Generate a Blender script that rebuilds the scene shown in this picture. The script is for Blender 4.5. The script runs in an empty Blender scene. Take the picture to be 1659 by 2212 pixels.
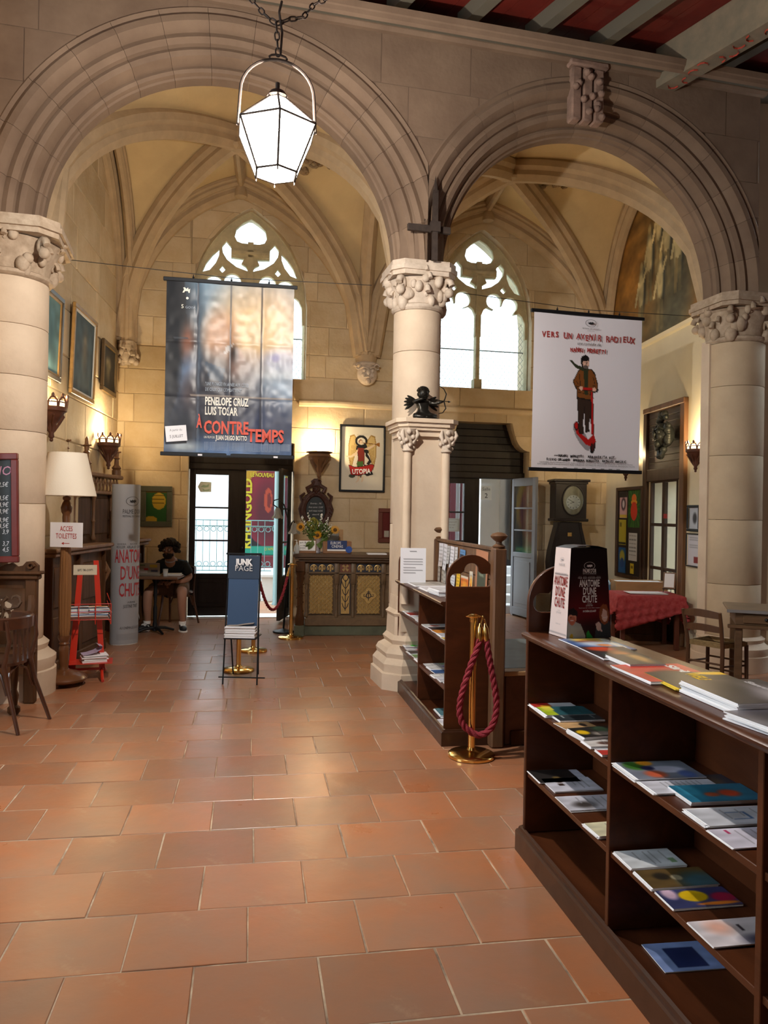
import bpy, bmesh, math, random
import numpy as np
from mathutils import Vector, Matrix
from math import sin, cos, pi, sqrt, radians, atan2, hypot

# ---------------------------------------------------------------- camera, world, light, exposure
SC = bpy.context.scene
COL = SC.collection
W_, H_ = 1659, 2212
F = 1661.0; CX = 829.5; CY = 1106.0; EYE = 1.55; ROLL = 0.018
cam_d = bpy.data.cameras.new('camera'); cam = bpy.data.objects.new('camera', cam_d); COL.objects.link(cam)
cam.location = (0, 0, EYE)
cam.rotation_mode = 'XYZ'
cam.rotation_euler = (Matrix.Rotation(pi/2, 3, 'X') @ Matrix.Rotation(ROLL, 3, 'Z')).to_euler('XYZ')
cam_d.sensor_fit = 'VERTICAL'; cam_d.sensor_height = 24.0; cam_d.lens = 24.0*F/H_
cam_d.clip_start = 0.05; cam_d.clip_end = 200
SC.camera = cam
world = bpy.data.worlds.new('world'); SC.world = world; world.use_nodes = True
wn = world.node_tree.nodes; wn['Background'].inputs[0].default_value = (0.80, 0.92, 1.0, 1); wn['Background'].inputs[1].default_value = 7.5
SC.view_settings.view_transform = 'Standard'; SC.view_settings.look = 'None'
SC.view_settings.gamma = 1; SC.view_settings.use_curve_mapping = False
SC.view_settings.exposure = 0.34
SC.cycles.use_denoising = True
SC.cycles.max_bounces = 8; SC.cycles.diffuse_bounces = 5; SC.cycles.glossy_bounces = 3
SC.cycles.transparent_max_bounces = 12; SC.cycles.transmission_bounces = 4
SC.cycles.sample_clamp_indirect = 6.0
SC.cycles.caustics_reflective = False; SC.cycles.caustics_refractive = False

def light(name, kind, loc, energy, color, size=0.1, rot=None, size_y=None, target=None):
    d = bpy.data.lights.new(name, kind); d.energy = energy; d.color = color
    if kind == 'AREA':
        d.size = size
        if size_y: d.shape = 'RECTANGLE'; d.size_y = size_y
    elif kind == 'POINT': d.shadow_soft_size = size
    o = bpy.data.objects.new(name, d); COL.objects.link(o); o.location = loc
    if target is not None:
        o.rotation_euler = (Vector(target)-Vector(loc)).to_track_quat('-Z', 'Y').to_euler()
    elif rot: o.rotation_euler = rot
    return o
COOL = (0.78, 0.90, 1.0); WARM = (1.0, 0.75, 0.43); LAMP = (1.0, 0.80, 0.62)
# added fill lights in place of unseen windows, left of and behind the viewer
light('nave_left_fill', 'AREA', (-4.25, 2.6, 3.0), 30, COOL, 1.5, size_y=2.6, target=(1.6, 3.4, 0.4))
light('nave_rear_fill', 'AREA', (0.2, -3.6, 3.2), 22, (0.98, 0.96, 0.97), 3.2, size_y=3.0, target=(0.2, 7.0, 2.2))

# ---------------------------------------------------------------- pixel -> world (camera model above)
def ray(px, py):
    u = (px-CX)/F; v = (CY-py)/F
    return Vector((u*cos(ROLL)-v*sin(ROLL), 1.0, u*sin(ROLL)+v*cos(ROLL)))
def P(px, py, Y):
    r = ray(px, py); return Vector((r.x*Y, Y, EYE+r.z*Y))
def FL(px, py, z=0.0):
    r = ray(px, py); k = (z-EYE)/r.z
    return Vector((r.x*k, k, z))
class Frame:
    "a vertical plane: s runs along it (left to right seen from the camera), d out of it towards the camera"
    def __init__(s, x, y, ang):
        s.o = Vector((x, y, 0)); s.a = ang
        s.t = Vector((cos(ang), sin(ang), 0)); s.n = Vector((sin(ang), -cos(ang), 0))
    def pt(s, u, z, d=0.0): return s.o+s.t*u+s.n*d+Vector((0, 0, z))
    def hit(s, px, py, d=0.0):
        r = ray(px, py); e = Vector((0, 0, EYE)); o = s.o+s.n*d
        k = (o-e).dot(s.n)/r.dot(s.n); p = e+r*k
        return (p-o).dot(s.t), p.z
    def mat(s, u=0, z=0, d=0):
        p = s.pt(u, z, d)   # local x along wall, y INTO the wall (away from camera), z up
        return Matrix(((s.t.x, -s.n.x, 0, p.x), (s.t.y, -s.n.y, 0, p.y), (0, 0, 1, p.z), (0, 0, 0, 1)))

# ---------------------------------------------------------------- mesh builder
class MB:
    def __init__(s): s.v = []; s.f = []; s.m = []; s.mi = 0; s.M = None; s.c = None
    def add(s, vs, fs):
        k = len(s.v)
        if s.M is not None: vs = [tuple(s.M @ Vector(p)) for p in vs]
        s.v += [tuple(p) for p in vs]; s.f += [tuple(i+k for i in f) for f in fs]; s.m += [s.mi]*len(fs)
        return s
    def box(s, x0, x1, y0, y1, z0, z1):
        return s.add([(x0,y0,z0),(x1,y0,z0),(x1,y1,z0),(x0,y1,z0),(x0,y0,z1),(x1,y0,z1),(x1,y1,z1),(x0,y1,z1)],
              [(0,3,2,1),(4,5,6,7),(0,1,5,4),(1,2,6,5),(2,3,7,6),(3,0,4,7)])
    def cbox(s, x0, x1, y0, y1, z0, z1, c=.006):
        "box whose edges are chamfered by c"
        vs = []; 
        for z, k in ((z0, c), (z0+c, 0), (z1-c, 0), (z1, c)):
            vs += [(x0+k,y0+c,z),(x0+c,y0+k,z),(x1-c,y0+k,z),(x1-k,y0+c,z),(x1-k,y1-c,z),(x1-c,y1-k,z),(x0+c,y1-k,z),(x0+k,y1-c,z)]
        fs = [tuple(range(7,-1,-1)), tuple(range(24,32))]
        for r in range(3):
            for i in range(8):
                j = (i+1) % 8; fs.append((r*8+i, r*8+j, r*8+8+j, r*8+8+i))
        return s.add(vs, fs)
    def lathe(s, prof, n=20, cx=0, cy=0, a0=0, a1=2*pi, sx=1, sy=1):
        "prof: (radius, z) from bottom to top"
        full = abs(a1-a0-2*pi) < 1e-6; m = n if full else n+1; vs = []
        for r, z in prof:
            for i in range(m):
                a = a0+(a1-a0)*i/n; vs.append((cx+r*cos(a)*sx, cy+r*sin(a)*sy, z))
        fs = []
        for k in range(len(prof)-1):
            for i in range(n):
                j = (i+1) % m if full else i+1
                fs.append((k*m+i, k*m+j, k*m+m+j, k*m+m+i))
        if full:
            fs.append(tuple(range(m-1, -1, -1))); b = (len(prof)-1)*m; fs.append(tuple(range(b, b+m)))
        return s.add(vs, fs)
    def tube(s, pts, r, n=8, closed=False, cap=True, flat=1.0):
        pts = [Vector(p) for p in pts]; L = len(pts)
        rs = r if isinstance(r, (list, tuple)) else [r]*L
        vs = []; up = None
        for i, p in enumerate(pts):
            a = pts[i-1] if (i > 0 or closed) else p; b = pts[(i+1) % L] if (i < L-1 or closed) else p
            t = (b-a)
            if t.length < 1e-9: t = Vector((0, 0, 1))
            t.normalize()
            if up is None:
                up = Vector((0, 0, 1)) if abs(t.z) < .9 else Vector((1, 0, 0))
            x = up-t*up.dot(t)
            if x.length < 1e-6: x = t.orthogonal()
            x.normalize(); up = x; y = t.cross(x)
            for k in range(n):
                q = 2*pi*k/n; vs.append(p+x*(rs[i]*cos(q))+y*(rs[i]*sin(q)*flat))
        fs = []
        for i in range(L if closed else L-1):
            j = (i+1) % L
            for k in range(n):
                l = (k+1) % n; fs.append((i*n+k, i*n+l, j*n+l, j*n+k))
        if cap and not closed:
            fs.append(tuple(range(n-1, -1, -1))); fs.append(tuple((L-1)*n+k for k in range(n)))
        return s.add(vs, fs)
    def sphere(s, c, r, n=12, m=8, sc=(1,1,1), disp=None):
        vs = [(c[0], c[1], c[2]-r*sc[2])]
        for i in range(1, m):
            a = -pi/2+pi*i/m
            for k in range(n):
                b = 2*pi*k/n; q = 1.0 if disp is None else disp(a, b)
                vs.append((c[0]+r*sc[0]*cos(a)*cos(b)*q, c[1]+r*sc[1]*cos(a)*sin(b)*q, c[2]+r*sc[2]*sin(a)*q))
        vs.append((c[0], c[1], c[2]+r*sc[2])); e = len(vs)-1
        fs = [(0, 1+(k+1) % n, 1+k) for k in range(n)]
        for i in range(m-2):
            for k in range(n):
                l = (k+1) % n; fs.append((1+i*n+k, 1+i*n+l, 1+i*n+n+l, 1+i*n+n+k))
        fs += [(e, 1+(m-2)*n+k, 1+(m-2)*n+(k+1) % n) for k in range(n)]
        return s.add(vs, fs)
    def prism(s, poly, y0, y1, c=0):
        "poly: list of (x, z), extruded in y from y0 to y1 (front is y0)"
        n = len(poly); vs = [(x, y0, z) for x, z in poly]+[(x, y1, z) for x, z in poly]
        fs = [tuple(range(n)), tuple(range(2*n-1, n-1, -1))]
        fs += [(i, n+i, n+(i+1) % n, (i+1) % n) for i in range(n)]
        return s.add(vs, fs)
    def ribbon(s, cols, y0, y1):
        "cols: (x, lo, hi) ascending x -> a plate from y0 (front) to y1"
        n = len(cols); vs = []
        for x, lo, hi in cols: vs += [(x,y0,lo),(x,y0,hi),(x,y1,lo),(x,y1,hi)]
        fs = []
        for i in range(n-1):
            a = 4*i; b = a+4
            fs += [(a,b,b+1,a+1),(a+2,a+3,b+3,b+2),(a,a+2,b+2,b),(a+1,b+1,b+3,a+3)]
        fs += [(0,1,3,2), (4*n-4, 4*n-2, 4*n-1, 4*n-3)]
        return s.add(vs, fs)
    def sweep(s, pts, prof, up=(0,0,1), closed=False, fix=None):
        "prof: closed list of (side, up) offsets"
        pts = [Vector(p) for p in pts]; L = len(pts); n = len(prof); vs = []; up = Vector(up)
        for i, p in enumerate(pts):
            a = pts[i-1] if (i > 0 or closed) else p; b = pts[(i+1) % L] if (i < L-1 or closed) else p
            t = (b-a).normalized(); sd = (Vector(fix) if fix else t.cross(up)).normalized(); u = sd.cross(t).normalized()
            for x, y in prof: vs.append(p+sd*x+u*y)
        fs = []
        for i in range(L if closed else L-1):
            j = (i+1) % L
            for k in range(n):
                l = (k+1) % n; fs.append((i*n+k, i*n+l, j*n+l, j*n+k))
        if not closed: fs.append(tuple(range(n-1, -1, -1))); fs.append(tuple((L-1)*n+k for k in range(n)))
        return s.add(vs, fs)
    def mesh(s, name, mats, smooth=False, ang=40):
        me = bpy.data.meshes.new(name); me.from_pydata(s.v, [], s.f)
        for m in (mats if isinstance(mats, (list, tuple)) else [mats]): me.materials.append(m)
        if any(s.m): me.polygons.foreach_set('material_index', s.m)
        bm = bmesh.new(); bm.from_mesh(me); bmesh.ops.recalc_face_normals(bm, faces=bm.faces)
        if smooth:
            for f in bm.faces: f.smooth = True
            for e in bm.edges:
                if len(e.link_faces) == 2 and e.calc_face_angle(0) > radians(ang): e.smooth = False
        bm.to_mesh(me); bm.free(); me.update()
        return me
    def build(s, name, mats, parent=None, smooth=False, ang=40, loc=None, M=None, kind=None):
        o = bpy.data.objects.new(name, s.mesh(name, mats, smooth, ang)); COL.objects.link(o)
        if parent is not None: o.parent = parent
        if M is not None: o.matrix_local = M
        elif loc is not None: o.location = loc
        if kind: o['kind'] = kind
        return o
def inst(me, name, parent=None, M=None):
    o = bpy.data.objects.new(name, me); COL.objects.link(o)
    if parent is not None: o.parent = parent
    if M is not None: o.matrix_local = M
    return o
def thing(name, label, cat, M=None, group=None, loc=None, rz=0):
    o = bpy.data.objects.new(name, None); COL.objects.link(o); o.empty_display_size = .1
    if M is not None: o.matrix_local = M
    elif loc is not None: o.location = loc; o.rotation_euler = (0, 0, rz)
    return tag(o, label, cat, group)
def tag(o, label, cat, group=None):
    o['label'] = label; o['category'] = cat
    if group: o['group'] = group
    return o
def struct(name, M=None, label=None):
    o = bpy.data.objects.new(name, None); COL.objects.link(o); o.empty_display_size = .1
    if M is not None: o.matrix_local = M
    return skind(o, label)
def skind(o, label=None):
    o['kind'] = 'structure'
    if label: o['label'] = label
    return o
def TR(x=0, y=0, z=0, rz=0, rx=0, ry=0, sc=None):
    m = Matrix.Translation((x, y, z)) @ Matrix.Rotation(rz, 4, 'Z') @ Matrix.Rotation(ry, 4, 'Y') @ Matrix.Rotation(rx, 4, 'X')
    if sc: m = m @ Matrix.Diagonal((*sc, 1))
    return m
FLAT = Matrix.Rotation(-pi/2, 4, 'X')   # turns an upright print (x,z) to lie on its back, facing up, top edge at +y
_fonts = {}
def text(s, size, mat, parent, x=0, z=0, y=-.003, sx=1.0, align='CENTER', name='lettering', rz=0, bold=0, M=None, maxw=None, shear=0, ext=0.0):
    "flat lettering standing in the local x-z plane, facing -y"
    c = bpy.data.curves.new('t', 'FONT'); c.body = s; c.size = size; c.align_x = align; c.offset = bold; c.shear = shear
    c.resolution_u = 2; c.extrude = ext
    o = bpy.data.objects.new('t', c); COL.objects.link(o)
    dg = bpy.context.evaluated_depsgraph_get(); me = bpy.data.meshes.new_from_object(o.evaluated_get(dg))
    bpy.data.objects.remove(o); bpy.data.curves.remove(c)
    me.materials.clear(); me.materials.append(mat)
    if maxw and len(me.vertices):
        xs = [v.co.x for v in me.vertices]; w = (max(xs)-min(xs))
        if w > 1e-6: sx = maxw/w
    T = Matrix.Translation((x, y, z)) @ Matrix.Rotation(rz, 4, 'Y') @ Matrix.Rotation(pi/2, 4, 'X') @ Matrix.Diagonal((sx, 1, 1, 1))
    me.transform((M @ T) if M is not None else T)
    ob = bpy.data.objects.new(name, me); COL.objects.link(ob)
    if parent is not None: ob.parent = parent
    return ob

# ---------------------------------------------------------------- materials
_m = {}
def mat(name, col, rough=.6, metal=0, var=0.0, scale=6, bump=0.0, bscale=30, kind=None, col2=None, emit=None, estr=0, alpha=1, trans=0, ior=1.45, obvar=0.0, spec=.5, coat=0, attr=None, stretch=(1,1,1), dirt=None):
    if name in _m: return _m[name]
    m = bpy.data.materials.new(name); m.use_nodes = True; nt = m.node_tree; N = nt.nodes; L = nt.links
    b = N['Principled BSDF']; b.inputs['Roughness'].default_value = rough; b.inputs['Metallic'].default_value = metal
    b.inputs['Specular IOR Level'].default_value = spec; b.inputs['IOR'].default_value = ior
    if coat: b.inputs['Coat Weight'].default_value = coat; b.inputs['Coat Roughness'].default_value = .15
    b.inputs['Base Color'].default_value = (*col, 1)
    if trans: b.inputs['Transmission Weight'].default_value = trans
    if alpha < 1: b.inputs['Alpha'].default_value = alpha
    if emit: b.inputs['Emission Color'].default_value = (*emit, 1); b.inputs['Emission Strength'].default_value = estr
    if attr:
        a = N.new('ShaderNodeVertexColor'); a.layer_name = attr; L.new(a.outputs[0], b.inputs['Base Color'])
    tc = N.new('ShaderNodeTexCoord'); mp = N.new('ShaderNodeMapping'); mp.inputs['Scale'].default_value = stretch
    L.new(tc.outputs['Object'], mp.inputs[0]); vec = mp.outputs[0]
    oi = None
    if obvar or kind in ('tile', 'stone'):
        oi = N.new('ShaderNodeObjectInfo')
        ad = N.new('ShaderNodeVectorMath'); ad.operation = 'ADD'; cb = N.new('ShaderNodeCombineXYZ'); mu = N.new('ShaderNodeMath'); mu.operation = 'MULTIPLY'; mu.inputs[1].default_value = 37
        L.new(oi.outputs['Random'], mu.inputs[0]); L.new(mu.outputs[0], cb.inputs[0]); L.new(mu.outputs[0], cb.inputs[2])
        L.new(vec, ad.inputs[0]); L.new(cb.outputs[0], ad.inputs[1]); vec = ad.outputs[0]
    cur = None
    if (var or obvar) and not attr:
        n = N.new('ShaderNodeTexNoise'); n.inputs['Scale'].default_value = scale; n.inputs['Detail'].default_value = 5; n.inputs['Roughness'].default_value = .6
        L.new(vec, n.inputs['Vector'])
        if kind == 'wood':
            n.inputs['Distortion'].default_value = 1.2
        r = N.new('ShaderNodeMapRange'); r.inputs[1].default_value = .3; r.inputs[2].default_value = .7
        L.new(n.outputs[0], r.inputs[0])
        mx = N.new('ShaderNodeMix'); mx.data_type = 'RGBA'
        c2 = col2 or tuple(c*(1-var) for c in col)
        mx.inputs[6].default_value = (*col, 1); mx.inputs[7].default_value = (*c2, 1); L.new(r.outputs[0], mx.inputs[0]); cur = mx.outputs[2]
        if obvar:
            h = N.new('ShaderNodeMath'); h.operation = 'MULTIPLY_ADD'; h.inputs[1].default_value = 2*obvar; h.inputs[2].default_value = 1-obvar
            L.new(oi.outputs['Random'], h.inputs[0])
            sc_ = N.new('ShaderNodeVectorMath'); sc_.operation = 'SCALE'; L.new(cur, sc_.inputs[0]); L.new(h.outputs[0], sc_.inputs['Scale']); cur = sc_.outputs[0]
        if dirt:
            n2 = N.new('ShaderNodeTexNoise'); n2.inputs['Scale'].default_value = dirt[1]; n2.inputs['Detail'].default_value = 7; n2.inputs['Roughness'].default_value = .7
            L.new(tc.outputs['Object'] if kind != 'stone' else vec, n2.inputs['Vector'])
            r2 = N.new('ShaderNodeMapRange'); r2.inputs[1].default_value = dirt[2]; r2.inputs[2].default_value = dirt[2]+.16; L.new(n2.outputs[0], r2.inputs[0])
            mx2 = N.new('ShaderNodeMix'); mx2.data_type = 'RGBA'; mx2.inputs[7].default_value = (*dirt[0], 1); L.new(r2.outputs[0], mx2.inputs[0]); L.new(cur, mx2.inputs[6]); cur = mx2.outputs[2]
        L.new(cur, b.inputs['Base Color'])
        if kind in ('tile', 'wood'):
            rr = N.new('ShaderNodeMapRange'); rr.inputs[3].default_value = rough-.06; rr.inputs[4].default_value = rough+.14; L.new(n.outputs[0], rr.inputs[0]); L.new(rr.outputs[0], b.inputs['Roughness'])
    if bump:
        nb = N.new('ShaderNodeTexNoise'); nb.inputs['Scale'].default_value = bscale; nb.inputs['Detail'].default_value = 4
        L.new(vec, nb.inputs['Vector']); bu = N.new('ShaderNodeBump'); bu.inputs['Strength'].default_value = bump; bu.inputs['Distance'].default_value = .01
        L.new(nb.outputs[0], bu.inputs['Height']); L.new(bu.outputs[0], b.inputs['Normal'])
    _m[name] = m; return m
def glass_mat(name, tint, a=.12, rough=.05):
    if name in _m: return _m[name]
    m = bpy.data.materials.new(name); m.use_nodes = True; nt = m.node_tree; N = nt.nodes; L = nt.links; N.remove(N['Principled BSDF'])
    t = N.new('ShaderNodeBsdfTransparent'); t.inputs[0].default_value = (*tint, 1); g = N.new('ShaderNodeBsdfGlossy'); g.inputs['Roughness'].default_value = rough
    mx = N.new('ShaderNodeMixShader'); mx.inputs[0].default_value = a
    L.new(t.outputs[0], mx.inputs[1]); L.new(g.outputs[0], mx.inputs[2]); L.new(mx.outputs[0], N['Material Output'].inputs[0]); _m[name] = m; return m
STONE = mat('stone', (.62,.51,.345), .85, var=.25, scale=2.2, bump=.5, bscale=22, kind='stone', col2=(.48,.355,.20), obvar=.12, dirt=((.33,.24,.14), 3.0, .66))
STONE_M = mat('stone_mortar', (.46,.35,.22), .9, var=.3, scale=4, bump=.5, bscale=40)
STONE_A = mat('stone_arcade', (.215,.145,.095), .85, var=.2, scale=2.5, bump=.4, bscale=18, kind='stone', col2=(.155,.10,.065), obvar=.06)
STONE_C = mat('stone_column', (.66,.53,.39), .8, var=.2, scale=3, bump=.3, bscale=25, col2=(.55,.43,.31))
STONE_K = mat('stone_carved', (.48,.375,.27), .85, var=.4, scale=14, bump=.4, bscale=30, col2=(.31,.23,.155))
VAULT = mat('vault_web', (.60,.45,.235), .9, var=.25, scale=2.0, bump=.3, bscale=12, col2=(.50,.37,.195))
RIB = mat('vault_rib', (.46,.335,.20), .85, var=.2, scale=6, bump=.3, bscale=25)
PLASTER = mat('cream_plaster', (.72,.65,.47), .8, var=.1, scale=2, bump=.15, bscale=20)
DWOOD = mat('dark_oak', (.10,.043,.017), .5, var=.5, scale=7, kind='wood', bump=.15, bscale=40, stretch=(1,1,.15), spec=.18)
SHWOOD = mat('shelf_wood', (.09,.026,.009), .30, var=.5, scale=6, kind='wood', bump=.1, bscale=30, stretch=(.35,1,1), spec=.3)
MWOOD = mat('mid_wood', (.20,.095,.040), .45, var=.4, scale=8, kind='wood', bump=.2, bscale=35, stretch=(1,1,.2))
BWOOD = mat('near_black_wood', (.016,.011,.010), .5, var=.4, scale=10, kind='wood', bump=.3, bscale=40, stretch=(1,1,.1))
LWOOD = mat('light_wood', (.45,.27,.12), .5, var=.3, scale=8, kind='wood', bump=.1, bscale=30, stretch=(.2,1,1))
BRASS = mat('brass', (.85,.56,.18), .16, metal=1)
IRON = mat('black_iron', (.02,.022,.025), .45, metal=.6)
BRONZE = mat('bronze', (.035,.032,.026), .32, metal=.7, var=.5, scale=20, bump=.2, bscale=50)
RUST = mat('rusty_iron', (.07,.05,.04), .7, metal=.4, var=.4, scale=20)
PAPER = mat('paper', (.82,.82,.84), .6)
PAPERD = mat('paper_grey', (.62,.62,.60), .65)
INK = mat('ink_black', (.02,.02,.022), .6)
INKG = mat('ink_grey', (.25,.25,.26), .6)
WHITE = mat('white_print', (.86,.86,.84), .5)
REDINK = mat('red_print', (.45,.03,.03), .5)
ROPE = mat('red_rope', (.27,.022,.035), .8, var=.2, scale=60, bump=.5, bscale=120)
PRINT = mat('printed_sheet', (.5,.5,.5), .38, attr='Col')
PRINTM = mat('matt_print', (.5,.5,.5), .75, attr='Col')
GLASS = glass_mat('clear_glass', (.93,.97,.98), .10)
CHALK = mat('chalkboard', (.03,.04,.045), .6, var=.3, scale=9)

# ---------------------------------------------------------------- painted sheets (print only: flat colour laid down per vertex)
def lin(c):
    c = np.asarray(c, float)/255.0
    return np.where(c <= .04045, c/12.92, ((c+.055)/1.055)**2.4)
class Paint:
    "a small raster to print on a sheet: x 0..1 to the right, y 0..1 downwards"
    def __init__(s, nx, ny, bg, asp=1.0):
        s.nx, s.ny = nx, ny
        s.X, s.Y = np.meshgrid(np.linspace(0, 1, nx), np.linspace(0, 1, ny)); s.asp = asp
        s.C = np.zeros((ny, nx, 3)); s.C[:] = bg; s.rng = np.random.RandomState(7)
    def grad(s, c0, c1, y0=0, y1=1, hor=False):
        t = np.clip(((s.X if hor else s.Y)-y0)/(y1-y0), 0, 1)[..., None]
        s.C = np.array(c0)*(1-t)+np.array(c1)*t; return s
    def ell(s, cx, cy, rx, ry, col, soft=0, ang=0, op=1.0):
        dx = (s.X-cx)*s.asp; dy = (s.Y-cy); a = radians(ang); u = dx*cos(a)+dy*sin(a); v = -dx*sin(a)+dy*cos(a)
        d = np.sqrt((u/(rx*s.asp))**2+(v/ry)**2)
        m = (np.clip((1+soft-d)/(2*soft), 0, 1) if soft > 0 else (d <= 1).astype(float))*op
        s.C = s.C*(1-m[..., None])+np.array(col)*m[..., None]; return s
    def poly(s, pts, col, op=1.0):
        m = np.zeros(s.X.shape, bool); n = len(pts)
        for i in range(n):
            x0, y0 = pts[i]; x1, y1 = pts[(i+1) % n]
            if y0 == y1: continue
            c = ((y0 > s.Y) != (y1 > s.Y)) & (s.X < (x1-x0)*(s.Y-y0)/(y1-y0)+x0); m ^= c
        s.C[m] = s.C[m]*(1-op)+np.array(col)*op; return s
    def rect(s, x0, y0, x1, y1, col, op=1.0): return s.poly([(x0,y0),(x1,y0),(x1,y1),(x0,y1)], col, op)
    def line(s, pts, w, col):
        for (x0, y0), (x1, y1) in zip(pts, pts[1:]):
            dx, dy = (x1-x0)*s.asp, y1-y0; L2 = dx*dx+dy*dy+1e-9
            t = np.clip(((s.X-x0)*s.asp*dx+(s.Y-y0)*dy)/L2, 0, 1)
            d = np.hypot((s.X-x0)*s.asp-t*dx, (s.Y-y0)-t*dy); s.C[d <= w] = col
        return s
    def noise(s, k, amp, seed=1):
        r = np.random.RandomState(seed); g = r.rand(k+2, k+2, 1)*2-1
        fx = s.X*k; fy = s.Y*k; ix = fx.astype(int); iy = fy.astype(int); tx = (fx-ix)[..., None]; ty = (fy-iy)[..., None]
        v = (g[iy,ix]*(1-tx)+g[iy,ix+1]*tx)*(1-ty)+(g[iy+1,ix]*(1-tx)+g[iy+1,ix+1]*tx)*ty
        s.C = np.clip(s.C*(1+amp*v), 0, 255); return s
def sheet(name, p, w, h, parent, M=None, mt=None, bend=None, y=0, thick=0, centre=True, back=None):
    "a printed sheet in the local x-z plane (facing -y), lower edge at z=0, centred on x"
    nx, ny = p.nx, p.ny; vs = []
    for j in range(ny):
        for i in range(nx):
            X = (i/(nx-1)-.5)*w; Z = h*(1-j/(ny-1)); vs.append(bend(X, Z) if bend else (X, y, Z))
    fs = [(j*nx+i, (j+1)*nx+i, (j+1)*nx+i+1, j*nx+i+1) for j in range(ny-1) for i in range(nx-1)]
    me = bpy.data.meshes.new(name); me.from_pydata(vs, [], fs); me.materials.append(mt or PRINT)
    ca = me.color_attributes.new('Col', 'FLOAT_COLOR', 'POINT')
    c = np.ones((ny*nx, 4)); c[:, :3] = lin(p.C).reshape(-1, 3); ca.data.foreach_set('color', c.ravel())
    if bend: me.polygons.foreach_set('use_smooth', [True]*len(me.polygons))
    me.update()
    o = bpy.data.objects.new(name, me); COL.objects.link(o)
    if parent is not None: o.parent = parent
    if M is not None: o.matrix_local = M
    return o
# ================================================================ THE SETTING
BETA = radians(9.74)                      # the floor grid, shelves and nave run 9.7 degrees off the view axis
WA = Frame(.28, 7.2, math.atan(.245))     # centre plane of the arcade wall
WB = Frame(-2.05, 10.8, math.atan(.2))    # inner face of the back wall
B0 = Vector((-3.66, 10.478, 0)); B2 = Vector((3.43, 11.896, 0))
LA = atan2(-4.2, .50)                     # left wall runs towards the viewer
def wall_frame(p, q):                     # s from p to q, with d to the right-hand side of travel turned to the room
    return Frame(p.x, p.y, atan2(q.y-p.y, q.x-p.x))
WL = wall_frame(Vector((-3.13, 6.0)), B0)             # left wall, s grows away from the viewer
WR = wall_frame(B2, Vector((3.70, 8.2)))              # right wall, s grows towards the viewer
rnd = random.Random(5)

# ---- floor: terracotta tiles laid in straight courses with staggered joints
TILE = mat('terracotta', (.36,.130,.052), .27, spec=.6, var=.3, scale=2.4, bump=.25, bscale=9, kind='tile', col2=(.27,.145,.085), obvar=.18, dirt=((.40,.25,.14), 2.0, .60))
GROUT = mat('grout', (.60,.46,.31), .85, var=.5, scale=5, col2=(.12,.07,.045))
floor = struct('floor', TR(0, 0, 0, rz=BETA), 'worn terracotta tile floor laid in staggered courses')
b = MB().box(-9, 9, -6, 13.6, -.12, -.0022); b.build('bedding', GROUT, floor)
TW, TD = .416, .373
tile_meshes = []
for k in range(6):
    q = random.Random(k); g = .0028
    w, d = TW/2-g, TD/2-g; j = lambda: q.uniform(-.0012, .0012)
    c = [(-w+j(), -d+j()), (w+j(), -d+j()), (w+j(), d+j()), (-w+j(), d+j())]; e = .0028; b = MB()
    vs = [(x, y, -.02) for x, y in c]+[(x, y, -.0018) for x, y in c]+[(x-math.copysign(e, x), y-math.copysign(e, y), 0) for x, y in c]
    fs = [(0,1,5,4),(1,2,6,5),(2,3,7,6),(3,0,4,7),(4,5,9,8),(5,6,10,9),(6,7,11,10),(7,4,8,11),(8,9,10,11)]
    b.add(vs, fs); tile_meshes.append(b.mesh('tile', TILE, smooth=True, ang=25))
cb, sb = cos(BETA), sin(BETA); rest = MB(); n_t = 0; cand = []
for r in range(-4, 31):
    yy = 1.9246+(r+.5)*TD
    off = (.034 if r % 2 else .231)+rnd.uniform(-.012, .012)
    for c in range(-24, 24):
        xx = c*TW+off
        wx, wy = xx*cb-yy*sb, xx*sb+yy*cb
        if wy < 1.4 or wy > 12.8 or abs(wx) > .56*wy+.5: 
            if wy < -3 or wy > 12.8 or abs(wx) > 5.2: continue
            cand.append((1e9, xx, yy)); continue
        cand.append((hypot(wx, wy), xx, yy))
cand.sort()
for dist, xx, yy in cand:
    T = TR(xx, yy, rnd.uniform(-.0015, .0015), rz=rnd.uniform(-.006, .006)+(pi if rnd.random() < .5 else 0))
    if n_t < 300 and dist < 1e8: inst(rnd.choice(tile_meshes), 'tile', floor, T); n_t += 1
    else:
        w, d = TW/2-.004, TD/2-.004
        rest.M = T; rest.add([(-w,-d,-.0004),(w,-d,-.0004),(w,d,-.0004),(-w,d,-.0004)], [(0,1,2,3)])
TILE2 = mat('terracotta_far', (.34,.135,.062), .27, spec=.6, var=.3, scale=1.3, bump=.25, bscale=9, kind='wood', col2=(.31,.18,.11))
rest.build('far_tiles', TILE2, floor, kind='stuff')

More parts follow.
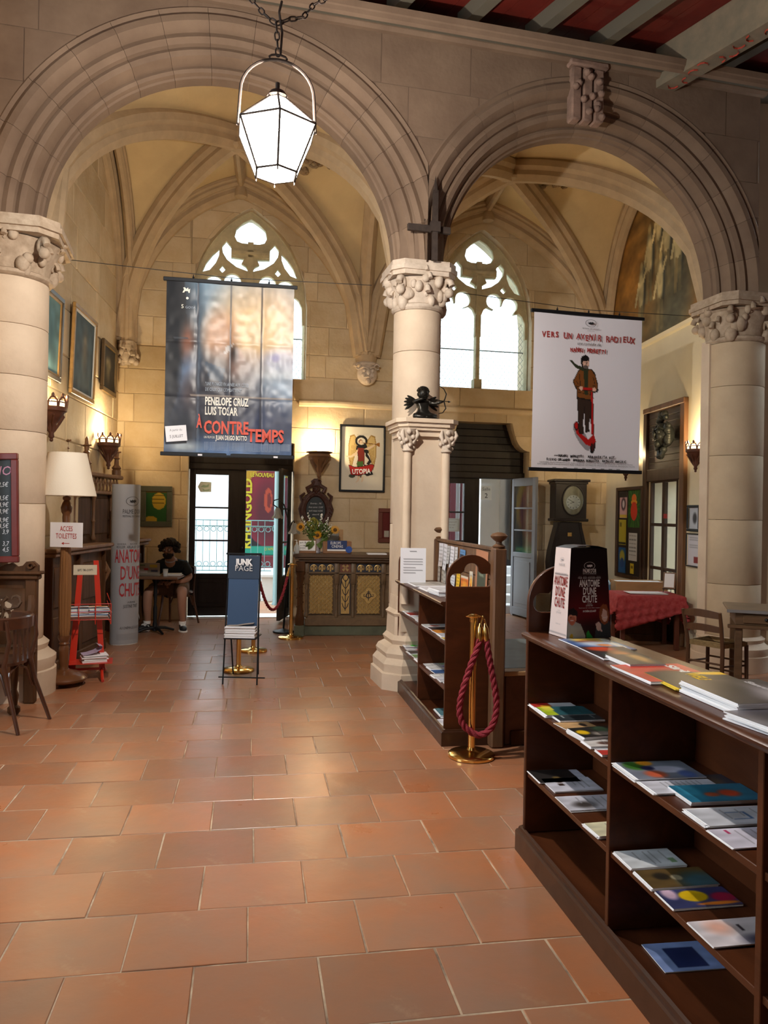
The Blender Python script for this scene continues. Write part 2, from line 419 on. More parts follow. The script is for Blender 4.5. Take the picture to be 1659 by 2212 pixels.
# ---- masonry helpers
def cut(s0, s1, z0, z1, holes):
    "pieces of the rectangle left after the openings are taken out; hole = (a, b, lo(s), hi(s))"
    runs = [[(s0, z0, z1), (s1, z0, z1)]]
    for a, bb, lo, hi in holes:
        out = []
        for run in runs:
            x0, x1 = run[0][0], run[-1][0]; L0 = run[0][1]; 
            if x1 <= a or x0 >= bb: out.append(run); continue
            def val(x):
                for p, q in zip(run, run[1:]):
                    if p[0] <= x <= q[0]+1e-9:
                        t = (x-p[0])/max(q[0]-p[0], 1e-9); return p[1]+(q[1]-p[1])*t, p[2]+(q[2]-p[2])*t
                return run[-1][1], run[-1][2]
            if x0 < a: out.append([p for p in run if p[0] < a]+[(a, *val(a))])
            i0, i1 = max(x0, a), min(x1, bb); n = max(2, int((i1-i0)/.05)+2)
            up, dn = [], []
            for k in range(n):
                x = i0+(i1-i0)*k/(n-1); l, h = val(x); H, Lw = hi(x), lo(x)
                if H < h-.01: up.append((x, max(l, H), h))
                else:
                    if len(up) > 1: out.append(up)
                    up = []
                if Lw > l+.01: dn.append((x, l, min(h, Lw)))
                else:
                    if len(dn) > 1: out.append(dn)
                    dn = []
            if len(up) > 1: out.append(up)
            if len(dn) > 1: out.append(dn)
            if x1 > bb: out.append([(bb, *val(bb))]+[p for p in run if p[0] > bb])
        runs = out
    return [r for r in runs if r[-1][0]-r[0][0] > .02]
def masonry(parent, fr, s0, s1, z0, z1, holes, mt, thick, course=.32, length=.62, seed=1, proud=.02, back=None):
    q = random.Random(seed); n = 0
    m = MB()
    for run in cut(s0, s1, z0, z1, holes): m.ribbon(run, 0, thick)
    m.build('mortar_bed', back or STONE_M, parent)
    z = z0
    while z < z1-.05:
        h = course*q.uniform(.85, 1.15); zz = min(z+h, z1)
        if z1-zz < .1: zz = z1
        s = s0-q.uniform(0, length*.7)
        while s < s1:
            l = length*q.uniform(.65, 1.35); a, e = max(s, s0), min(s+l, s1); s += l
            if e-a < .03: continue
            g = .0035; pr = proud*q.uniform(.5, 1.15)
            runs = cut(a+g, e-g, z+g, zz-g, holes)
            if not runs: continue
            mb = MB(); cxx, czz = (a+e)/2, (z+zz)/2
            whole = len(runs) == 1 and len(runs[0]) == 2 and abs(runs[0][0][1]-runs[0][1][1]) < 1e-6 and abs(runs[0][0][2]-runs[0][1][2]) < 1e-6
            if whole:
                x0, x1_, a0, a1 = runs[0][0][0]-cxx, runs[0][1][0]-cxx, runs[0][0][1]-czz, runs[0][0][2]-czz; c = .009
                j = lambda: q.uniform(-.004, .004)
                v = [(x0,.0,a0),(x1_,0,a0),(x1_,0,a1),(x0,0,a1)]; v += [(x0+c+j(),-pr,a0+c+j()),(x1_-c+j(),-pr,a0+c+j()),(x1_-c+j(),-pr,a1-c+j()),(x0+c+j(),-pr,a1-c+j())]
                mb.add(v, [(4,5,6,7),(0,1,5,4),(1,2,6,5),(2,3,7,6),(3,0,4,7)])
            else:
                for run in runs: mb.ribbon([(x-cxx, l0-czz, h0-czz) for x, l0, h0 in run], -pr, 0)
            o = mb.build('stone', mt, parent, M=TR(cxx, 0, czz)); n += 1
        z = zz
    return n

# ---- back wall with two tall traceried windows and two doorways
hl = [WB.hit(405, 1100)[0], WB.hit(634, 1100)[0]]     # left doorway
hr = [WB.hit(946, 1100)[0], WB.hit(1141, 1100)[0]]    # right doorway
sB0 = (B0-WB.o).dot(WB.t); sB2 = (B2-WB.o).dot(WB.t); sM = WB.hit(790, 800)[0]
w1c = (sB0+sM)/2; w1c = WB.hit(541, 600)[0]; w2c = WB.hit(1041, 600)[0]
WH = .80; SILL = 3.42; SPR = 4.45; APX = 5.80
def pointed(c, hw, spr, apex):
    h = apex-spr; R = (hw*hw+h*h)/(2*hw)
    def f(s):
        x = hw-abs(s-c)
        if x <= 0: return spr
        return spr+sqrt(max(0, R*R-(R-x)**2))
    return f
DTOP = 2.92
def shoulder(a, b_):
    def f(s):
        t = min(s-a, b_-s)
        return DTOP if t > .26 else DTOP-.42*sqrt(max(0, 1-(max(t, 0)/.26)**2))
    return f
holesB = [(w1c-WH, w1c+WH, lambda s: SILL, pointed(w1c, WH, SPR, APX)), (w2c-WH, w2c+WH, lambda s: SILL, pointed(w2c, WH, SPR, APX)),
          (hl[0], hl[1], lambda s: -1, shoulder(*hl)), (hr[0], hr[1], lambda s: -1, shoulder(*hr))]
wall_back = struct('wall_back', WB.mat(), 'pale ashlar back wall with two traceried windows and two doorways')
masonry(wall_back, WB, sB0-.3, sB2+.3, 0, 6.35, holesB, STONE, .55, .36, .72, seed=3, proud=.010)
# ledge course above the doors
m = MB()
for a, e, zz in ((hl[1]+.05, sM+.1, 3.03), (sM+.1, sB2, 3.03)):
    m.M = None; m.sweep([(a, -.02, zz), ((a+e)/2, -.02, zz+.01), (e, -.02, zz)], [(0, 0), (.035, .015), (.05, .05), (.05, .075), (0, .11)], up=(0,0,1))
m.build('string_course', STONE, wall_back)

# ---- left wall
wall_left = struct('wall_left', WL.mat(), 'ashlar stone left side wall of the aisle')
wlL = (Vector((B0.x, B0.y, 0))-WL.o).dot(WL.t)
masonry(wall_left, WL, -.3, wlL, 0, 6.35, [], STONE, .5, .46, .95, seed=8, proud=.012)

# ---- right wall, cream plaster with a tall french window
wrL = (Vector((3.70, 8.2, 0))-WR.o).dot(WR.t)
fd = [WR.hit(1405, 1120)[0], WR.hit(1464, 1120)[0]]; fz1 = WR.hit(1462, 1036)[1]
wall_right = struct('wall_right', WR.mat(), 'cream plastered right side wall')
m = MB()
for run in cut(0, wrL+.3, 0, 6.35, [(fd[0], fd[1], lambda s: -1, lambda s: fz1)]): m.ribbon(run, 0, .5)
m.build('plaster', PLASTER, wall_right)

# ---- arcade wall: two round arches on columns
def soft(px, py, d=0): return WA.hit(px, py, d)
cL, cR, RAD, SPZ = -1.755, 1.675, 1.45, 3.80; RADL = 1.51
colL, colC, colR = -3.54, 0.0, 3.47
ATOP = 5.80; EXT = .44; TH = .30
def arch_top(c, r):
    def f(s): return SPZ+sqrt(max(0, r*r-(s-c)**2))
    return f
aL, aR = (cL+cR)/2-3.45, 3.46
mid = -0.01
holesA = [(cL-RADL-EXT, mid, lambda s: -1, arch_top(cL, RADL+EXT)), (mid, cR+RAD+EXT, lambda s: -1, arch_top(cR, RAD+EXT))]
wall_arcade = struct('wall_arcade', WA.mat(), 'arcade wall of two round moulded stone arches between nave and aisle')
WAf = Frame(*(WA.pt(0, 0, TH))[:2], WA.a)
masonry_parent = struct('wall_arcade_spandrels', WAf.mat(), 'plain stone courses above the two round arches')
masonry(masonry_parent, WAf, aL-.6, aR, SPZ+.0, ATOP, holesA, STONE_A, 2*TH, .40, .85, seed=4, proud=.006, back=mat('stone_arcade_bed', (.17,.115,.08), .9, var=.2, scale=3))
# moulded voussoirs
prof = [(.16,-.17),(.13,-.16),(.09,-.155),(.08,-.14),(.05,-.135),(.02,-.12),(.015,-.09),(0,-.08),(0,.04),(.015,.05),(.025,.09),(.05,.105),(.075,.095),(.085,.14),(.11,.20),(.15,.215),(.18,.20),(.19,.235),(.23,.265),(.27,.25),(.285,.29),(.33,.325),(.38,.325),(.41,.30),(.44,.315),(.46,.30),(.46,-.30)]
def voussoirs(c, lo, hi, n=15, RAD=RAD):
    for k in range(n):
        a0 = pi*k/n+.0007; a1 = pi*(k+1)/n-.0007; m = MB(); vs = []; q = 4; L = len(prof)
        for i in range(q+1):
            a = a0+(a1-a0)*i/q
            for r, d in prof:
                R = RAD+r; s = c-R*cos(a); z = SPZ+R*sin(a)
                s = max(lo, min(hi, s)); vs.append((s, -d, z))
        fs = [(i*L+j, i*L+(j+1) % L, (i+1)*L+(j+1) % L, (i+1)*L+j) for i in range(q) for j in range(L)]
        fs += [tuple(range(L)), tuple(q*L+j for j in range(L))]
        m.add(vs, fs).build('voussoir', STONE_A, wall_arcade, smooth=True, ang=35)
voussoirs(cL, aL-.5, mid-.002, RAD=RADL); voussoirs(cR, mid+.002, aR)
# worn carved keystone at the crown of the right arch
kc = WA.hit(1268, 255, TH+.04)[0]
m = MB()
for i in range(3): m.cbox(kc-.17+i*.115, kc-.17+i*.115+.10, -TH-.07, -TH+.05, SPZ+RAD-.0, SPZ+RAD+.50, .015)
m.cbox(kc-.20, kc+.20, -TH-.09, -TH+.05, SPZ+RAD+.50, SPZ+RAD+.56, .015)
for i in range(12): m.sphere((kc+rnd.uniform(-.14,.14), -TH-.075, SPZ+RAD+.05+.036*i), .035, 8, 6)
m.build('keystone', mat('keystone_stone', (.30,.19,.14), .9, var=.4, scale=12, bump=.4, bscale=20), wall_arcade, smooth=True)
# string course under the ceiling
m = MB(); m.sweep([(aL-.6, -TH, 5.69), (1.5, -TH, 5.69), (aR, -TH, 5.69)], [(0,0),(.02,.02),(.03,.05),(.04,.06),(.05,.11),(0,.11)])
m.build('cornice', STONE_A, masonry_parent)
# right end return of the arcade wall below the springing, and a strip above the left capital


# ---- columns with carved capitals
def carved_capital(parent, r, R, z0, z1, seed, blobs=46, mt=STONE_K, abacus=True, abm=None):
    q = random.Random(seed); m = MB(); n = 24
    m.lathe([(r*1.02, z0-.02), (r*1.10, z0), (r*1.10, z0+.025), (r*1.0, z0+.04), (r*1.05, z0+.1), (R*.88, z1-.13), (R*.95, z1-.11)], n)
    m.build('bell', mt, parent, smooth=True)
    m = MB()
    for k in range(blobs):
        a = 2*pi*k/blobs*3.0+q.uniform(-.2, .2); t = (k % 4)/3.3+q.uniform(-.05, .08); z = z0+.06+(z1-z0-.16)*t
        rr = r*1.05+(R*.9-r*1.05)*t; s = q.uniform(.035, .065)
        p0 = Vector((cos(a)*rr, sin(a)*rr, z))
        if k % 3 == 0:   # curled leaf
            pts = []
            for i in range(9):
                u = i/8*4.2; rad = s*(1.3-.12*i); pts.append(p0+Vector((cos(a)*(rad*cos(u)*.5+.02), sin(a)*(rad*cos(u)*.5+.02), rad*sin(u)+s)))
            m.tube(pts, [s*.42*(1-.07*i) for i in range(9)], 6)
        else: m.sphere(p0, s, 8, 6, (q.uniform(.7,1.2), q.uniform(.7,1.2), q.uniform(.9,1.5)))
    for k in range(4):   # corner volutes
        a = pi/4+k*pi/2; p0 = Vector((cos(a)*R*1.02, sin(a)*R*1.02, z1-.17))
        pts = [p0+Vector((cos(a)*.05*cos(u), sin(a)*.05*cos(u), .06*sin(u)))*(1-.08*u) for u in [i*.7 for i in range(9)]]
        m.tube(pts, .03, 7); m.sphere(p0+Vector((cos(a)*.02, sin(a)*.02, -.06)), .045, 8, 6)
    m.build('foliage', mt, parent, smooth=True, ang=60)
    if abacus:
        m = MB(); 
        for (e, za, zb) in ((R*.98, z1-.10, z1-.06), (R*1.04, z1-.06, z1-.02), (R*1.0, z1-.02, z1+.03)):
            c = e*.3; pl = [(-e+c,-e),(e-c,-e),(e,-e+c),(e,e-c),(e-c,e),(-e+c,e),(-e,e-c),(-e,-e+c)]
            m.add([(x,y,za) for x,y in pl]+[(x,y,zb) for x,y in pl], [tuple(range(7,-1,-1)), tuple(range(8,16))]+[(i,(i+1)%8,8+(i+1)%8,8+i) for i in range(8)])
        m.build('abacus', abm or mt, parent)
def column(name, label, s, r, R, base_z, zc0, zc1, seed, drums, mt=STONE_C, capm=STONE_K, abm=None):
    M = WA.mat(s, 0, 0); root = struct(name, M, label)
    q = random.Random(seed); z = base_z
    while z < zc0-.03:
        h = q.uniform(.45, .75)*drums; e = min(z+h, zc0-.02)
        if zc0-e < .2: e = zc0-.02
        MB().lathe([(r-.004, z+.002), (r, z+.007), (r*.998, e-.007), (r-.004, e-.002)], 36).build('drum', mt, root, smooth=True)
        z = e
    carved_capital(root, r, R, zc0, zc1, seed, mt=capm, abm=abm)
    return root
CAPL = mat('capital_pale', (.62,.52,.42), .8, var=.4, scale=14, bump=.35, bscale=30, col2=(.42,.34,.26))
cc = column('trim_column', 'round stone column in the middle carrying both arches', colC, .222, .30, 0, 3.42, 3.79, 11, 1.2, capm=CAPL, abm=CAPL)
cl = column('trim_column', 'thick round stone column at the left edge', colL+.02, .31, .44, .45, 3.40, 3.79, 12, .9)
cr = column('trim_column', 'thick round stone column at the right edge', colR-.02, .285, .36, .35, 3.36, 3.78, 13, 1.0, mt=mat('stone_column_warm', (.60,.47,.31), .85, var=.3, scale=1.8, bump=.3, bscale=20, col2=(.46,.35,.23)))
for root, r, pz in ((cl, .31, .45), (cr, .285, .35)):
    MB().lathe([(r*1.35, 0), (r*1.35, pz*.45), (r*1.30, pz*.47), (r*1.34, pz*.58), (r*1.34, pz*.68), (r*1.2, pz*.75), (r*1.12, pz*.82), (r*1.16, pz*.92), (r*1.03, pz)], 28).build('moulded_base', STONE_C, root, smooth=True, ang=30)
# narrow pilaster beside the right column
MB().box(-.305, -.2, .0, .13, 0, 3.38).build('pilaster', STONE_C, cr)
# iron collar and spike above the middle capital
m = MB(); m.cbox(-.20, .20, -.345, -.31, 4.06, 4.12, .004)
m.build('iron_collar', RUST, cc)
m = MB(); m.box(.02, .065, -.385, -.345, 3.80, 4.42); m.lathe([(.028, 4.40), (.0, 4.56)], 6, cx=.042, cy=-.365); m.box(.0, .085, -.40, -.34, 4.05, 4.14)
m.build('iron_spike', RUST, cc)
m = MB(); m.lathe([(.232, 3.80), (.235, 4.12), (.24, 4.35)], 32); m.build('springer', STONE_A, cc, smooth=True)

# lower pier in front of the middle column
pier = struct('trim_pier', WA.mat(-.02, 0, .26), 'low stone pier with small colonnettes in front of the middle column')
m = MB(); m.box(-.20, .20, -.16, .2, .5, 2.22); m.build('shaft', STONE_C, pier)
for x in (-.17, .185):
    m = MB(); m.lathe([(.042, .75), (.036, .80), (.036, 2.10)], 14, cx=x, cy=-.165); m.build('colonnette', STONE_C, pier, smooth=True)
    m = MB(); m.lathe([(.04, 2.08), (.05, 2.09), (.042, 2.11), (.05, 2.18), (.085, 2.28)], 14, cx=x, cy=-.17)
    for k in range(16):
        a = k*2.4; t = k/16; m.sphere((x+cos(a)*(.05+.03*t), -.17+sin(a)*(.05+.03*t), 2.12+.14*t), .018+.008*t, 7, 5)
    for k in range(4):
        a = pi/4+k*pi/2; m.tube([(x+cos(a)*.06, -.17+sin(a)*.06, 2.16), (x+cos(a)*.1, -.17+sin(a)*.1, 2.235), (x+cos(a)*.085, -.17+sin(a)*.085, 2.27)], [.014,.018,.01], 6)
    m.build('colonnette_capital', CAPL, pier, smooth=True, ang=60)
m = MB()
for e, d, z0, z1 in ((.22,.20,2.22,2.27), (.245,.225,2.27,2.30), (.26,.245,2.30,2.335), (.285,.265,2.335,2.37)):
    c = .07; m.add([(x,y,z) for z in (z0,z1) for x,y in ((-e+c,-d),(e-c,-d),(e,-d+c),(e,.2),(-e,.2),(-e,-d+c))], [(5,4,3,2,1,0),(6,7,8,9,10,11)]+[(i,(i+1)%6,6+(i+1)%6,6+i) for i in range(6)])
m.build('ledge', STONE_C, pier)
def octs(m, prof, c=.4):
    vs = []
    for e, z in prof:
        k = e*c; vs += [(x,y,z) for x,y in ((-e+k,-e),(e-k,-e),(e,-e+k),(e,e-k),(e-k,e),(-e+k,e),(-e,e-k),(-e,-e+k))]
    n = len(prof); fs = [(r*8+i, r*8+(i+1)%8, r*8+8+(i+1)%8, r*8+8+i) for r in range(n-1) for i in range(8)]+[tuple(range(7,-1,-1)), tuple(range(n*8-8, n*8))]
    m.add(vs, fs)
m = MB(); m.M = TR(0, .08, 0); octs(m, [(.36,0),(.36,.14),(.34,.15),(.345,.22),(.31,.27),(.32,.31),(.30,.35),(.25,.38),(.265,.42),(.235,.46),(.23,.62),(.245,.65),(.215,.68),(.205,.80)], .38)
m.build('moulded_base', STONE_C, pier)

# ---- the wall to the right of the arcade, painted oxblood red, and the rest of the nave round the viewer
REDP = mat('oxblood_paint', (.085,.012,.008), .6, var=.25, scale=3, bump=.1, bscale=15)
NAVE = mat('nave_plaster', (.46,.38,.30), .85, var=.15, scale=2)
m = MB(); p0 = WA.pt(aR, 0, -TH); 
wr_red = struct('wall_red', WA.mat(), 'oxblood red painted wall to the right of the arcade')
MB().box(aR-.05, aR+2.2, .10, TH+.1, 0, 6.6).build('paint', REDP, wr_red)
wn_r = struct('wall_nave_right', None, None); MB().box(5.35, 5.6, -4.6, 7.9, 0, 6.8).build('paint', REDP, wn_r)
wn_l = struct('wall_nave_left', None, None)
m = MB(); m.box(-4.7, -4.45, -4.6, 1.6, 0, 6.8); m.box(-4.7, -4.45, 3.6, 6.2, 0, 6.8); m.box(-4.7, -4.45, 1.6, 3.6, 0, 1.4); m.box(-4.7, -4.45, 1.6, 3.6, 4.6, 6.8)
m.build('plaster', NAVE, wn_l)
wn_b = struct('wall_nave_rear', None, None); MB().box(-4.7, 5.6, -4.6, -4.35, 0, 6.8).build('plaster', NAVE, wn_b)
# piece that closes the nave between the left column and the nave wall
MB().box(-2.2, colL-.29, -.02, .3, 0, ATOP).M
wl2 = struct('wall_arcade_end', WA.mat(), 'pale stone wall end behind the left column')
MB().box(-6.5, colL-.18, -.22, .3, 0, ATOP+.6).build('plaster', STONE_C, wl2)

# ---- vaulted aisle ceiling
A0 = WA.pt(colL+.12, 0, -TH-.02); A1 = WA.pt(0, 0, -TH-.02); A2 = WA.pt(colR+.05, 0, -TH-.02)
B0p = Vector((B0.x, B0.y, 0)); B1 = WB.pt(sM, 0); B2p = Vector((B2.x, B2.y, 0))
ZS, ZH = 3.86, 2.30
def gprof(t, a=1.76):
    R = (a*a+ZH*ZH)/(2*a); x = a*(1-min(1, abs(t))); return sqrt(max(0, R*R-(R-x)**2))/ZH
def vpt(c, u, v, z=None, dz=0):
    a, b_, d, e = c; s, t = (u+1)/2-.03*(1-u*u), (v+1)/2+.11*(1-v*v)
    p = a*(1-s)*(1-t)+b_*s*(1-t)+d*(1-s)*t+e*s*t
    zz = ZS+ZH*max(gprof(u), gprof(v)) if z is None else z
    return Vector((p.x, p.y, zz+dz))
vault = struct('ceiling_vault', None, 'ribbed stone vault of two bays over the aisle')
BAY = [(A0, A1, B0p, B1), (A1, A2, B1, B2p)]
RP = [(-.045,.06),(-.085,.02),(-.085,-.03),(-.055,-.06),(-.06,-.10),(-.025,-.15),(.025,-.15),(.06,-.10),(.055,-.06),(.085,-.03),(.085,.02),(.045,.06)]
def rib(pts, sc=1.0, name='rib', up=(0,0,1), fix=None): return MB().sweep(pts, [(x*sc, y*sc) for x, y in RP], up=up, fix=fix).build(name, RIB, vault, smooth=True, ang=30)
NV = 36
for c in BAY:
    vs = [vpt(c, -1+2*i/NV, -1+2*j/NV) for j in range(NV+1) for i in range(NV+1)]
    fs = [(j*(NV+1)+i, (j+1)*(NV+1)+i, (j+1)*(NV+1)+i+1, j*(NV+1)+i+1) for j in range(NV) for i in range(NV)]
    m = MB(); m.add(vs, fs); o = m.build('web', VAULT, vault)
    ts = [-1+2*i/28 for i in range(29)]
    # heavy ribs: diagonals in two halves each, so that every rib rises from its corner to the boss
    for sx_, sy_ in ((-1,-1),(1,-1),(-1,1),(1,1)):
        rib([vpt(c, sx_*(1-t), sy_*(1-t), dz=-.03) for t in [i/16 for i in range(17)]], 1.45)
    e = .055
    rib([vpt(c, t, 1-e, ZS+ZH*gprof(t), dz=-.06) for t in ts], 1.3)         # against the back wall
    rib([vpt(c, t, 1-2.6*e, ZS+ZH*gprof(t), dz=-.02) for t in ts], .7)
    rib([vpt(c, 0, t, ZS+ZH, dz=-.03) for t in (0, .3, .6, .97)], .8)  # ridge rib to the window side
c = BAY[0]
for v_, sc in ((-.99, 1.0), (-.88, .8)): rib([vpt(c, v_, t, ZS+ZH*gprof(t), dz=-.05) for t in ts], sc)
for v_, sc in ((.985, 1.2), ): rib([vpt(c, v_, t, ZS+ZH*gprof(t), dz=-.05) for t in ts], sc)
c = BAY[1]
rib([vpt(c, .97, t, ZS+ZH*gprof(t), dz=-.05) for t in ts], 1.2)
# vault courses: thin recessed-looking joints are part of the web material; boss discs at the crossings
for c, (u, v) in ((BAY[1], (0, 0)), (BAY[0], (0, 0))):
    p = vpt(c, u, v, ZS+ZH, -.24); m = MB(); m.lathe([(.05,-.02),(.13,0),(.15,.03),(.13,.05),(.10,.07),(.09,.26)], 24); m.build('boss', RIB, vault, smooth=True, loc=p)
for c in BAY:
    p = vpt(c, 0, .9, ZS+ZH, -.27); m = MB(); m.lathe([(.04,-.02),(.085,0),(.09,.04),(.06,.2)], 18); m.build('boss', RIB, vault, smooth=True, loc=p)
# carved reliefs on the webs
def proj(p):
    u = p.x/p.y; v = (p.z-EYE)/p.y; return CX+(u*cos(ROLL)+v*sin(ROLL))*F, CY-(v*cos(ROLL)-u*sin(ROLL))*F
def find_uv(c, px, py): return min((hypot(proj(vpt(c, -1+i/25, -1+j/25))[0]-px, proj(vpt(c, -1+i/25, -1+j/25))[1]-py), -1+i/25, -1+j/25) for i in range(3, 48) for j in range(3, 48))[1:]
def relief(c, u, v, seed, k=26, mt=None, name='vault_relief'):
    q = random.Random(seed); p = vpt(c, u, v); p2 = vpt(c, u+.02, v); p3 = vpt(c, u, v+.02)
    n = (p2-p).cross(p3-p).normalized(); n = -n if n.z > 0 else n; tx = (p2-p).normalized(); ty = n.cross(tx); m = MB()
    for i in range(k):
        a = q.uniform(0, 2*pi); r = .30*sqrt(q.random()); o_ = p+tx*(r*cos(a)*1.25)+ty*(r*sin(a)*.8)+n*.02
        pts = [o_+tx*(.07*cos(u_)*(1-.1*j))+ty*(.07*sin(u_)*(1-.1*j))+n*.015*j for j, u_ in enumerate([a+w*.7 for w in range(6)])]
        m.tube(pts, q.uniform(.018,.035), 6)
    return m.build(name, mt or mat('relief_stone', (.36,.25,.14), .9, var=.4, scale=10), vault, smooth=True, ang=60)
relief(BAY[1], *find_uv(BAY[1], 1195, 375), 3, 34); relief(BAY[0], *find_uv(BAY[0], 690, 345), 5, 18)
# corbels where the ribs come down
m = MB(); cp = WB.mat(sM, 0, 0)
corb = struct('trim_corbel', cp, 'carved rib corbel with a grinning mask between the two windows')
m.lathe([(.10,3.62),(.13,3.64),(.15,3.70),(.165,3.80),(.17,4.3),(.14,4.8),(.10,5.2)], 20, a0=pi, a1=2*pi); m.build('rib_bundle', RIB, corb, smooth=True)
for k in range(5):
    a = pi+pi*(k+.5)/5; m = MB(); m.tube([(cos(a)*.15, sin(a)*.15, 3.84), (cos(a)*.16, sin(a)*.16, 4.2), (cos(a)*.18, sin(a)*.17, 4.75)], .035, 8); m.build('rib_shaft', RIB, corb, smooth=True)
def mask(m, cx_, y_, cz_, s):
    m.sphere((cx_, y_, cz_), s, 14, 10, (1.0, .8, 1.05))
    for sx_ in (-1, 1):
        m.sphere((cx_+sx_*s*.38, y_-s*.68, cz_+s*.22), s*.2, 8, 6); m.sphere((cx_+sx_*s*.4, y_-s*.55, cz_-s*.15), s*.28, 8, 6)
        m.tube([(cx_+sx_*s*.1, y_-s*.8, cz_+s*.42), (cx_+sx_*s*.5, y_-s*.7, cz_+s*.58), (cx_+sx_*s*.8, y_-s*.4, cz_+s*.4)], s*.11, 6)
        pts = [(cx_+sx_*s*(.9+.25*cos(u)), y_-s*.2, cz_+s*(.7+.25*sin(u))) for u in [i*.8 for i in range(8)]]; m.tube(pts, s*.11, 6)
        m.tube([(cx_, y_-s*.86, cz_-s*.38), (cx_+sx_*s*.35, y_-s*.75, cz_-s*.42), (cx_+sx_*s*.6, y_-s*.5, cz_-s*.22)], s*.08, 6)
    m.sphere((cx_, y_-s*.85, cz_+s*.02), s*.17, 8, 6, (1,1,1.6)); m.sphere((cx_, y_-s*.6, cz_-s*.75), s*.3, 8, 6)
m = MB(); mask(m, 0, -.12, 3.52, .15); m.lathe([(.12,3.62),(.19,3.65),(.19,3.68),(.16,3.70)], 18, a0=pi, a1=2*pi); m.build('mask', CAPL, corb, smooth=True, ang=60)
for nm, p in (('left', B0p+Vector((.16,-.10,0))), ('right', B2p+Vector((-.12,-.16,0)))):
    root = struct('trim_corner_shaft', TR(p.x, p.y, 0), 'slim stone shaft with small leafy capital in the %s corner' % nm)
    m = MB()
    for k in range(3):
        a = -pi/2+(k-1)*.9; m.tube([(cos(a)*.05, sin(a)*.05, 3.75), (cos(a)*.05, sin(a)*.05, 4.7)], .045, 8)
    m.build('shaft', RIB, root, smooth=True)
    carved_capital(root, .045, .10, 3.50, 3.75, 21, 20, CAPL)

def plate(outer, holes, t, bev=.002):
    "flat plate with holes in local x-z, thickness t in y, as mesh data"
    c = bpy.data.curves.new('p', 'CURVE'); c.dimensions = '2D'; c.fill_mode = 'BOTH'; c.extrude = t/2-bev; c.bevel_depth = bev; c.bevel_resolution = 0
    for pts in [outer]+holes:
        s = c.splines.new('POLY'); s.points.add(len(pts)-1); s.use_cyclic_u = True
        for i, (x, y) in enumerate(pts): s.points[i].co = (x, y, 0, 1)
    o = bpy.data.objects.new('p', c); COL.objects.link(o); dg = bpy.context.evaluated_depsgraph_get(); me = bpy.data.meshes.new_from_object(o.evaluated_get(dg))
    bpy.data.objects.remove(o); bpy.data.curves.remove(c); me.transform(Matrix.Rotation(pi/2, 4, 'X')); return me
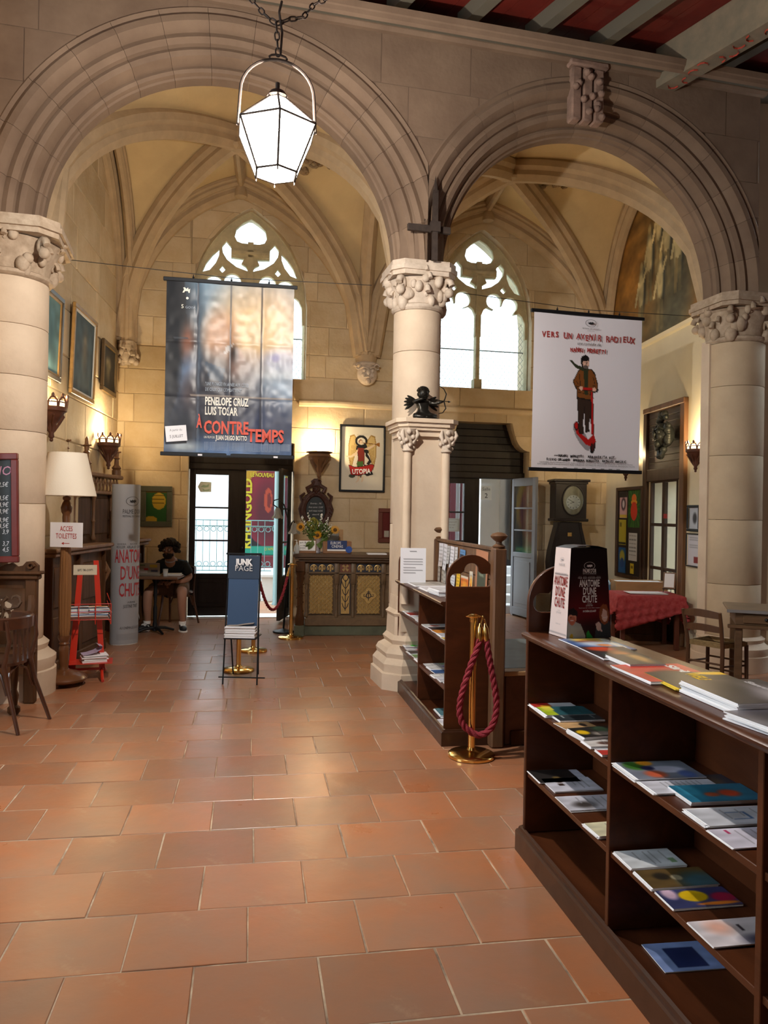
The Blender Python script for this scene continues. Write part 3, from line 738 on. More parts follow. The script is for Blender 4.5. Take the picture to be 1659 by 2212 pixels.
# ---- window tracery (stone), glass and leads
def tracery(cx_, name, label):
    root = struct(name, WB.mat(cx_, 0, -.20), label)
    T = mat('tracery_stone', (.60,.53,.34), .85, var=.3, scale=8, bump=.3, bscale=30)
    pf = [(-.026,.03),(-.026,-.02),(-.010,-.05),(.010,-.05),(.026,-.02),(.026,.03)]
    hw = WH; f = pointed(0, hw, SPR, APX)
    def bar(pts, sc=1.0, nm='tracery_bar'):
        pp = [(x*sc, y*sc) for x, y in pf]
        m = MB(); m.sweep([(x, 0, z) for x, z in pts], [(y, x) for x, y in pp], fix=(0,1,0)); return m.build(nm, T, root, smooth=True, ang=30)
    def arc(cx0, cz0, r, a0, a1, n=12): return [(cx0+r*cos(radians(a0+(a1-a0)*i/n)), cz0+r*sin(radians(a0+(a1-a0)*i/n))) for i in range(n+1)]
    # splayed moulded surround
    out = [(-hw, SILL)]+[(-hw, SPR)]+[(x, f(x)) for x in [-hw+2*hw*i/24 for i in range(1, 24)]]+[(hw, SPR), (hw, SILL)]
    bar(out, 1.5, 'jamb_moulding')
    m = MB(); m.sweep([(x*1.06, -.18, SPR+(z-SPR)*1.05 if z > SPR else z) for x, z in out], [(.0,.04),(-.03,0),(0,-.035),(.03,0)], fix=(0,1,0)); m.build('hood_moulding', STONE, root, smooth=True)
    # mullion
    m = MB(); m.box(-.035, .035, -.05, .04, SILL-.02, SPR+.15); m.lathe([(.035, SILL+.15), (.035, SPR+.1)], 10, cy=-.05); m.box(-.06, .06, -.10, .04, SILL-.02, SILL+.16); m.build('mullion', T, root, smooth=True)
    # pierced head: outline runs up the arch and back along the two lobed light heads
    def head(sx_):
        P_ = [(.04,-.22),(.04,.10),(.08,.19),(.14,.235),(.20,.215)]
        P_ += [(.245+.125*cos(radians(a)), .325+.125*sin(radians(a))) for a in range(225, 0, -20)]+[(.37,.28)]
        P_ += [(.50+.125*cos(radians(a)), .28+.125*sin(radians(a))) for a in range(170, -60, -20)]
        return [(sx_*x, z) for x, z in P_+[(.57,.15),(.64,.17),(.70,.12),(.745,.02),(.755,-.22)]]
    g_ = lambda x: f(x)-SPR
    outer = [(-hw,-.22)]+[(x, g_(x)) for x in [-hw+2*hw*i/28 for i in range(29)]]+[(hw,-.22)]+list(reversed(head(1)))+head(-1)
    holes = []
    for sx_ in (-1, 1):
        for q_ in ([(.04,.51),(.09,.58),(.14,.61),(.11,.67),(.26,.68),(.26,.80),(.32,.87),(.37,.80),(.36,.72),(.31,.64),(.20,.56)], [(.45,.76),(.53,.68),(.60,.58),(.65,.46),(.56,.49),(.49,.58),(.455,.67)], [(.39,.46),(.425,.495),(.39,.54),(.355,.495)]): holes.append([(sx_*x, z) for x, z in q_])
    tl = [(0,1.20),(.09,1.15),(.17,1.07),(.19,.98),(.16,.92),(.10,.90),(.04,.90),(0,.885)]; holes.append(tl+[(-x, z) for x, z in reversed(tl[1:-1])])
    for h_ in holes:
        mx_, mz_ = sum(p[0] for p in h_)/len(h_), sum(p[1] for p in h_)/len(h_); k_ = 1.22 if len(h_) > 4 else 1.5
        h_[:] = [(mx_+(x-mx_)*k_, mz_+(z-mz_)*k_*(.98 if len(h_) > 4 else 1)) for x, z in h_]
    me = plate([(x, z) for x, z in outer], holes, .09, .003); me.transform(Matrix.Translation((0, -.02, SPR))); me.materials.clear(); me.materials.append(T); inst(me, 'tracery_head', root)
    m = MB(); m.box(-.27, .27, -.09, .0, SPR+.69, SPR+.79); m.box(-.25, .25, -.11, -.07, SPR+.72, SPR+.76); m.box(-.04, .04, -.09, .03, SPR+.10, SPR+.90); m.build('cross', T, root)
    # sill
    MB().box(-hw-.02, hw+.02, -.20, .3, SILL-.10, SILL).build('sill', STONE, root)
    g = MB(); g.ribbon([(x, SILL, f(x) if abs(x) < hw else SPR) for x in [-hw+2*hw*i/20 for i in range(21)]], .05, .056); g.build('glass', glass_mat('window_glass', (.90,.96,.97), .06, .3), root)
    # lead diamond lattice, only up to the springing where it can be made out
    m = MB(); LG = mat('lead', (.20,.24,.25), .6); d = .075; zt = SPR+.05
    for x0, x1 in ((-hw, -.035), (.035, hw)):
        for sgn in (1, -1):
            k = -40
            while k < 60:
                c0 = k*d*1.0
                pts = []
                for x in (x0, x1):
                    pts.append((x, SILL+.02+c0*1.3+sgn*(x-x0)*1.35))
                (xa, za), (xb, zb) = pts
                lo, hi = SILL+.01, zt
                def cl(xa, za, xb, zb):
                    if za == zb: return None
                    ts = [0.0, 1.0]
                    for zl in (lo, hi):
                        t = (zl-za)/(zb-za)
                        if 0 < t < 1: ts.append(t)
                    ts.sort(); 
                    for a_, b_ in zip(ts, ts[1:]):
                        mz = za+(zb-za)*(a_+b_)/2
                        if lo <= mz <= hi: return (xa+(xb-xa)*a_, za+(zb-za)*a_, xa+(xb-xa)*b_, za+(zb-za)*b_)
                r_ = cl(xa, za, xb, zb)
                if r_ and hypot(r_[2]-r_[0], r_[3]-r_[1]) > .02: m.tube([(r_[0], .045, r_[1]), (r_[2], .045, r_[3])], .0022, 4, cap=False)
                k += 1
        m.tube([(x0, .04, SILL+.62), (x1, .04, SILL+.62)], .009, 5)
    o = m.build('lead_lattice', LG, root, kind='stuff')
    return root
tracery(w1c, 'window_1', 'left pointed traceried window partly behind the crumpled film poster')
tracery(w2c, 'window_2', 'right pointed traceried window with leaded lights')
for nm, s_, z_, w_, h_ in (('a', w1c, 4.5, 1.6, 2.4), ('b', w2c, 4.5, 1.6, 2.4), ('c', (hl[0]+hl[1])/2, 1.4, hl[1]-hl[0], 2.8), ('d', (hr[0]+hr[1])/2, 1.4, hr[1]-hr[0], 2.8)):
    p = WB.pt(s_, z_, -.62); o = light('sky_portal', 'AREA', p, 1, (1,1,1), w_, size_y=h_, target=p+WB.n); o.data.cycles.is_portal = True
p = WR.pt(sum(fd)/2, 1.2, -.55); o = light('sky_portal', 'AREA', p, 1, (1,1,1), 1.2, size_y=2.2, target=p+WR.n); o.data.cycles.is_portal = True

# ---- nave ceiling: painted boards, joists, a great beam and the wall plate
ceiling = struct('ceiling', WA.mat(0, 0, TH), 'painted timber nave ceiling, red boards between grey joists')
REDB = mat('red_boards', (.15,.014,.008), .6, var=.35, scale=4, bump=.1)
JOI = mat('joist_paint', (.12,.105,.075), .65, var=.3, scale=5, col2=(.11,.10,.075))
bd = MB()
SK = -.09   # the joists are skewed a little against the wall
for k in range(-30, 17):
    x = 1.30+k*.235; b_ = MB(); b_.add([(x+.003,0.1,6.08),(x+.232,0.1,6.08),(x+.232-11*SK*0+3.2,-11.5,6.08),(x+.003+3.2,-11.5,6.08),(x+.003,0.1,6.11),(x+.232,0.1,6.11),(x+3.432,-11.5,6.11),(x+3.203,-11.5,6.11)], [(0,1,2,3),(4,5,6,7),(0,1,5,4),(1,2,6,5),(2,3,7,6),(3,0,4,7)]).build('board', REDB, ceiling)
MB().box(-7, 6, -12, .5, 6.12, 6.4).build('roof_deck', BWOOD, ceiling)
kb = WAf.hit(1416, 181)[0]
for k in range(-12, 5):
    x = kb-.05-.66*4+.66*(k+1)
    if abs(x-kb) < .25: continue
    MB().add([(x,0,z) for z in (5.94,6.08)]+[(x+.11,0,z) for z in (5.94,6.08)]+[(x+3.2,-11.5,z) for z in (5.94,6.08)]+[(x+3.31,-11.5,z) for z in (5.94,6.08)], [(0,2,3,1),(4,5,7,6),(0,1,5,4),(2,6,7,3),(0,4,6,2),(1,3,7,5)]).build('joist', JOI, ceiling)
m = MB(); BEAM = mat('beam_paint', (.24,.19,.125), .65, var=.3, scale=6, col2=(.15,.13,.09))
zz = (5.70, 6.08); x = kb; m.add([(x,0,z) for z in zz]+[(x+.20,0,z) for z in zz]+[(x+3.2,-11.5,z) for z in zz]+[(x+3.4,-11.5,z) for z in zz], [(0,2,3,1),(4,5,7,6),(0,1,5,4),(2,6,7,3),(0,4,6,2),(1,3,7,5)]); gb = m.build('great_beam', BEAM, ceiling)
m = MB(); q = random.Random(2)
for i in range(22):
    t = i/22; yy = -.1-2.6*t; xx = x+.10+3.2*(-yy)/11.5+.04*sin(i*1.7); pts = [(xx+.05*cos(u+i), yy+.05*sin(u+i), 5.697) for u in [w*.7 for w in range(5)]]
    m.tube(pts, .011, 4, flat=.2)
m.build('painted_scroll', mat('scroll_red', (.36,.04,.02), .6), gb)
m = MB(); m.box(aL-.8, aR+2.2, -.10, .32, 5.82, 5.96); m.build('wall_plate', JOI, ceiling)
m = MB(); m.sweep([(aL-.8, -.0, 5.78), (1, -.0, 5.78), (aR+.03, -.0, 5.78)], [(0,0),(.05,0),(.07,.03),(.07,.05),(0,.05)]); m.build('cornice', STONE_A, ceiling)
MB().box(-4.3, 4.55, .32, 5.15, 6.40, 6.5).build('aisle_roof', BWOOD, struct('ceiling_roof', WA.mat()))
# ================================================================ THINGS
def seg(p, q): return (Vector(q)-Vector(p))
def frame_between(a, b):
    "frame whose s=0 is the middle between a and b"
    a = Vector((a[0], a[1], 0)); b = Vector((b[0], b[1], 0)); m = (a+b)/2
    return Frame(m.x, m.y, atan2(b.y-a.y, b.x-a.x)), (b-a).length

# ---- great lantern hanging in the nave
GLOW = bpy.data.materials.new('lantern_pane'); GLOW.use_nodes = True
_n = GLOW.node_tree.nodes; _l = GLOW.node_tree.links; _n.remove(_n['Principled BSDF'])
_t = _n.new('ShaderNodeBsdfTransparent'); _e = _n.new('ShaderNodeEmission'); _e.inputs[0].default_value = (1, .93, .82, 1); _e.inputs[1].default_value = 9.0
_x = _n.new('ShaderNodeMixShader'); _x.inputs[0].default_value = .5; _l.new(_t.outputs[0], _x.inputs[1]); _l.new(_e.outputs[0], _x.inputs[2]); _l.new(_x.outputs[0], _n['Material Output'].inputs[0])
lc = P(598, 280, 4.3)
lan = thing('lantern', 'large six-sided glass lantern, lit, hanging on a chain in the nave', 'lantern', TR(lc.x, lc.y, lc.z, rz=radians(12)))
zw, zb, zt = 0.0, -.25, .17; Rw, Rb, Rt = .235, .125, .05
hexp = lambda r, z: [(r*cos(pi/6+k*pi/3), r*sin(pi/6+k*pi/3), z) for k in range(6)]
W6, B6, T6 = hexp(Rw, zw), hexp(Rb, zb), hexp(Rt, zt)
for k in range(6):
    j = (k+1) % 6
    MB().add([W6[k], W6[j], B6[j], B6[k]], [(0,1,2,3)]).build('pane', GLOW, lan)
    MB().add([W6[k], W6[j], T6[j], T6[k]], [(0,1,2,3)]).build('pane', GLOW, lan)
MB().add(B6, [tuple(range(6))]).build('pane', GLOW, lan)
m = MB()
for k in range(6):
    j = (k+1) % 6
    for a, b_ in ((W6[k], W6[j]), (B6[k], B6[j]), (W6[k], B6[k]), (W6[k], T6[k]), (T6[k], T6[j])): m.tube([a, b_], .006, 6)
    m.sphere(B6[k], .009, 6, 4); m.tube([B6[k], (B6[k][0], B6[k][1], zb-.025)], .004, 5)
m.build('frame', RUST, lan)
m = MB(); m.lathe([(.052, zt), (.06, zt+.01), (.04, zt+.04), (.012, zt+.05), (.012, zt+.09)], 16); m.build('cap', RUST, lan, smooth=True)
m = MB(); pts = [(-.215, 0, 0), (-.21, 0, .10)]+[(.205*cos(pi-pi*i/16), 0, .19+.20*sin(pi-pi*i/16)) for i in range(17)]+[(.21, 0, .10), (.215, 0, 0)]
m.tube(pts, .009, 7); m.tube([(.05*cos(a), 0, .40+.018*sin(a)) for a in [i*.6 for i in range(-2, 8)]], .006, 5); m.build('hoop', RUST, lan, smooth=True)
m = MB(); m.sphere((0, 0, .035), .035, 12, 8); b_ = m.build('bulb', mat('bulb', (1,1,1), .5, emit=(1,.85,.6), estr=60), lan, smooth=True)
def link_mesh(R=.020, r=.0045, L=.012):
    m = MB(); m.tube([(R*cos(a)*.62, 0, R*sin(a)+(L/2 if sin(a) > 0 else -L/2)) for a in [i*pi/6 for i in range(12)]], r, 5, closed=True); return m.mesh('link', RUST, smooth=True)
lk = link_mesh(); n_l = 0
def chain(pts, parent, step=.038):
    pts = [Vector(p) for p in pts]; d = 0; i = 0
    for a, b_ in zip(pts, pts[1:]):
        L = (b_-a).length; t = (b_-a).normalized()
        k = int(L/step)
        for w in range(k):
            p = a+t*(w+.5)*L/k; R_ = t.to_track_quat('Z', 'Y').to_matrix().to_4x4(); i += 1
            inst(lk, 'chain_link', parent, Matrix.Translation(p) @ R_ @ Matrix.Rotation(pi/2*(i % 2), 4, 'Z'))
inv = lan.matrix_basis.inverted()
top = P(597, 52, 4.3)
chain([(0, 0, .41), inv @ top], lan)
chain([inv @ top, inv @ P(625, 42, 4.32), inv @ P(655, 38, 4.35), inv @ P(678, 10, 4.4), inv @ P(735, -14, 4.5)], lan)
chain([inv @ top, inv @ P(570, 30, 4.32), inv @ P(540, -5, 4.36)], lan)
m = MB(); m.tube([inv @ P(735, -14, 4.5), inv @ Vector((-.05, 4.7, 6.08))], .006, 5); m.tube([inv @ P(540, -5, 4.36), inv @ Vector((-.95, 4.6, 6.08))], .006, 5)
m.tube([(.012, 0, .42), (.02, .01, .55), (.0, -.012, .65), (.015, 0, .72)], .007, 5); m.build('cable', RUST, lan)
light('lantern_light', 'POINT', (lc.x, lc.y, lc.z-.07), 640, (1.0, .91, .82), .04)

# ---- wire strung across the back of the arches, and the two hanging film posters
def hang(px0, px1, y0, y1, Y0, Y1, name, label, paint, pad=.03, gloss=None, bend=None, clips=2):
    a = P(px0, y0, Y0); b_ = P(px1, y0, Y1); fr, w = frame_between(a, b_); zt_ = fr.hit((px0+px1)/2, y0)[1]; zb_ = fr.hit((px0+px1)/2, y1)[1]; h = zt_-zb_
    root = thing(name, label, 'poster', fr.mat(0, zb_, 0)); sheet('sheet', paint, w, h, root, mt=gloss, bend=bend)
    for z in (0, h):
        m = MB(); m.cbox(-w/2-pad, w/2+pad, -.016, .016, z-.018, z+.018, .004); m.build('rail', IRON, root)
    return root, w, h, fr
# left: dark blue crumpled film poster
p = Paint(91, 121, (40, 58, 80), .75)
p.grad((112,146,170), (52,72,98), 0, .6); p.poly([(0,0),(.14,0),(.16,.25),(.12,.6),(0,.9)], (14,18,24)); p.ell(.06, .28, .17, .36, (13,16,22), .6)
p.ell(.85, .25, .42, .36, (214,196,176), .6); p.ell(.66, .30, .28, .26, (220,190,146), .45); p.ell(.42, .33, .13, .16, (190,150,120), .35); p.ell(.90, .44, .16, .07, (170,165,175), .4)
p.ell(.55, .47, .05, .07, (120,60,50), .5); p.ell(.53, .42, .03, .05, (25,22,24), .6); p.ell(.17, .36, .05, .10, (120,75,55), .6); p.ell(.19, .56, .06, .10, (120,150,190), .8); p.ell(.2, .68, .06, .12, (110,80,70), .6)
p.ell(.37, .60, .18, .16, (50,52,60), .5); p.ell(.62, .50, .12, .10, (150,130,120), .6); p.ell(.88, .62, .22, .14, (140,160,180), .7); p.ell(.86, .42, .03, .022, (96,92,140), .5)
p.ell(.45, .78, .40, .18, (52,52,62), .6); p.ell(.85, .83, .3, .12, (45,55,82), .6); p.ell(.5, .97, .6, .06, (92,120,160), .8); p.ell(.12, .86, .14, .12, (26,32,44), .5); p.ell(.15, .955, .12, .03, (150,160,165), .6)
p.rect(.06, .33, .17, .336, (60,64,70)); p.poly([(.46,.37),(.53,.345),(.50,.39),(.45,.42)],(210,204,198)); p.poly([(.30,.46),(.46,.50),(.44,.58),(.34,.56)],(54,70,88)); p.ell(.62,.30,.05,.06,(226,196,150),.6); p.noise(10, .08, 3); p.noise(40, .07, 4)
for c_ in (.245, .5, .745): p.line([(c_,0),(c_+.004,.9)], .0035, (70,72,80))
for c_ in (.33, .66): p.line([(0.2,c_),(1,c_)], .002, (150,140,130))
rb = np.random.RandomState(3); fg = rb.rand(40, 40)*2-1
def crumple(X, Z):
    u, v = X/1.22+.5, Z/1.6
    y = 0
    for c_ in (.25, .5, .75): y += .012*math.exp(-abs(u-c_)/.02)*(1 if c_ != .5 else -1)
    for c_ in (.33, .66): y += .006*math.exp(-abs(v-c_)/.012)
    fx, fy = min(max(u, 0), .999)*26, min(max(v, 0), .999)*30; i, j = int(fx), int(fy); tx, ty = fx-i, fy-j
    n = (fg[j,i]*(1-tx)+fg[j,i+1]*tx)*(1-ty)+(fg[j+1,i]*(1-tx)+fg[j+1,i+1]*tx)*ty
    y += n*.0042*(1 if .25 < v < .95 else .5)*(1 if u > .2 else .4)+.010*sin(u*9+v*3)
    return (X, y, Z)
GLOSSY = mat('glossy_poster', (.5,.5,.5), .38, attr='Col', spec=.6)
po1, w1, h1, f1 = hang(360, 636, 612, 984, 7.14, 7.36, 'film_poster', 'large crumpled dark blue film poster hanging in the left arch, red title', p, gloss=GLOSSY, bend=crumple)
CREAM = mat('cream_print', (.80,.78,.68), .5); RED1 = mat('poster_red', (.68,.09,.05), .5); LBLUE = mat('pale_blue_print', (.35,.42,.5), .5)
def tx(s, size, m_, par, x, zf, W, H, maxw=None, al='CENTER', **k): return text(s, size, m_, par, x=(x-.5)*W, z=H*(1-zf), y=k.pop('y', -.02), maxw=maxw, align=al, **k)
tx('"UNE PLONGÉE EN APNÉE AUX CÔTÉS', .045, LBLUE, po1, .31, .60, w1, h1, maxw=.40, al='LEFT')
tx('DE CEUX QUI COMBATTENT"', .045, LBLUE, po1, .31, .632, w1, h1, maxw=.34, al='LEFT')
tx('PENELOPE CRUZ', .105, CREAM, po1, .31, .712, w1, h1, maxw=.40, al='LEFT', bold=.003)
tx('LUIS TOSAR', .105, CREAM, po1, .31, .768, w1, h1, maxw=.30, al='LEFT', bold=.003)
tx('À', .14, RED1, po1, .25, .845, w1, h1, maxw=.05, al='LEFT', bold=.004)
tx('CONTRE', .165, RED1, po1, .305, .875, w1, h1, maxw=.41, al='LEFT', bold=.005)
tx('TEMPS', .165, RED1, po1, .645, .915, w1, h1, maxw=.345, al='LEFT', bold=.005)
tx('UN FILM DE', .03, CREAM, po1, .305, .905, w1, h1, maxw=.10, al='LEFT'); tx('JUAN DIEGO BOTTO', .06, CREAM, po1, .40, .912, w1, h1, maxw=.29, al='LEFT', bold=.002)
for i in range(6): tx('AVEC LA PARTICIPATION DE LA PRODUCTION MUSIQUE MONTAGE IMAGE SON DÉCORS COSTUMES', .014, LBLUE, po1, .31, .932+.0085*i, w1, h1, maxw=.80-(.1 if i == 5 else 0), al='LEFT')
tx('5', .05, CREAM, po1, .125, .165, w1, h1, maxw=.02); tx('GOYA', .032, LBLUE, po1, .185, .165, w1, h1, maxw=.09)
m = MB(); m.prism([(-.445,1.50),(-.43,1.53),(-.44,1.545),(-.425,1.55),(-.41,1.535),(-.395,1.55),(-.39,1.53),(-.375,1.54),(-.38,1.50),(-.39,1.50),(-.395,1.515),(-.42,1.515),(-.43,1.50)], -.022, -.021)
m.prism([(-.40+.012*cos(a), 1.45+.012*sin(a)) for a in [i*.5236 for i in range(12)]], -.022, -.021); m.build('festival_emblem', CREAM, po1)
pn = thing('paper_note', 'small white typed paper note pinned on the bottom left of the crumpled poster', 'note', f1.mat(-.47, po1.location.z+.115, .035) @ Matrix.Rotation(radians(-6), 4, 'Y'))
MB().box(-.095, .095, -.001, .001, 0, .145).build('sheet', PAPER, pn)
text('A partir du', .032, INKG, pn, 0, .095, -.002, maxw=.11); text('5 JUILLET', .036, INK, pn, 0, .035, -.002, maxw=.12)
for s_ in (-.28, .42): MB().box(s_, s_+.04, -.024, -.016, -.012, .004).build('clip', PAPER, po1)
# right: white film poster with a man on a red scooter
p = Paint(141, 191, (232, 229, 234), .73); J = (122, 72, 30); K = (18, 16, 15); PT = (52, 38, 30); G = (46, 52, 32); SK_ = (222, 178, 155); SR = (178, 26, 24)
p.ell(.455, .785, .045, .10, (150,148,152), 0, -32)
p.poly([(.38,.70),(.41,.69),(.43,.73),(.455,.765),(.52,.80),(.56,.77),(.585,.80),(.575,.85),(.55,.84),(.50,.835),(.44,.79),(.405,.765)], SR); p.ell(.405,.715,.022,.030, K); p.ell(.405,.715,.014,.022, SR); p.ell(.565,.845,.024,.045, K, 0, 12); p.ell(.565,.845,.012,.028, (70,30,30), 0, 12)
p.poly([(.405,.52),(.555,.52),(.55,.62),(.525,.70),(.53,.75),(.49,.755),(.485,.70),(.475,.60),(.47,.70),(.475,.765),(.43,.765),(.42,.68)], K); p.poly([(.41,.525),(.55,.525),(.543,.62),(.52,.70),(.522,.742),(.497,.745),(.49,.70),(.478,.58),(.463,.70),(.467,.758),(.438,.758),(.428,.68)], PT)
p.poly([(.415,.36),(.44,.345),(.54,.345),(.575,.37),(.605,.44),(.60,.49),(.56,.50),(.565,.535),(.54,.55),(.42,.54),(.40,.53),(.405,.49),(.375,.45),(.365,.43)], K); p.poly([(.42,.365),(.445,.352),(.535,.352),(.57,.378),(.596,.44),(.592,.482),(.553,.49),(.556,.528),(.535,.541),(.425,.532),(.409,.524),(.414,.482),(.383,.45),(.373,.432)], J)
for a in (((.425,.38),(.435,.44),(.43,.48)),((.40,.43),(.42,.45)),((.40,.46),(.43,.465)),((.56,.40),(.575,.44)),((.55,.45),(.585,.455)),((.42,.50),(.55,.51))): p.line(a, .0022, K)
p.poly([(.465,.345),(.515,.345),(.51,.42),(.51,.515),(.475,.51),(.472,.42)], G); p.poly([(.33,.30),(.355,.296),(.40,.325),(.46,.335),(.515,.335),(.50,.36),(.45,.358),(.39,.345),(.345,.31)], G)
p.ell(.48,.303,.040,.046, K); p.ell(.487,.310,.030,.036, SK_); p.ell(.487,.334,.024,.013, (95,85,80)); p.ell(.48,.280,.038,.020, K); p.line([(.477,.303),(.482,.303)], .003, K); p.line([(.495,.303),(.50,.303)], .003, K); p.line([(.490,.308),(.493,.318)], .0015, K)
p.line([(.43,.478),(.60,.478)], .007, K); p.line([(.46,.475),(.56,.475)], .008, SR); p.poly([(.535,.49),(.56,.49),(.575,.76),(.545,.77),(.54,.60)], K); p.poly([(.54,.49),(.555,.49),(.569,.76),(.55,.765),(.545,.60)], SR); p.ell(.445,.472,.018,.013, SK_); p.ell(.57,.476,.018,.013, SK_); p.poly([(.545,.78),(.57,.76),(.595,.81),(.56,.83)], SR)
po2, w2, h2, f2 = hang(1153, 1386, 680, 1017, 7.77, 8.05, 'film_poster', 'large white film poster hanging in the right arch, man on a red scooter', p, gloss=mat('satin_poster', (.5,.5,.5), .5, attr='Col'), bend=lambda X, Z: (X, .012*sin(X*5+Z), Z))
HR = mat('hand_red', (.36,.045,.04), .6)
def hand(s, size, m_, par, x0, zf, W, H, width, seed, y=-.016, bold=.002):
    q = random.Random(seed); n = len(s); 
    for i, ch in enumerate(s):
        if ch != ' ': text(ch, size*q.uniform(.92, 1.08), m_, par, x=(x0-.5)*W+width*(i+.5)/n, z=H*(1-zf)+q.uniform(-.008, .008)*size/.1, y=y, rz=q.uniform(-.08, .08), bold=bold, sx=.8)
hand('VERS UN AVENIR RADIEUX', .085, HR, po2, .07, .165, w2, h2, .86*w2, 3, bold=.0025)
text('une comédie de', .045, INK, po2, .0, h2*.802, -.016, maxw=.26, shear=.3); hand('NANNI MORETTI', .055, HR, po2, .33, .243, w2, h2, .34*w2, 4, bold=.003)
text('avec', .032, INK, po2, -.34, h2*.086, -.016, maxw=.05, shear=.3)
hand('NANNI MORETTI  MARGHERITA BUY', .034, INK, po2, .24, .918, w2, h2, .52*w2, 5, bold=.002); hand('SILVIO ORLANDO  BARBORA BOBULOVA  MATHIEU AMALRIC', .032, INK, po2, .13, .942, w2, h2, .74*w2, 6, bold=.002)
for i in range(2): text('SACHER FILM FANDANGO RAI CINEMA LE PACTE FRANCE CINEMA PRODUCTION', .02, INKG, po2, 0, h2*(.042-.012*i), -.016, maxw=(.86 if i == 0 else .9)*w2)
for x_ in (-.36, -.24, -.12, -.03, .08, .18, .27, .36): m = MB(); m.box(x_-.02, x_+.02, -.016, -.015, h2*.010, h2*.010+.010); m.build('small_logo', INKG, po2)
def palm(par, x, z, r, m1, y=-.016, sx=1.0):
    m = MB(); n = 30
    for i in range(n):
        a0, a1 = 2*pi*i/n, 2*pi*(i+1)/n
        m.add([(x+sx*R*cos(a), y, z+R*.62*sin(a)) for R in (r, r*.93) for a in (a0, a1)], [(0,1,3,2)])
    k = [(-.62,-.18),(-.45,-.05),(-.55,.2),(-.3,.08),(-.1,.22),(.1,.12),(.3,.25),(.45,.12),(.65,.16),(.5,.0),(.62,-.12),(.35,-.14),(.2,-.28),(0,-.16),(-.2,-.25),(-.4,-.16)]
    m.add([(x+sx*r*a*.9, y, z+r*b_*.9) for a, b_ in k], [tuple(range(len(k)))]); return m.build('palm_emblem', m1, par)
palm(po2, .02, h2*.945, .062, INK); text('FESTIVAL DE CANNES', .018, INK, po2, .02, h2*.905, -.016, maxw=.19); text('COMPÉTITION', .012, INKG, po2, .02, h2*.892, -.016, maxw=.08)
m = MB(); zt1 = po1.location.z+h1+.05; zt2 = po2.location.z+h2+.05
for fr_, x0, x1, z0, rt in ((f1, -w1/2-.9, w1/2+.75, zt1, 'hanging_wire'), (f2, -w2/2-.75, w2/2+.65, zt2, 'hanging_wire')):
    m = MB(); m.tube([fr_.pt(x0, z0+.06), fr_.pt(0, z0, 0), fr_.pt(x1, z0+.03)], .0035, 5)
    for s_ in (-.35, 0, .35): m.tube([fr_.pt(s_, z0-.068), fr_.pt(s_, z0+.005)], .004, 5); m.sphere(fr_.pt(s_, z0-.02), .011, 6, 4)
    o = m.build(rt, IRON, None); tag(o, 'thin wire holding up the crumpled blue poster in the left arch' if fr_ is f1 else 'thin wire holding up the white scooter poster in the right arch', 'wire')

# ---- framed pictures on the left wall
def picture(fr, px0, px1, py0, py1, name, label, cat, fmat, paint, fw=.05, d=.05, inner=None, depth=.06, z=None, s=None, mt=PRINTM, group=None, tilt=0):
    if s is None:
        a = fr.hit(px0, (py0+py1)/2, d); b_ = fr.hit(px1, (py0+py1)/2, d); s0, s1 = a[0], b_[0]
        zc = fr.hit((px0+px1)/2, py0, d)[1]; zb_ = fr.hit((px0+px1)/2, py1, d)[1]
    else: (s0, s1), (zb_, zc) = s, z
    w, h = abs(s1-s0), zc-zb_
    root = thing(name, label, cat, fr.mat((s0+s1)/2, zb_, d) @ Matrix.Rotation(tilt, 4, 'X'), group)
    for x0, x1, a, e in ((-w/2, w/2, 0, fw), (-w/2, w/2, h-fw, h), (-w/2, -w/2+fw, fw, h-fw), (w/2-fw, w/2, fw, h-fw)): MB().cbox(x0, x1, -.015, d-.03, a, e, .006).build('frame_rail', fmat, root)
    if inner:
        k = fw+.02
        for x0, x1, a, e in ((-w/2+fw, w/2-fw, fw, k), (-w/2+fw, w/2-fw, h-k, h-fw), (-w/2+fw, -w/2+k, k, h-k), (w/2-k, w/2-fw, k, h-k)): MB().box(x0, x1, -.004, .02, a, e).build('slip', inner, root)
    sheet('picture', paint, w-2*fw, h-2*fw, root, M=TR(0, .008, fw), mt=mt)
    MB().box(-w/2+.01, w/2-.01, .010, max(.013, d-.025), .01, h-.01).build('backing', BWOOD, root)
    return root, w, h
GILT = mat('gilt_wood', (.33,.19,.06), .45, var=.4, scale=12)
p = Paint(30, 50, (58, 76, 84), .6); p.ell(.55, .42, .10, .22, (120,112,100), .8); p.ell(.55, .30, .05, .05, (150,140,120), .6); p.noise(9, .2)
picture(WL, 153, 203, 672, 862, 'painting', 'tall dark grey-blue painting in a narrow gilt frame on the left wall, centre of three', 'painting', GILT, p, inner=PAPERD, tilt=.03)
p = Paint(30, 50, (90, 125, 130), .6); p.ell(.6, .5, .2, .3, (50, 80, 90), .8); p.noise(9, .2, 5)
picture(WL, 78, 131, 622, 815, 'painting', 'pale blue painting half hidden by the left column', 'painting', mat('dark_frame', (.05,.04,.03), .4), p, inner=GILT, tilt=.03)
p = Paint(30, 50, (38, 34, 24), .6); p.ell(.45, .38, .2, .14, (130,118,85), .5); p.ell(.45, .62, .12, .2, (96,86,60), .6); p.noise(9, .2, 6)
picture(WL, 220, 250, 742, 852, 'painting', 'small dark portrait in a brown frame nearest the corner of the left wall', 'painting', mat('brown_frame', (.13,.08,.03), .5, var=.3), p, fw=.06, tilt=.02)

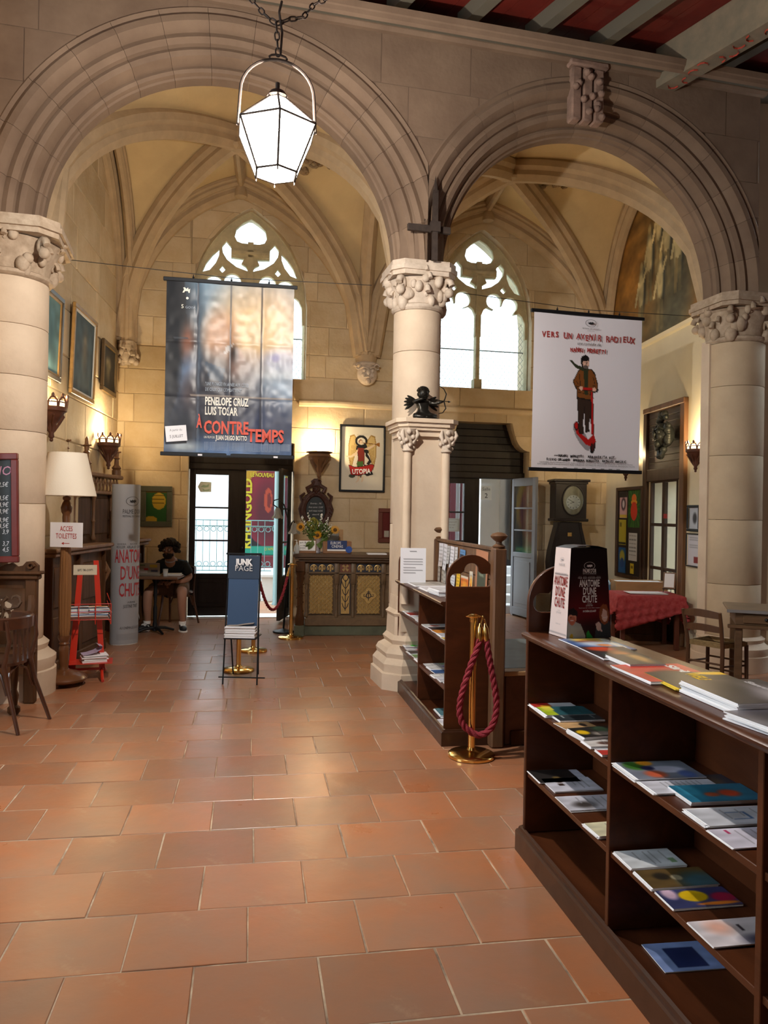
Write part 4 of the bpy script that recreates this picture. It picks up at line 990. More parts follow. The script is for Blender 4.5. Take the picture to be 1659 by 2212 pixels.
# ---- wall sconces: carved brackets with a pierced crown, lit from inside
def sconce(fr, px, py, label, crown=True, d=.13, power=34, sc=1.0, warm=WARM):
    s, z = fr.hit(px, py, d); root = thing('wall_sconce', label, 'wall lamp', fr.mat(s, z, d) @ Matrix.Diagonal((sc, sc, sc, 1)))
    m = MB(); m.lathe([(.012,-.27),(.028,-.25),(.022,-.22),(.05,-.16),(.045,-.13),(.075,-.09),(.11,-.04),(.115,-.02),(.135,-.01),(.14,.02),(.11,.02)], 18); m.sphere((0,0,-.28), .018, 8, 6)
    for k in range(7):
        a = k*2*pi/7; m.tube([(cos(a)*.03, sin(a)*.03, -.20), (cos(a)*.075, sin(a)*.075, -.12), (cos(a)*.12, sin(a)*.12, -.05)], [.006,.012,.008], 5)
    m.build('bracket', MWOOD if not crown else mat('sconce_wood', (.10,.035,.018), .5, var=.3, bump=.3), root, smooth=True, ang=50)
    if crown:
        m = MB(); n = 9
        for k in range(n):
            a = 2*pi*k/n; w_ = .042
            ca, sa = cos(a), sin(a); t = (-sa, ca)
            for sg in (-1, 1): m.tube([(ca*.125+t[0]*w_*sg, sa*.125+t[1]*w_*sg, .02), (ca*.132+t[0]*w_*sg*.9, sa*.132+t[1]*w_*sg*.9, .08), (ca*.135+t[0]*.012*sg, sa*.135+t[1]*.012*sg, .115)], .009, 5)
            m.sphere((ca*.135, sa*.135, .128), .016, 6, 5, (1,1,1.6))
        m.tube([(.128*cos(a), .128*sin(a), .02) for a in [i*pi/10 for i in range(20)]], .012, 5, closed=True)
        m.tube([(.128*cos(a), .128*sin(a), .07) for a in [i*pi/10 for i in range(20)]], .007, 5, closed=True)
        m.build('pierced_crown', mat('sconce_wood', (.10,.035,.018), .5), root, smooth=True)
        m = MB(); m.lathe([(.10,.02),(.112,.03),(.112,.085),(.09,.09)], 16); m.build('glass_cup', mat('sconce_glow', (1,.9,.7), .5, emit=(1,.72,.36), estr=5), root, smooth=True)
    else:
        m = MB(); m.lathe([(.05,.01),(.10,.035),(.16,.05),(.165,.045),(.11,.02),(.05,-.01)], 20); m.build('dish', MWOOD, root, smooth=True)
        m = MB(); m.sphere((0,0,.05), .03, 8, 6); m.build('bulb', mat('sconce_bulb', (1,.9,.7), .5, emit=(1,.8,.5), estr=30), root)
    p_ = fr.pt(s, z+.16*sc, d+.01); light('sconce_light', 'POINT', p_, power, warm, .03)
    return root
sconce(WL, 235, 962, 'carved wooden sconce with a lit crown near the corner of the left wall', power=40)
sconce(WL, 112, 886, 'carved wooden sconce with a lit crown beside the left column', power=34)
sconce(WB, 690, 985, 'carved wooden bracket lamp throwing light up the back wall', crown=False, power=34, sc=1.15, d=.17)
sconce(WR, 1503, 975, 'carved wooden sconce with a lit crown beside the right column', power=30, sc=.8)

sconce(WR, 1352, 1002, 'small carved wooden sconce peeping out below the scooter poster', power=16, sc=.8)
# ---- choir-stall woodwork along the left wall
st = thing('carved_stall', 'long dark carved wooden stall with pinnacles along the left wall', 'wooden stall', TR(-3.02, 6.98, 0, rz=radians(91)))
def panel_row(m, x0, x1, n, z0, z1, y): 
    w = (x1-x0)/n
    for i in range(n): m.cbox(x0+i*w+.04, x0+(i+1)*w-.04, y-.012, y+.004, z0, z1, .010)
for x0, x1 in ((0, 1.42), (2.45, 2.85)):
    m = MB(); m.box(x0, x1, .015, .05, .0, 1.10); m.build('front', DWOOD, st)
    n = 2 if x1-x0 > 1 else 1; w = (x1-x0)/n
    for i in range(n):
        for a, e in ((.16, .52), (.60, .98)): MB().cbox(x0+i*w+.08, x0+(i+1)*w-.08, -.004, .016, a, e, .012).build('panel', DWOOD, st)
    for i in range(n+1): MB().cbox(max(x0, x0+i*w-.04), min(x1, x0+i*w+.04) if i < n else x1, -.02, .02, .0, 1.08, .006).build('stile', DWOOD, st)
    m = MB(); m.cbox(x0-.03, x1+.05, -.06, .10, 1.08, 1.12, .01); m.cbox(x0-.05, x1+.07, -.085, .13, 1.12, 1.16, .012); m.build('cornice', MWOOD, st)
    m = MB(); m.cbox(x0-.02, x1+.02, -.03, .05, .0, .12, .01); m.build('plinth', DWOOD, st)
m = MB(); m.box(0, 2.85, .40, .46, 0, 1.75); m.build('high_back', DWOOD, st)
for i in range(5):
    x = .3+i*.6; m = MB(); m.lathe([(.022,1.16),(.03,1.18),(.018,1.22),(.016,1.36),(.024,1.38),(.016,1.40),(.018,1.62),(.028,1.66),(.035,1.70)], 10, cx=x, cy=.37); m.build('colonnette', MWOOD, st, smooth=True)
for i in range(4): MB().cbox(.36+i*.6, .84+i*.6, .385, .402, 1.22, 1.66, .012).build('panel', DWOOD, st)
m = MB(); m.cbox(-.03, 2.88, .30, .46, 1.70, 1.74, .01); m.cbox(-.04, 2.90, .28, .46, 1.90, 1.95, .012); m.build('gallery_rails', MWOOD, st)
m = MB()
for i in range(24):
    x = .05+i*.119; m.tube([(x, .33, 1.74), (x, .33, 1.79), (x+.03, .33, 1.84), (x, .33, 1.90)], .012, 5); m.tube([(x, .33, 1.90), (x-.03, .33, 1.83), (x, .33, 1.79)], .010, 5)
m.build('pierced_gallery', MWOOD, st)
for x in (.62, 1.22, 1.82, 2.86):
    m = MB(); m.lathe([(.055,1.95),(.055,2.02),(.045,2.03),(.06,2.05),(.03,2.09),(.026,2.16),(.04,2.17),(.024,2.19),(.028,2.24),(.05,2.25),(.02,2.27),(.016,2.33),(.0,2.36)], 10, cx=x, cy=.36)
    for a in range(4): m.tube([(x, .36, 2.245), (x+.055*cos(a*pi/2), .36+.055*sin(a*pi/2), 2.255)], .010, 5)
    m.build('pinnacle', MWOOD, st, smooth=True)
# scrolled end of the front bench
m = MB(); pts = [(1.44, .02, .95), (1.46, -.03, .85), (1.45, .04, .70), (1.43, .02, .55)]; m.tube(pts, .03, 8); m.tube([(1.44+.045*cos(u)*(1-.08*i), -.02, .86+.045*sin(u)*(1-.08*i)) for i, u in enumerate([w*.7 for w in range(10)])], .012, 6); m.cbox(1.40, 1.46, .0, .40, 0, 1.08, .01); m.build('bench_end', MWOOD, st, smooth=True)

# ---- curved cardboard column advertising a film
bc = FL(262, 1392); R1 = .165
bn = thing('display_column', 'tall pale grey cardboard film column with red lettering beside the wooden stall', 'display', TR(bc.x-.0, bc.y+.08, 0, rz=radians(52)))
m = MB(); n = 28
pc = Paint(41, 60, (150, 153, 158), .4)
sheet('wrap', pc, 1, 1.80, bn, bend=lambda X, Z: (R1*sin(X*2*pi), -R1*cos(X*2*pi)*.8, Z+.01), mt=mat('satin_poster', (.5,.5,.5), .5, attr='Col'))
MB().lathe([(R1*.98, 0), (R1*.98, .01)], 24, sy=.8).build('base', PAPERD, bn); MB().lathe([(R1*.97, 1.795), (R1*.97, 1.80)], 24, sy=.8).build('lid', PAPERD, bn)
def wrap(o, R=R1+.002, yscale=.8):
    for v in o.data.vertices:
        a = v.co.x/R; v.co.x = R*sin(a); v.co.y = -R*cos(a)*yscale-.002
    return o
def wt(s, size, m_, z, w): return wrap(text(s, size, m_, bn, 0, z, maxw=w))
wrap(palm(bn, 0, 1.62, .085, INK)); wt("PALME D'OR", .07, INK, 1.48, .24); wt('FESTIVAL DE CANNES', .03, INK, 1.44, .24)
wt('SANDRA      SWANN      MILO', .022, INK, 1.13, .36); wt('HÜLLER  ARLAUD  GRANER', .04, INK, 1.09, .38)
RD = mat('title_red', (.33,.02,.025), .5)
for s, z, w in (('ANATOMIE', .93, .42), ("D'UNE", .74, .27), ('CHUTE', .55, .30)): wrap(text(s, .21, RD, bn, 0, z, maxw=w, bold=.003))
wt('UN FILM DE', .03, INK, .47, .10); wt('JUSTINE TRIET', .05, INK, .42, .19); wt('AU CINÉMA LE 23 AOÛT', .04, INK, .18, .26)
for i in range(4): wt('PRODUCTION MUSIQUE IMAGE SON MONTAGE COSTUMES', .014, INKG, .115-.018*i, .34)

# ---- standard lamp with a cream shade
fl = FL(137, 1480)
lp = thing('floor_lamp', 'standard lamp with a fluted wooden stem and cream drum shade by the left column', 'floor lamp', TR(fl.x, fl.y, 0))
LW = mat('lamp_wood', (.15,.055,.018), .28, var=.35, scale=10, kind='wood', stretch=(1,1,.15), coat=.3)
m = MB(); m.lathe([(.02,.03),(.17,.035),(.192,.05),(.195,.065),(.175,.09),(.12,.115),(.07,.13),(.045,.14)], 32); m.build('base', LW, lp, smooth=True)
for k in range(3): MB().lathe([(.018,0),(.022,.015),(.018,.034)], 10, cx=.14*cos(k*2.09+.5), cy=.14*sin(k*2.09+.5)).build('foot', LW, lp, smooth=True)
m = MB(); m.lathe([(.045,.135),(.035,.16),(.042,.19),(.044,.32),(.036,.345),(.046,.36),(.036,.375),(.050,.40),(.054,.43)], 20); m.build('lower_stem', LW, lp, smooth=True, ang=50)
m = MB(); n = 40; prof_ = [(.038,.43),(.048,.50),(.052,.80),(.046,1.10),(.036,1.30),(.030,1.34)]; vs = []
for r, z in prof_:
    for i in range(n): a = 2*pi*i/n; rr = r*(1-.10*(i % 4 in (0,))); vs.append((rr*cos(a), rr*sin(a), z))
m.add(vs, [(k*n+i, k*n+(i+1) % n, (k+1)*n+(i+1) % n, (k+1)*n+i) for k in range(len(prof_)-1) for i in range(n)]); m.build('fluted_stem', mat('lamp_wood_light', (.25,.115,.04), .35, var=.3, scale=14, kind='wood', stretch=(1,1,.1)), lp)
m = MB(); m.lathe([(.030,1.34),(.038,1.36),(.030,1.38),(.034,1.46),(.030,1.48),(.042,1.50),(.048,1.54),(.034,1.58),(.022,1.60),(.034,1.61),(.034,1.63),(.012,1.64),(.010,1.70)], 20); m.build('upper_stem', LW, lp, smooth=True, ang=50)
m = MB(); m.lathe([(.016,1.66),(.022,1.67),(.014,1.72),(.02,1.73),(.02,1.80)], 14); m.build('lamp_holder', RUST, lp, smooth=True)
SH = mat('shade_cloth', (.80,.72,.58), .85, bump=.15, bscale=150)
m = MB(); n = 40; m.lathe([(.240,1.64),(.243,1.645),(.158,2.01),(.155,2.005)], n); m.f = [f for f in m.f if len(f) == 4]; m.m = m.m[:len(m.f)]; m.build('lamp_shade', SH, lp, smooth=True)
m = MB(); 
for r, z in ((.240,1.643),(.156,2.008)): m.tube([(r*cos(a), r*sin(a), z) for a in [2*pi*i/32 for i in range(32)]], .004, 5, closed=True)
for k in range(3): m.tube([(.155*cos(k*2.09), .155*sin(k*2.09), 2.0), (.0, 0, 1.97)], .0025, 4)
m.tube([(0,0,1.79),(0,0,1.97)], .003, 4)
m.build('shade_ring', SH, lp)
sg = P(143, 1182, fl.y-.07); sgn = thing('paper_sign', 'white paper sign reading ACCES TOILETTES taped to the standard lamp', 'sign', TR(sg.x, sg.y, sg.z, rz=radians(-8)))
MB().box(-.150, .150, -.001, .001, 0, .212).build('sheet', PAPER, sgn)
text('ACCES', .062, REDINK, sgn, 0, .138, maxw=.115); text('TOILETTES', .062, REDINK, sgn, 0, .075, maxw=.19)
m = MB(); m.box(-.035, .03, -.0022, -.0018, .030, .0345); m.add([(-.045,-.002,.032),(-.022,-.002,.044),(-.022,-.002,.020)], [(0,1,2)]); m.build('arrow', REDINK, sgn)

# ---- red metal magazine rack
rk0 = FL(195, 1462); rk = thing('magazine_rack', 'bright red metal magazine rack behind the standard lamp', 'magazine rack', TR(rk0.x-.03, rk0.y, 0, rz=radians(18)))
REDM = mat('red_metal', (.55,.03,.012), .35, coat=.3)
m = MB(); m.M = TR(-.13, 0, 0); m.add([(x,y,0+.05) for x in (-.03,.03) for y in (-.012,.012)]+[(x+.06,y,1.0) for x in (-.022,.022) for y in (-.012,.012)], [(0,1,3,2),(4,6,7,5),(0,4,5,1),(2,3,7,6),(0,2,6,4),(1,5,7,3)]); m.build('upright', REDM, rk)
m = MB(); m.M = TR(.13, 0, 0); m.add([(x,y,0+.05) for x in (-.025,.025) for y in (-.012,.012)]+[(x-.07,y,1.06) for x in (-.022,.022) for y in (-.012,.012)], [(0,1,3,2),(4,6,7,5),(0,4,5,1),(2,3,7,6),(0,2,6,4),(1,5,7,3)]); m.build('upright', REDM, rk)
for sg_ in (-1, 1):
    m = MB(); m.tube([(sg_*.13, 0, .07), (sg_*.13, -.12, .085), (sg_*.14, -.24, .03), (sg_*.145, -.28, .014)], .014, 8); m.build('foot', REDM, rk, smooth=True)
    m = MB(); m.tube([(sg_*.13, 0, .07), (sg_*.14, .14, .05), (sg_*.15, .22, .014)], .014, 8); m.build('foot', REDM, rk, smooth=True)
m = MB(); m.tube([(-.13, 0, .07), (.13, 0, .07)], .012, 6); m.build('crossbar', REDM, rk)
m = MB(); m.box(-.22, .22, -.20, .05, .150, .156); m.build('shelf', REDM, rk)
m = MB()
for z in (.56, .63, .70):
    m.tube([(-.16,.0,z+.06),(-.20,-.16,z-.02),(.20,-.16,z-.02),(.16,0,z+.06)], .004, 5)
for x in (-.2, -.07, .07, .2): m.tube([(x, -.16, .68), (x, -.16, .50), (x*.8, .0, .56)], .004, 5)
m.build('wire_basket', REDM, rk)
m = MB(); m.box(-.13, .07, -.016, -.012, .93, 1.02); o = m.build('label_plate', mat('label_plate', (.62,.56,.42), .6), rk); text('art te.com', .04, INK, rk, -.03, .965, -.018, maxw=.13)
def stack(n, w, d, t, seed, root, M, cols, jit=.01):
    q = random.Random(seed)
    for i in range(n): MB().box(-w/2, w/2, -d/2, d/2, 0, t*.92).build('sheet', cols[i % len(cols)], root, M=M @ TR(q.uniform(-jit,jit), q.uniform(-jit,jit), i*t, rz=q.uniform(-.06,.06)))
MB_BLUE = mat('mag_blue', (.12,.2,.33), .4); MB_OR = mat('mag_orange', (.62,.25,.05), .4); MB_SKY = mat('mag_sky', (.45,.62,.72), .35)
RKM = rk.matrix_basis
for i, (x, mm, lab) in enumerate(((-.08, MB_SKY, 'stack of pale blue magazines in the red rack basket'), (.10, MB_OR, 'stack of orange covered magazines in the red rack basket'))):
    t = thing('magazine_stack', lab, 'magazines', RKM @ TR(x, -.085, .545, rx=radians(-20), rz=.1*(1-2*i)))
    stack(9, .17, .15, .010, i, t, TR(0,0,0), [PAPERD, MB_BLUE, PAPERD]); MB().box(-.085, .085, -.075, .075, .09, .094).build('cover', mm, t)
t = thing('magazine_stack', 'stack of white leaflets with a curling cover on the lower shelf of the red rack', 'magazines', RKM @ TR(.06, -.07, .157, rz=.2)); stack(7, .21, .16, .009, 4, t, TR(), [PAPER, PAPERD])
m = MB(); m.sweep([(-.105, 0, .066), (-.06, 0, .07), (0, 0, .085), (.05, 0, .11), (.06, 0, .14), (.03, 0, .145)], [(-.08,0),(.08,0),(.08,.001),(-.08,.001)]); m.build('curled_cover', mat('mag_lilac', (.5,.4,.55), .4), t)

# ---- bentwood chair at the left edge
CH = mat('bentwood', (.085,.030,.014), .28, var=.4, scale=8, kind='wood', coat=.4)
ch = thing('bentwood_chair', 'dark bentwood chair with curved slatted back at the left edge', 'chair', TR(-2.72, 5.42, 0, rz=radians(-96)))
# local: faces -y ... back at +y
m = MB(); m.lathe([(.19,.435),(.205,.44),(.205,.46),(.17,.465)], 28); m.build('seat', CH, ch, smooth=True)
rail = [(.225*sin(a), .02+.225*cos(a)*.95) for a in [radians(-100+200*i/24) for i in range(25)]]
m = MB(); m.sweep([(x, y, .735) for x, y in rail], [(-.011,-.04),(.011,-.045),(.013,.035),(0,.045),(-.012,.035)]); m.build('back_rail', CH, ch, smooth=True, ang=50)
for x in (-.085, -.03, .03, .085): MB().box(-.012, .012, -.006, .006, .46, .70).build('slat', CH, ch, M=TR(x, .195, 0, rx=0))
for sx_ in (-1, 1):
    m = MB(); m.tube([(sx_*.20, .30, .0), (sx_*.165, .20, .30), (sx_*.16, .165, .45), (sx_*.165, .205, .62), (sx_*.175, .185, .76)], [.013,.016,.018,.015,.013], 9); m.build('leg', CH, ch, smooth=True)
    m = MB(); m.tube([(sx_*.18, -.20, .0), (sx_*.155, -.155, .25), (sx_*.14, -.13, .44)], [.012,.016,.018], 9); m.build('leg', CH, ch, smooth=True)
    m = MB(); m.tube([(sx_*.163, .19, .25), (sx_*.15, .14, .38), (sx_*.10, .06, .43)], .009, 7); m.build('brace', CH, ch, smooth=True)
m = MB(); m.tube([(-.155, .18, .26), (-.10, .17, .39), (0, .165, .43), (.10, .17, .39), (.155, .18, .26)], .009, 7); m.build('brace', CH, ch, smooth=True)

# ---- carved settle behind it
bp = P(84, 1235, 6.05); bx = bp.x
se = thing('carved_settle', 'dark carved wooden settle with pierced scrollwork back below the chalkboard', 'settle', TR(bx, 6.05, 0, rz=radians(6)))
for x in (-.05, -.62): MB().cbox(x-.045, x+.04, -.03, .04, 0, .99, .008).build('post', DWOOD, se)
m = MB(); m.cbox(-1.1, .01, -.045, .05, .97, 1.01, .01); m.cbox(-1.1, .03, -.06, .06, 1.01, 1.035, .008); m.build('cornice', DWOOD, se)
m = MB()
m.prism([(-.60,1.035),(.0,1.035),(.0,1.08),(-.04,1.115),(-.09,1.11),(-.115,1.08),(-.16,1.07),(-.20,1.10),(-.25,1.085),(-.30,1.06),(-.38,1.06),(-.45,1.10),(-.60,1.12)], -.02, .02); m.build('scroll_crest', DWOOD, se)
m = MB(); m.tube([(-.055+.03*cos(u)*(1-.07*i), -.03, 1.075+.03*sin(u)*(1-.07*i)) for i, u in enumerate([w*.7 for w in range(10)])], .010, 6)
m.build('scroll', DWOOD, se)
MB().box(-.60, -.09, -.005, .015, .90, .97).build('rail', DWOOD, se); MB().box(-.60, -.09, -.005, .015, .46, .56).build('rail', DWOOD, se)
CARV = mat('carved_oak', (.12,.065,.035), .5, var=.4, scale=20, bump=.3)
m = MB()
for k in range(18):
    a = 2*pi*k/18; m.tube([(-.345+.02*cos(a), -.01, .72+.03*sin(a)), (-.345+.075*cos(a), -.012, .72+.105*sin(a))], [.006,.012], 5)
m.tube([(-.345+.085*cos(a), -.01, .72+.12*sin(a)) for a in [2*pi*i/20 for i in range(20)]], .012, 6, closed=True)
q = random.Random(6)
for k in range(12):
    cx_ = q.choice((-.16, -.19, -.53, -.50))+q.uniform(-.03,.03); cz_ = q.uniform(.60,.86); a = q.uniform(0,6)
    m.tube([(cx_+.06*cos(a+u*.8)*(1-.1*u), -.01, cz_+.06*sin(a+u*.8)*(1-.1*u)) for u in range(7)], [.016-.0015*u for u in range(7)], 6)
m.build('pierced_carving', CARV, se, smooth=True)
m = MB(); m.sphere((-.345, -.02, .72), .025, 10, 8); m.build('rosette', CARV, se, smooth=True)
m = MB(); m.tube([(-.04, -.05, .84), (-.02, -.10, .76), (-.03, -.12, .68), (-.06, -.10, .62), (-.07, -.20, .60)], [.03,.035,.03,.03,.035], 8); m.build('arm', DWOOD, se, smooth=True)
MB().cbox(-1.1, .0, -.40, -.0, .40, .44, .01).build('seat', DWOOD, se)
m = MB(); m.lathe([(.03,0),(.045,.02),(.045,.05),(.025,.07),(.035,.14),(.02,.18),(.03,.30),(.03,.40)], 12, cx=-.05, cy=-.34); m.build('leg', DWOOD, se, smooth=True)
m = MB(); m.lathe([(.03,0),(.045,.02),(.045,.05),(.025,.07),(.035,.14),(.02,.18),(.03,.30),(.03,.40)], 12, cx=-.62, cy=-.34); m.build('leg', DWOOD, se, smooth=True)
# ---- framed chalkboard on the column
cbp = P(41, 1215, 5.98); cb_ = thing('menu_chalkboard', 'chalkboard price list in a dark red frame on the left column', 'chalkboard', TR(cbp.x, cbp.y, cbp.z, rz=radians(4), ry=radians(-1.5)))
RF = mat('red_frame', (.15,.018,.012), .4, var=.3)
for x0, x1, a, e in ((-.62,0,0,.05),(-.62,0,.80,.85),(-.05,0,.05,.80),(-.62,-.57,.05,.80)): MB().cbox(x0, x1, -.02, .02, a, e, .006).build('frame_rail', RF, cb_)
MB().box(-.57, -.05, -.004, .01, .05, .80).build('slate', CHALK, cb_)
WC = mat('chalk', (.62,.64,.66), .9)
text('VINO', .10, mat('chalk_pink', (.5,.25,.35), .9), cb_, -.165, .68, -.006, maxw=.22, shear=.2)
for i, s in enumerate(('12,5€', '', '— 4,5€', '— 4,9€', '— 3,9€')):
    if s: text(s, .05, WC, cb_, -.075, .59-i*.052, -.006, align='RIGHT', sx=.8, shear=.2)
for i, s in enumerate(('3,9€', '4,5€', '3,9', '', '3,7', '4,5')):
    if s: text(s, .05, WC, cb_, -.075, .315-i*.046, -.006, align='RIGHT', sx=.8, shear=.2)

# ---- small green framed notice on the back wall
p = Paint(30, 40, (38, 92, 42), .7); p.ell(.62, .32, .34, .28, (196,165,50)); p.ell(.25,.95,.3,.12,(190,160,50)); p.rect(.0,.0,1,.03,(120,90,30))
for y in (.12,.25,.38,.5): p.line([(.3,y),(.85,y)], .012, (60,60,20))
for y in (.55,.6,.65): p.line([(.15,y),(.5,y)], .006, (150,180,150))
picture(WB, 303, 372, 1050, 1138, 'framed_notice', 'green and yellow notice in a grey-green frame above the seated man', 'picture', mat('greygreen_frame', (.09,.095,.06), .6, var=.3), p, fw=.075, d=.04)
# ================================================================ doors, the street outside, and everything along the back wall
def leaf(root_, w, h, panes, zp0, zp1, st_l=.10, st_r=.10, mt=BWOOD, nm_glass=True, th=.045, rows=None, cols=1, M=None, bars=BWOOD):
    "a glazed door leaf in local x (0..w), z (0..h); panes between zp0 and zp1 in `panes` rows; built as parts of root_"
    T = M or TR()
    def B(x0, x1, a, e, n='stile', y0=-th/2, y1=th/2, m_=mt): 
        mb = MB(); mb.cbox(x0, x1, y0, y1, a, e, .004); return mb.build(n, m_, root_, M=T)
    B(0, st_l, 0, h); B(w-st_r, w, 0, h); B(st_l, w-st_r, zp1, h, 'top_rail'); B(st_l, w-st_r, zp0-.07, zp0, 'middle_rail'); B(st_l, w-st_r, 0, .12, 'bottom_rail')
    B(st_l, w-st_r, .12, zp0-.07, 'lower_panel', -.012, .012); B(st_l+.05, w-st_r-.05, .18, zp0-.13, 'raised_field', -.022, .02)
    for i in range(1, panes): z = zp0+(zp1-zp0)*i/panes; B(st_l, w-st_r, z-.012, z+.012, 'glazing_bar', -.015, .015, bars)
    for i in range(1, cols): x = st_l+(w-st_r-st_l)*i/cols; B(x-.012, x+.012, zp0, zp1, 'glazing_bar', -.015, .015, bars)
    for i in range(panes):
        for j in range(cols):
            x0 = st_l+(w-st_r-st_l)*j/cols; x1 = st_l+(w-st_r-st_l)*(j+1)/cols
            m = MB(); m.box(x0, x1, -.002, .002, zp0+(zp1-zp0)*i/panes, zp0+(zp1-zp0)*(i+1)/panes); m.build('pane', GLASS, root_, M=T)
zl = WB.hit(520, 1016, -.25)[1]      # underside of the lintel
zr = WB.hit(1040, 1034, -.25)[1]
# left doorway
d1 = struct('door_1', WB.mat(hl[0], 0, -.25), 'left doorway, one dark glazed leaf closed, the other swung open')
W1 = hl[1]-hl[0]
for i in range(5):
    z0 = zl+.09+i*(2.95-zl-.09)/5; MB().cbox(-.02, W1+.02, -.02, .03, z0, z0+(2.95-zl-.09)/5-.004, .006).build('lintel_board', BWOOD, d1)
MB().cbox(-.02, W1+.02, -.06, .04, zl, zl+.09, .01).build('transom', BWOOD, d1); MB().box(-.02, W1+.02, .03, .05, zl, 2.95).build('lintel_backing', BWOOD, d1)  # backing added to stop daylight showing between the boards
s1a = WB.hit(409, 1100, -.25)[0]-hl[0]; s1b = WB.hit(531, 1100, -.25)[0]-hl[0]; lw = s1b-s1a
zpa = WB.hit(455, 1243, -.25)[1]; zpb = WB.hit(455, 1030, -.25)[1]
leaf(d1, lw, zl-.02, 3, zpa, zpb, .085, .25, M=TR(s1a, 0, .03))
hx = W1-.035
leaf(d1, .62, zl-.02, 3, zpa, zpb, .085, .12, M=TR(hx, -.03, .03, rz=radians(-107)))
m = MB(); m.sphere((s1b-.05, -.05, 1.0), .018, 8, 6); m.tube([(s1b-.05, -.03, .94), (s1b-.05, -.03, 1.06)], .008, 6); m.build('door_handle', IRON, d1)
MB().box(-.02, W1+.02, -.1, .30, -.01, .012).build('threshold', PAPERD, d1)
st_ = thing('glass_sticker', 'pale green arrow-shaped sticker on the top pane of the left door', 'sticker', WB.mat(hl[0]+s1a+.21, WB.hit(448, 1052, -.25)[1], -.235))
GSK = mat('sticker_green', (.42,.62,.5), .6); m = MB(); m.prism([(-.10,0),(-.06,.075),(.09,.07),(.09,-.07),(-.06,-.075)], -.002, 0); m.build('arrow_shape', mat('sticker_pale', (.80,.90,.86), .6), st_)
m = MB(); m.prism([(-.06,.0),(-.02,.03),(.02,.02),(.06,.045),(.05,.0),(.0,-.01)], -.004, -.003); m.prism([(-.03,-.02),(.0,-.045),(.07,-.03),(.06,-.055),(-.02,-.06)], -.004, -.003); m.build('fish_mark', GSK, st_)
# right doorway
d2 = struct('door_2', WB.mat(hr[0], 0, -.25), 'right doorway with a tall dark shutter above and a glazed leaf swung open')
W2 = hr[1]-hr[0]
for i in range(7):
    z0 = zr+.10+i*(2.95-zr-.10)/7; MB().cbox(-.02, W2+.02, -.015, .03, z0, z0+(2.95-zr-.10)/7-.004, .005).build('lintel_board', BWOOD, d2)
MB().cbox(-.02, W2+.02, -.07, .04, zr, zr+.10, .012).build('transom', BWOOD, d2); MB().box(-.02, W2+.02, .03, .05, zr, 2.95).build('lintel_backing', BWOOD, d2)  # backing added here too, to block light through the board gaps
s2b = WB.hit(1034, 1100, -.25)[0]-hr[0]
leaf(d2, s2b+.03, zr-.02, 3, WB.hit(975, 1235, -.25)[1], WB.hit(975, 1048, -.25)[1], .08, .235, M=TR(-.03, 0, .03))
GREYD = mat('grey_door_paint', (.16,.17,.19), .4)
leaf(d2, .72, zr-.02, 3, .95, zr-.14, .07, .09, mt=GREYD, bars=GREYD, M=TR(W2-.16, -.03, .03, rz=radians(-83)))
MB().box(W2-.14, W2+.01, -.03, .05, 0, zr).build('jamb', GREYD, d2)
ps = thing('paper_sign', 'small bordered paper notice facing the street on the pane of the right door', 'sign', WB.mat(WB.hit(973, 1132, -.25)[0], WB.hit(973, 1148, -.25)[1], -.225))
MB().box(-.135, .135, -.001, .001, 0, .20).build('sheet', mat('pale_blue_paper', (.62,.72,.74), .6), ps)  # even pale blue-grey paper colour
for x0, x1, a, e in ((-.12,.12,.015,.019),(-.12,.12,.181,.185),(-.12,-.116,.015,.185),(.116,.12,.015,.185)): MB().box(x0, x1, -.003, -.002, a, e).build('border', INKG, ps)
for i, s in enumerate(('Fermeture à', "l'heure normale", 'de 22 h')): text(s, .032, INKG, ps, 0, .135-.042*i, -.004, maxw=-.17+.04*i)

# ---- the street
PALE = mat('pale_limestone', (.74,.75,.76), .9, var=.08, scale=2)  # even pale stone colour
gnd = struct('floor_street', None, 'pale street paving outside'); 
for i in range(7):
    for j in range(14): MB().cbox(-8+j*1.1, -8+j*1.1+1.09, 11.15+i*.8+.0, 11.15+i*.8+.79, -.10, -.015, .006).build('paving_slab', PALE, gnd)
MB().box(-9, 9, 11.2, 24, -.14, -.06).build('street_bed', PALE, gnd)
FCD = Frame(*FL(560, 1292)[:2], radians(9)); FY = 15.6
fac = struct('wall_street', TR(0, 15.8, 0, rz=radians(6)), 'pale house fronts across the street')
MB().box(-9, 9, 0, .4, -.1, 9).build('render', PALE, fac)
MB().box(-9, 9, -.04, 0, -.1, .45).build('stone_plinth', PALE, fac)
# terrace wall with a pale green iron railing
T1 = P(400, 1240, 12.9); T2 = P(592, 1240, 13.1); tf, tw = frame_between(T1, T2)
ter = thing('terrace_wall', 'low pale stone terrace wall across the street, under the railing', 'wall', tf.mat(0, 0, 0))
for i in range(5): MB().cbox(-tw/2-.6+i*.62, -tw/2-.6+i*.62+.61, 0, .35, -.05, .40, .01).build('stone_block', PALE, ter)
MB().cbox(-tw/2-.65, tw/2+1.0, -.05, .40, .40, .455, .008).build('coping', PALE, ter)
TEAL = mat('teal_iron', (.10,.22,.22), .5)
ra = thing('railing', 'pale green iron railing with rings and a scrolled end across the street', 'railing', tf.mat(0, .455, -.1))
hR = P(500, 1124, 13).z-.455
for z in (.05, .12, hR-.10, hR): m = MB(); m.tube([(-tw/2-.5, 0, z), (tw/2-.05, 0, z)], .009, 5); m.build('rail', TEAL, ra)
n = int(tw/.115)
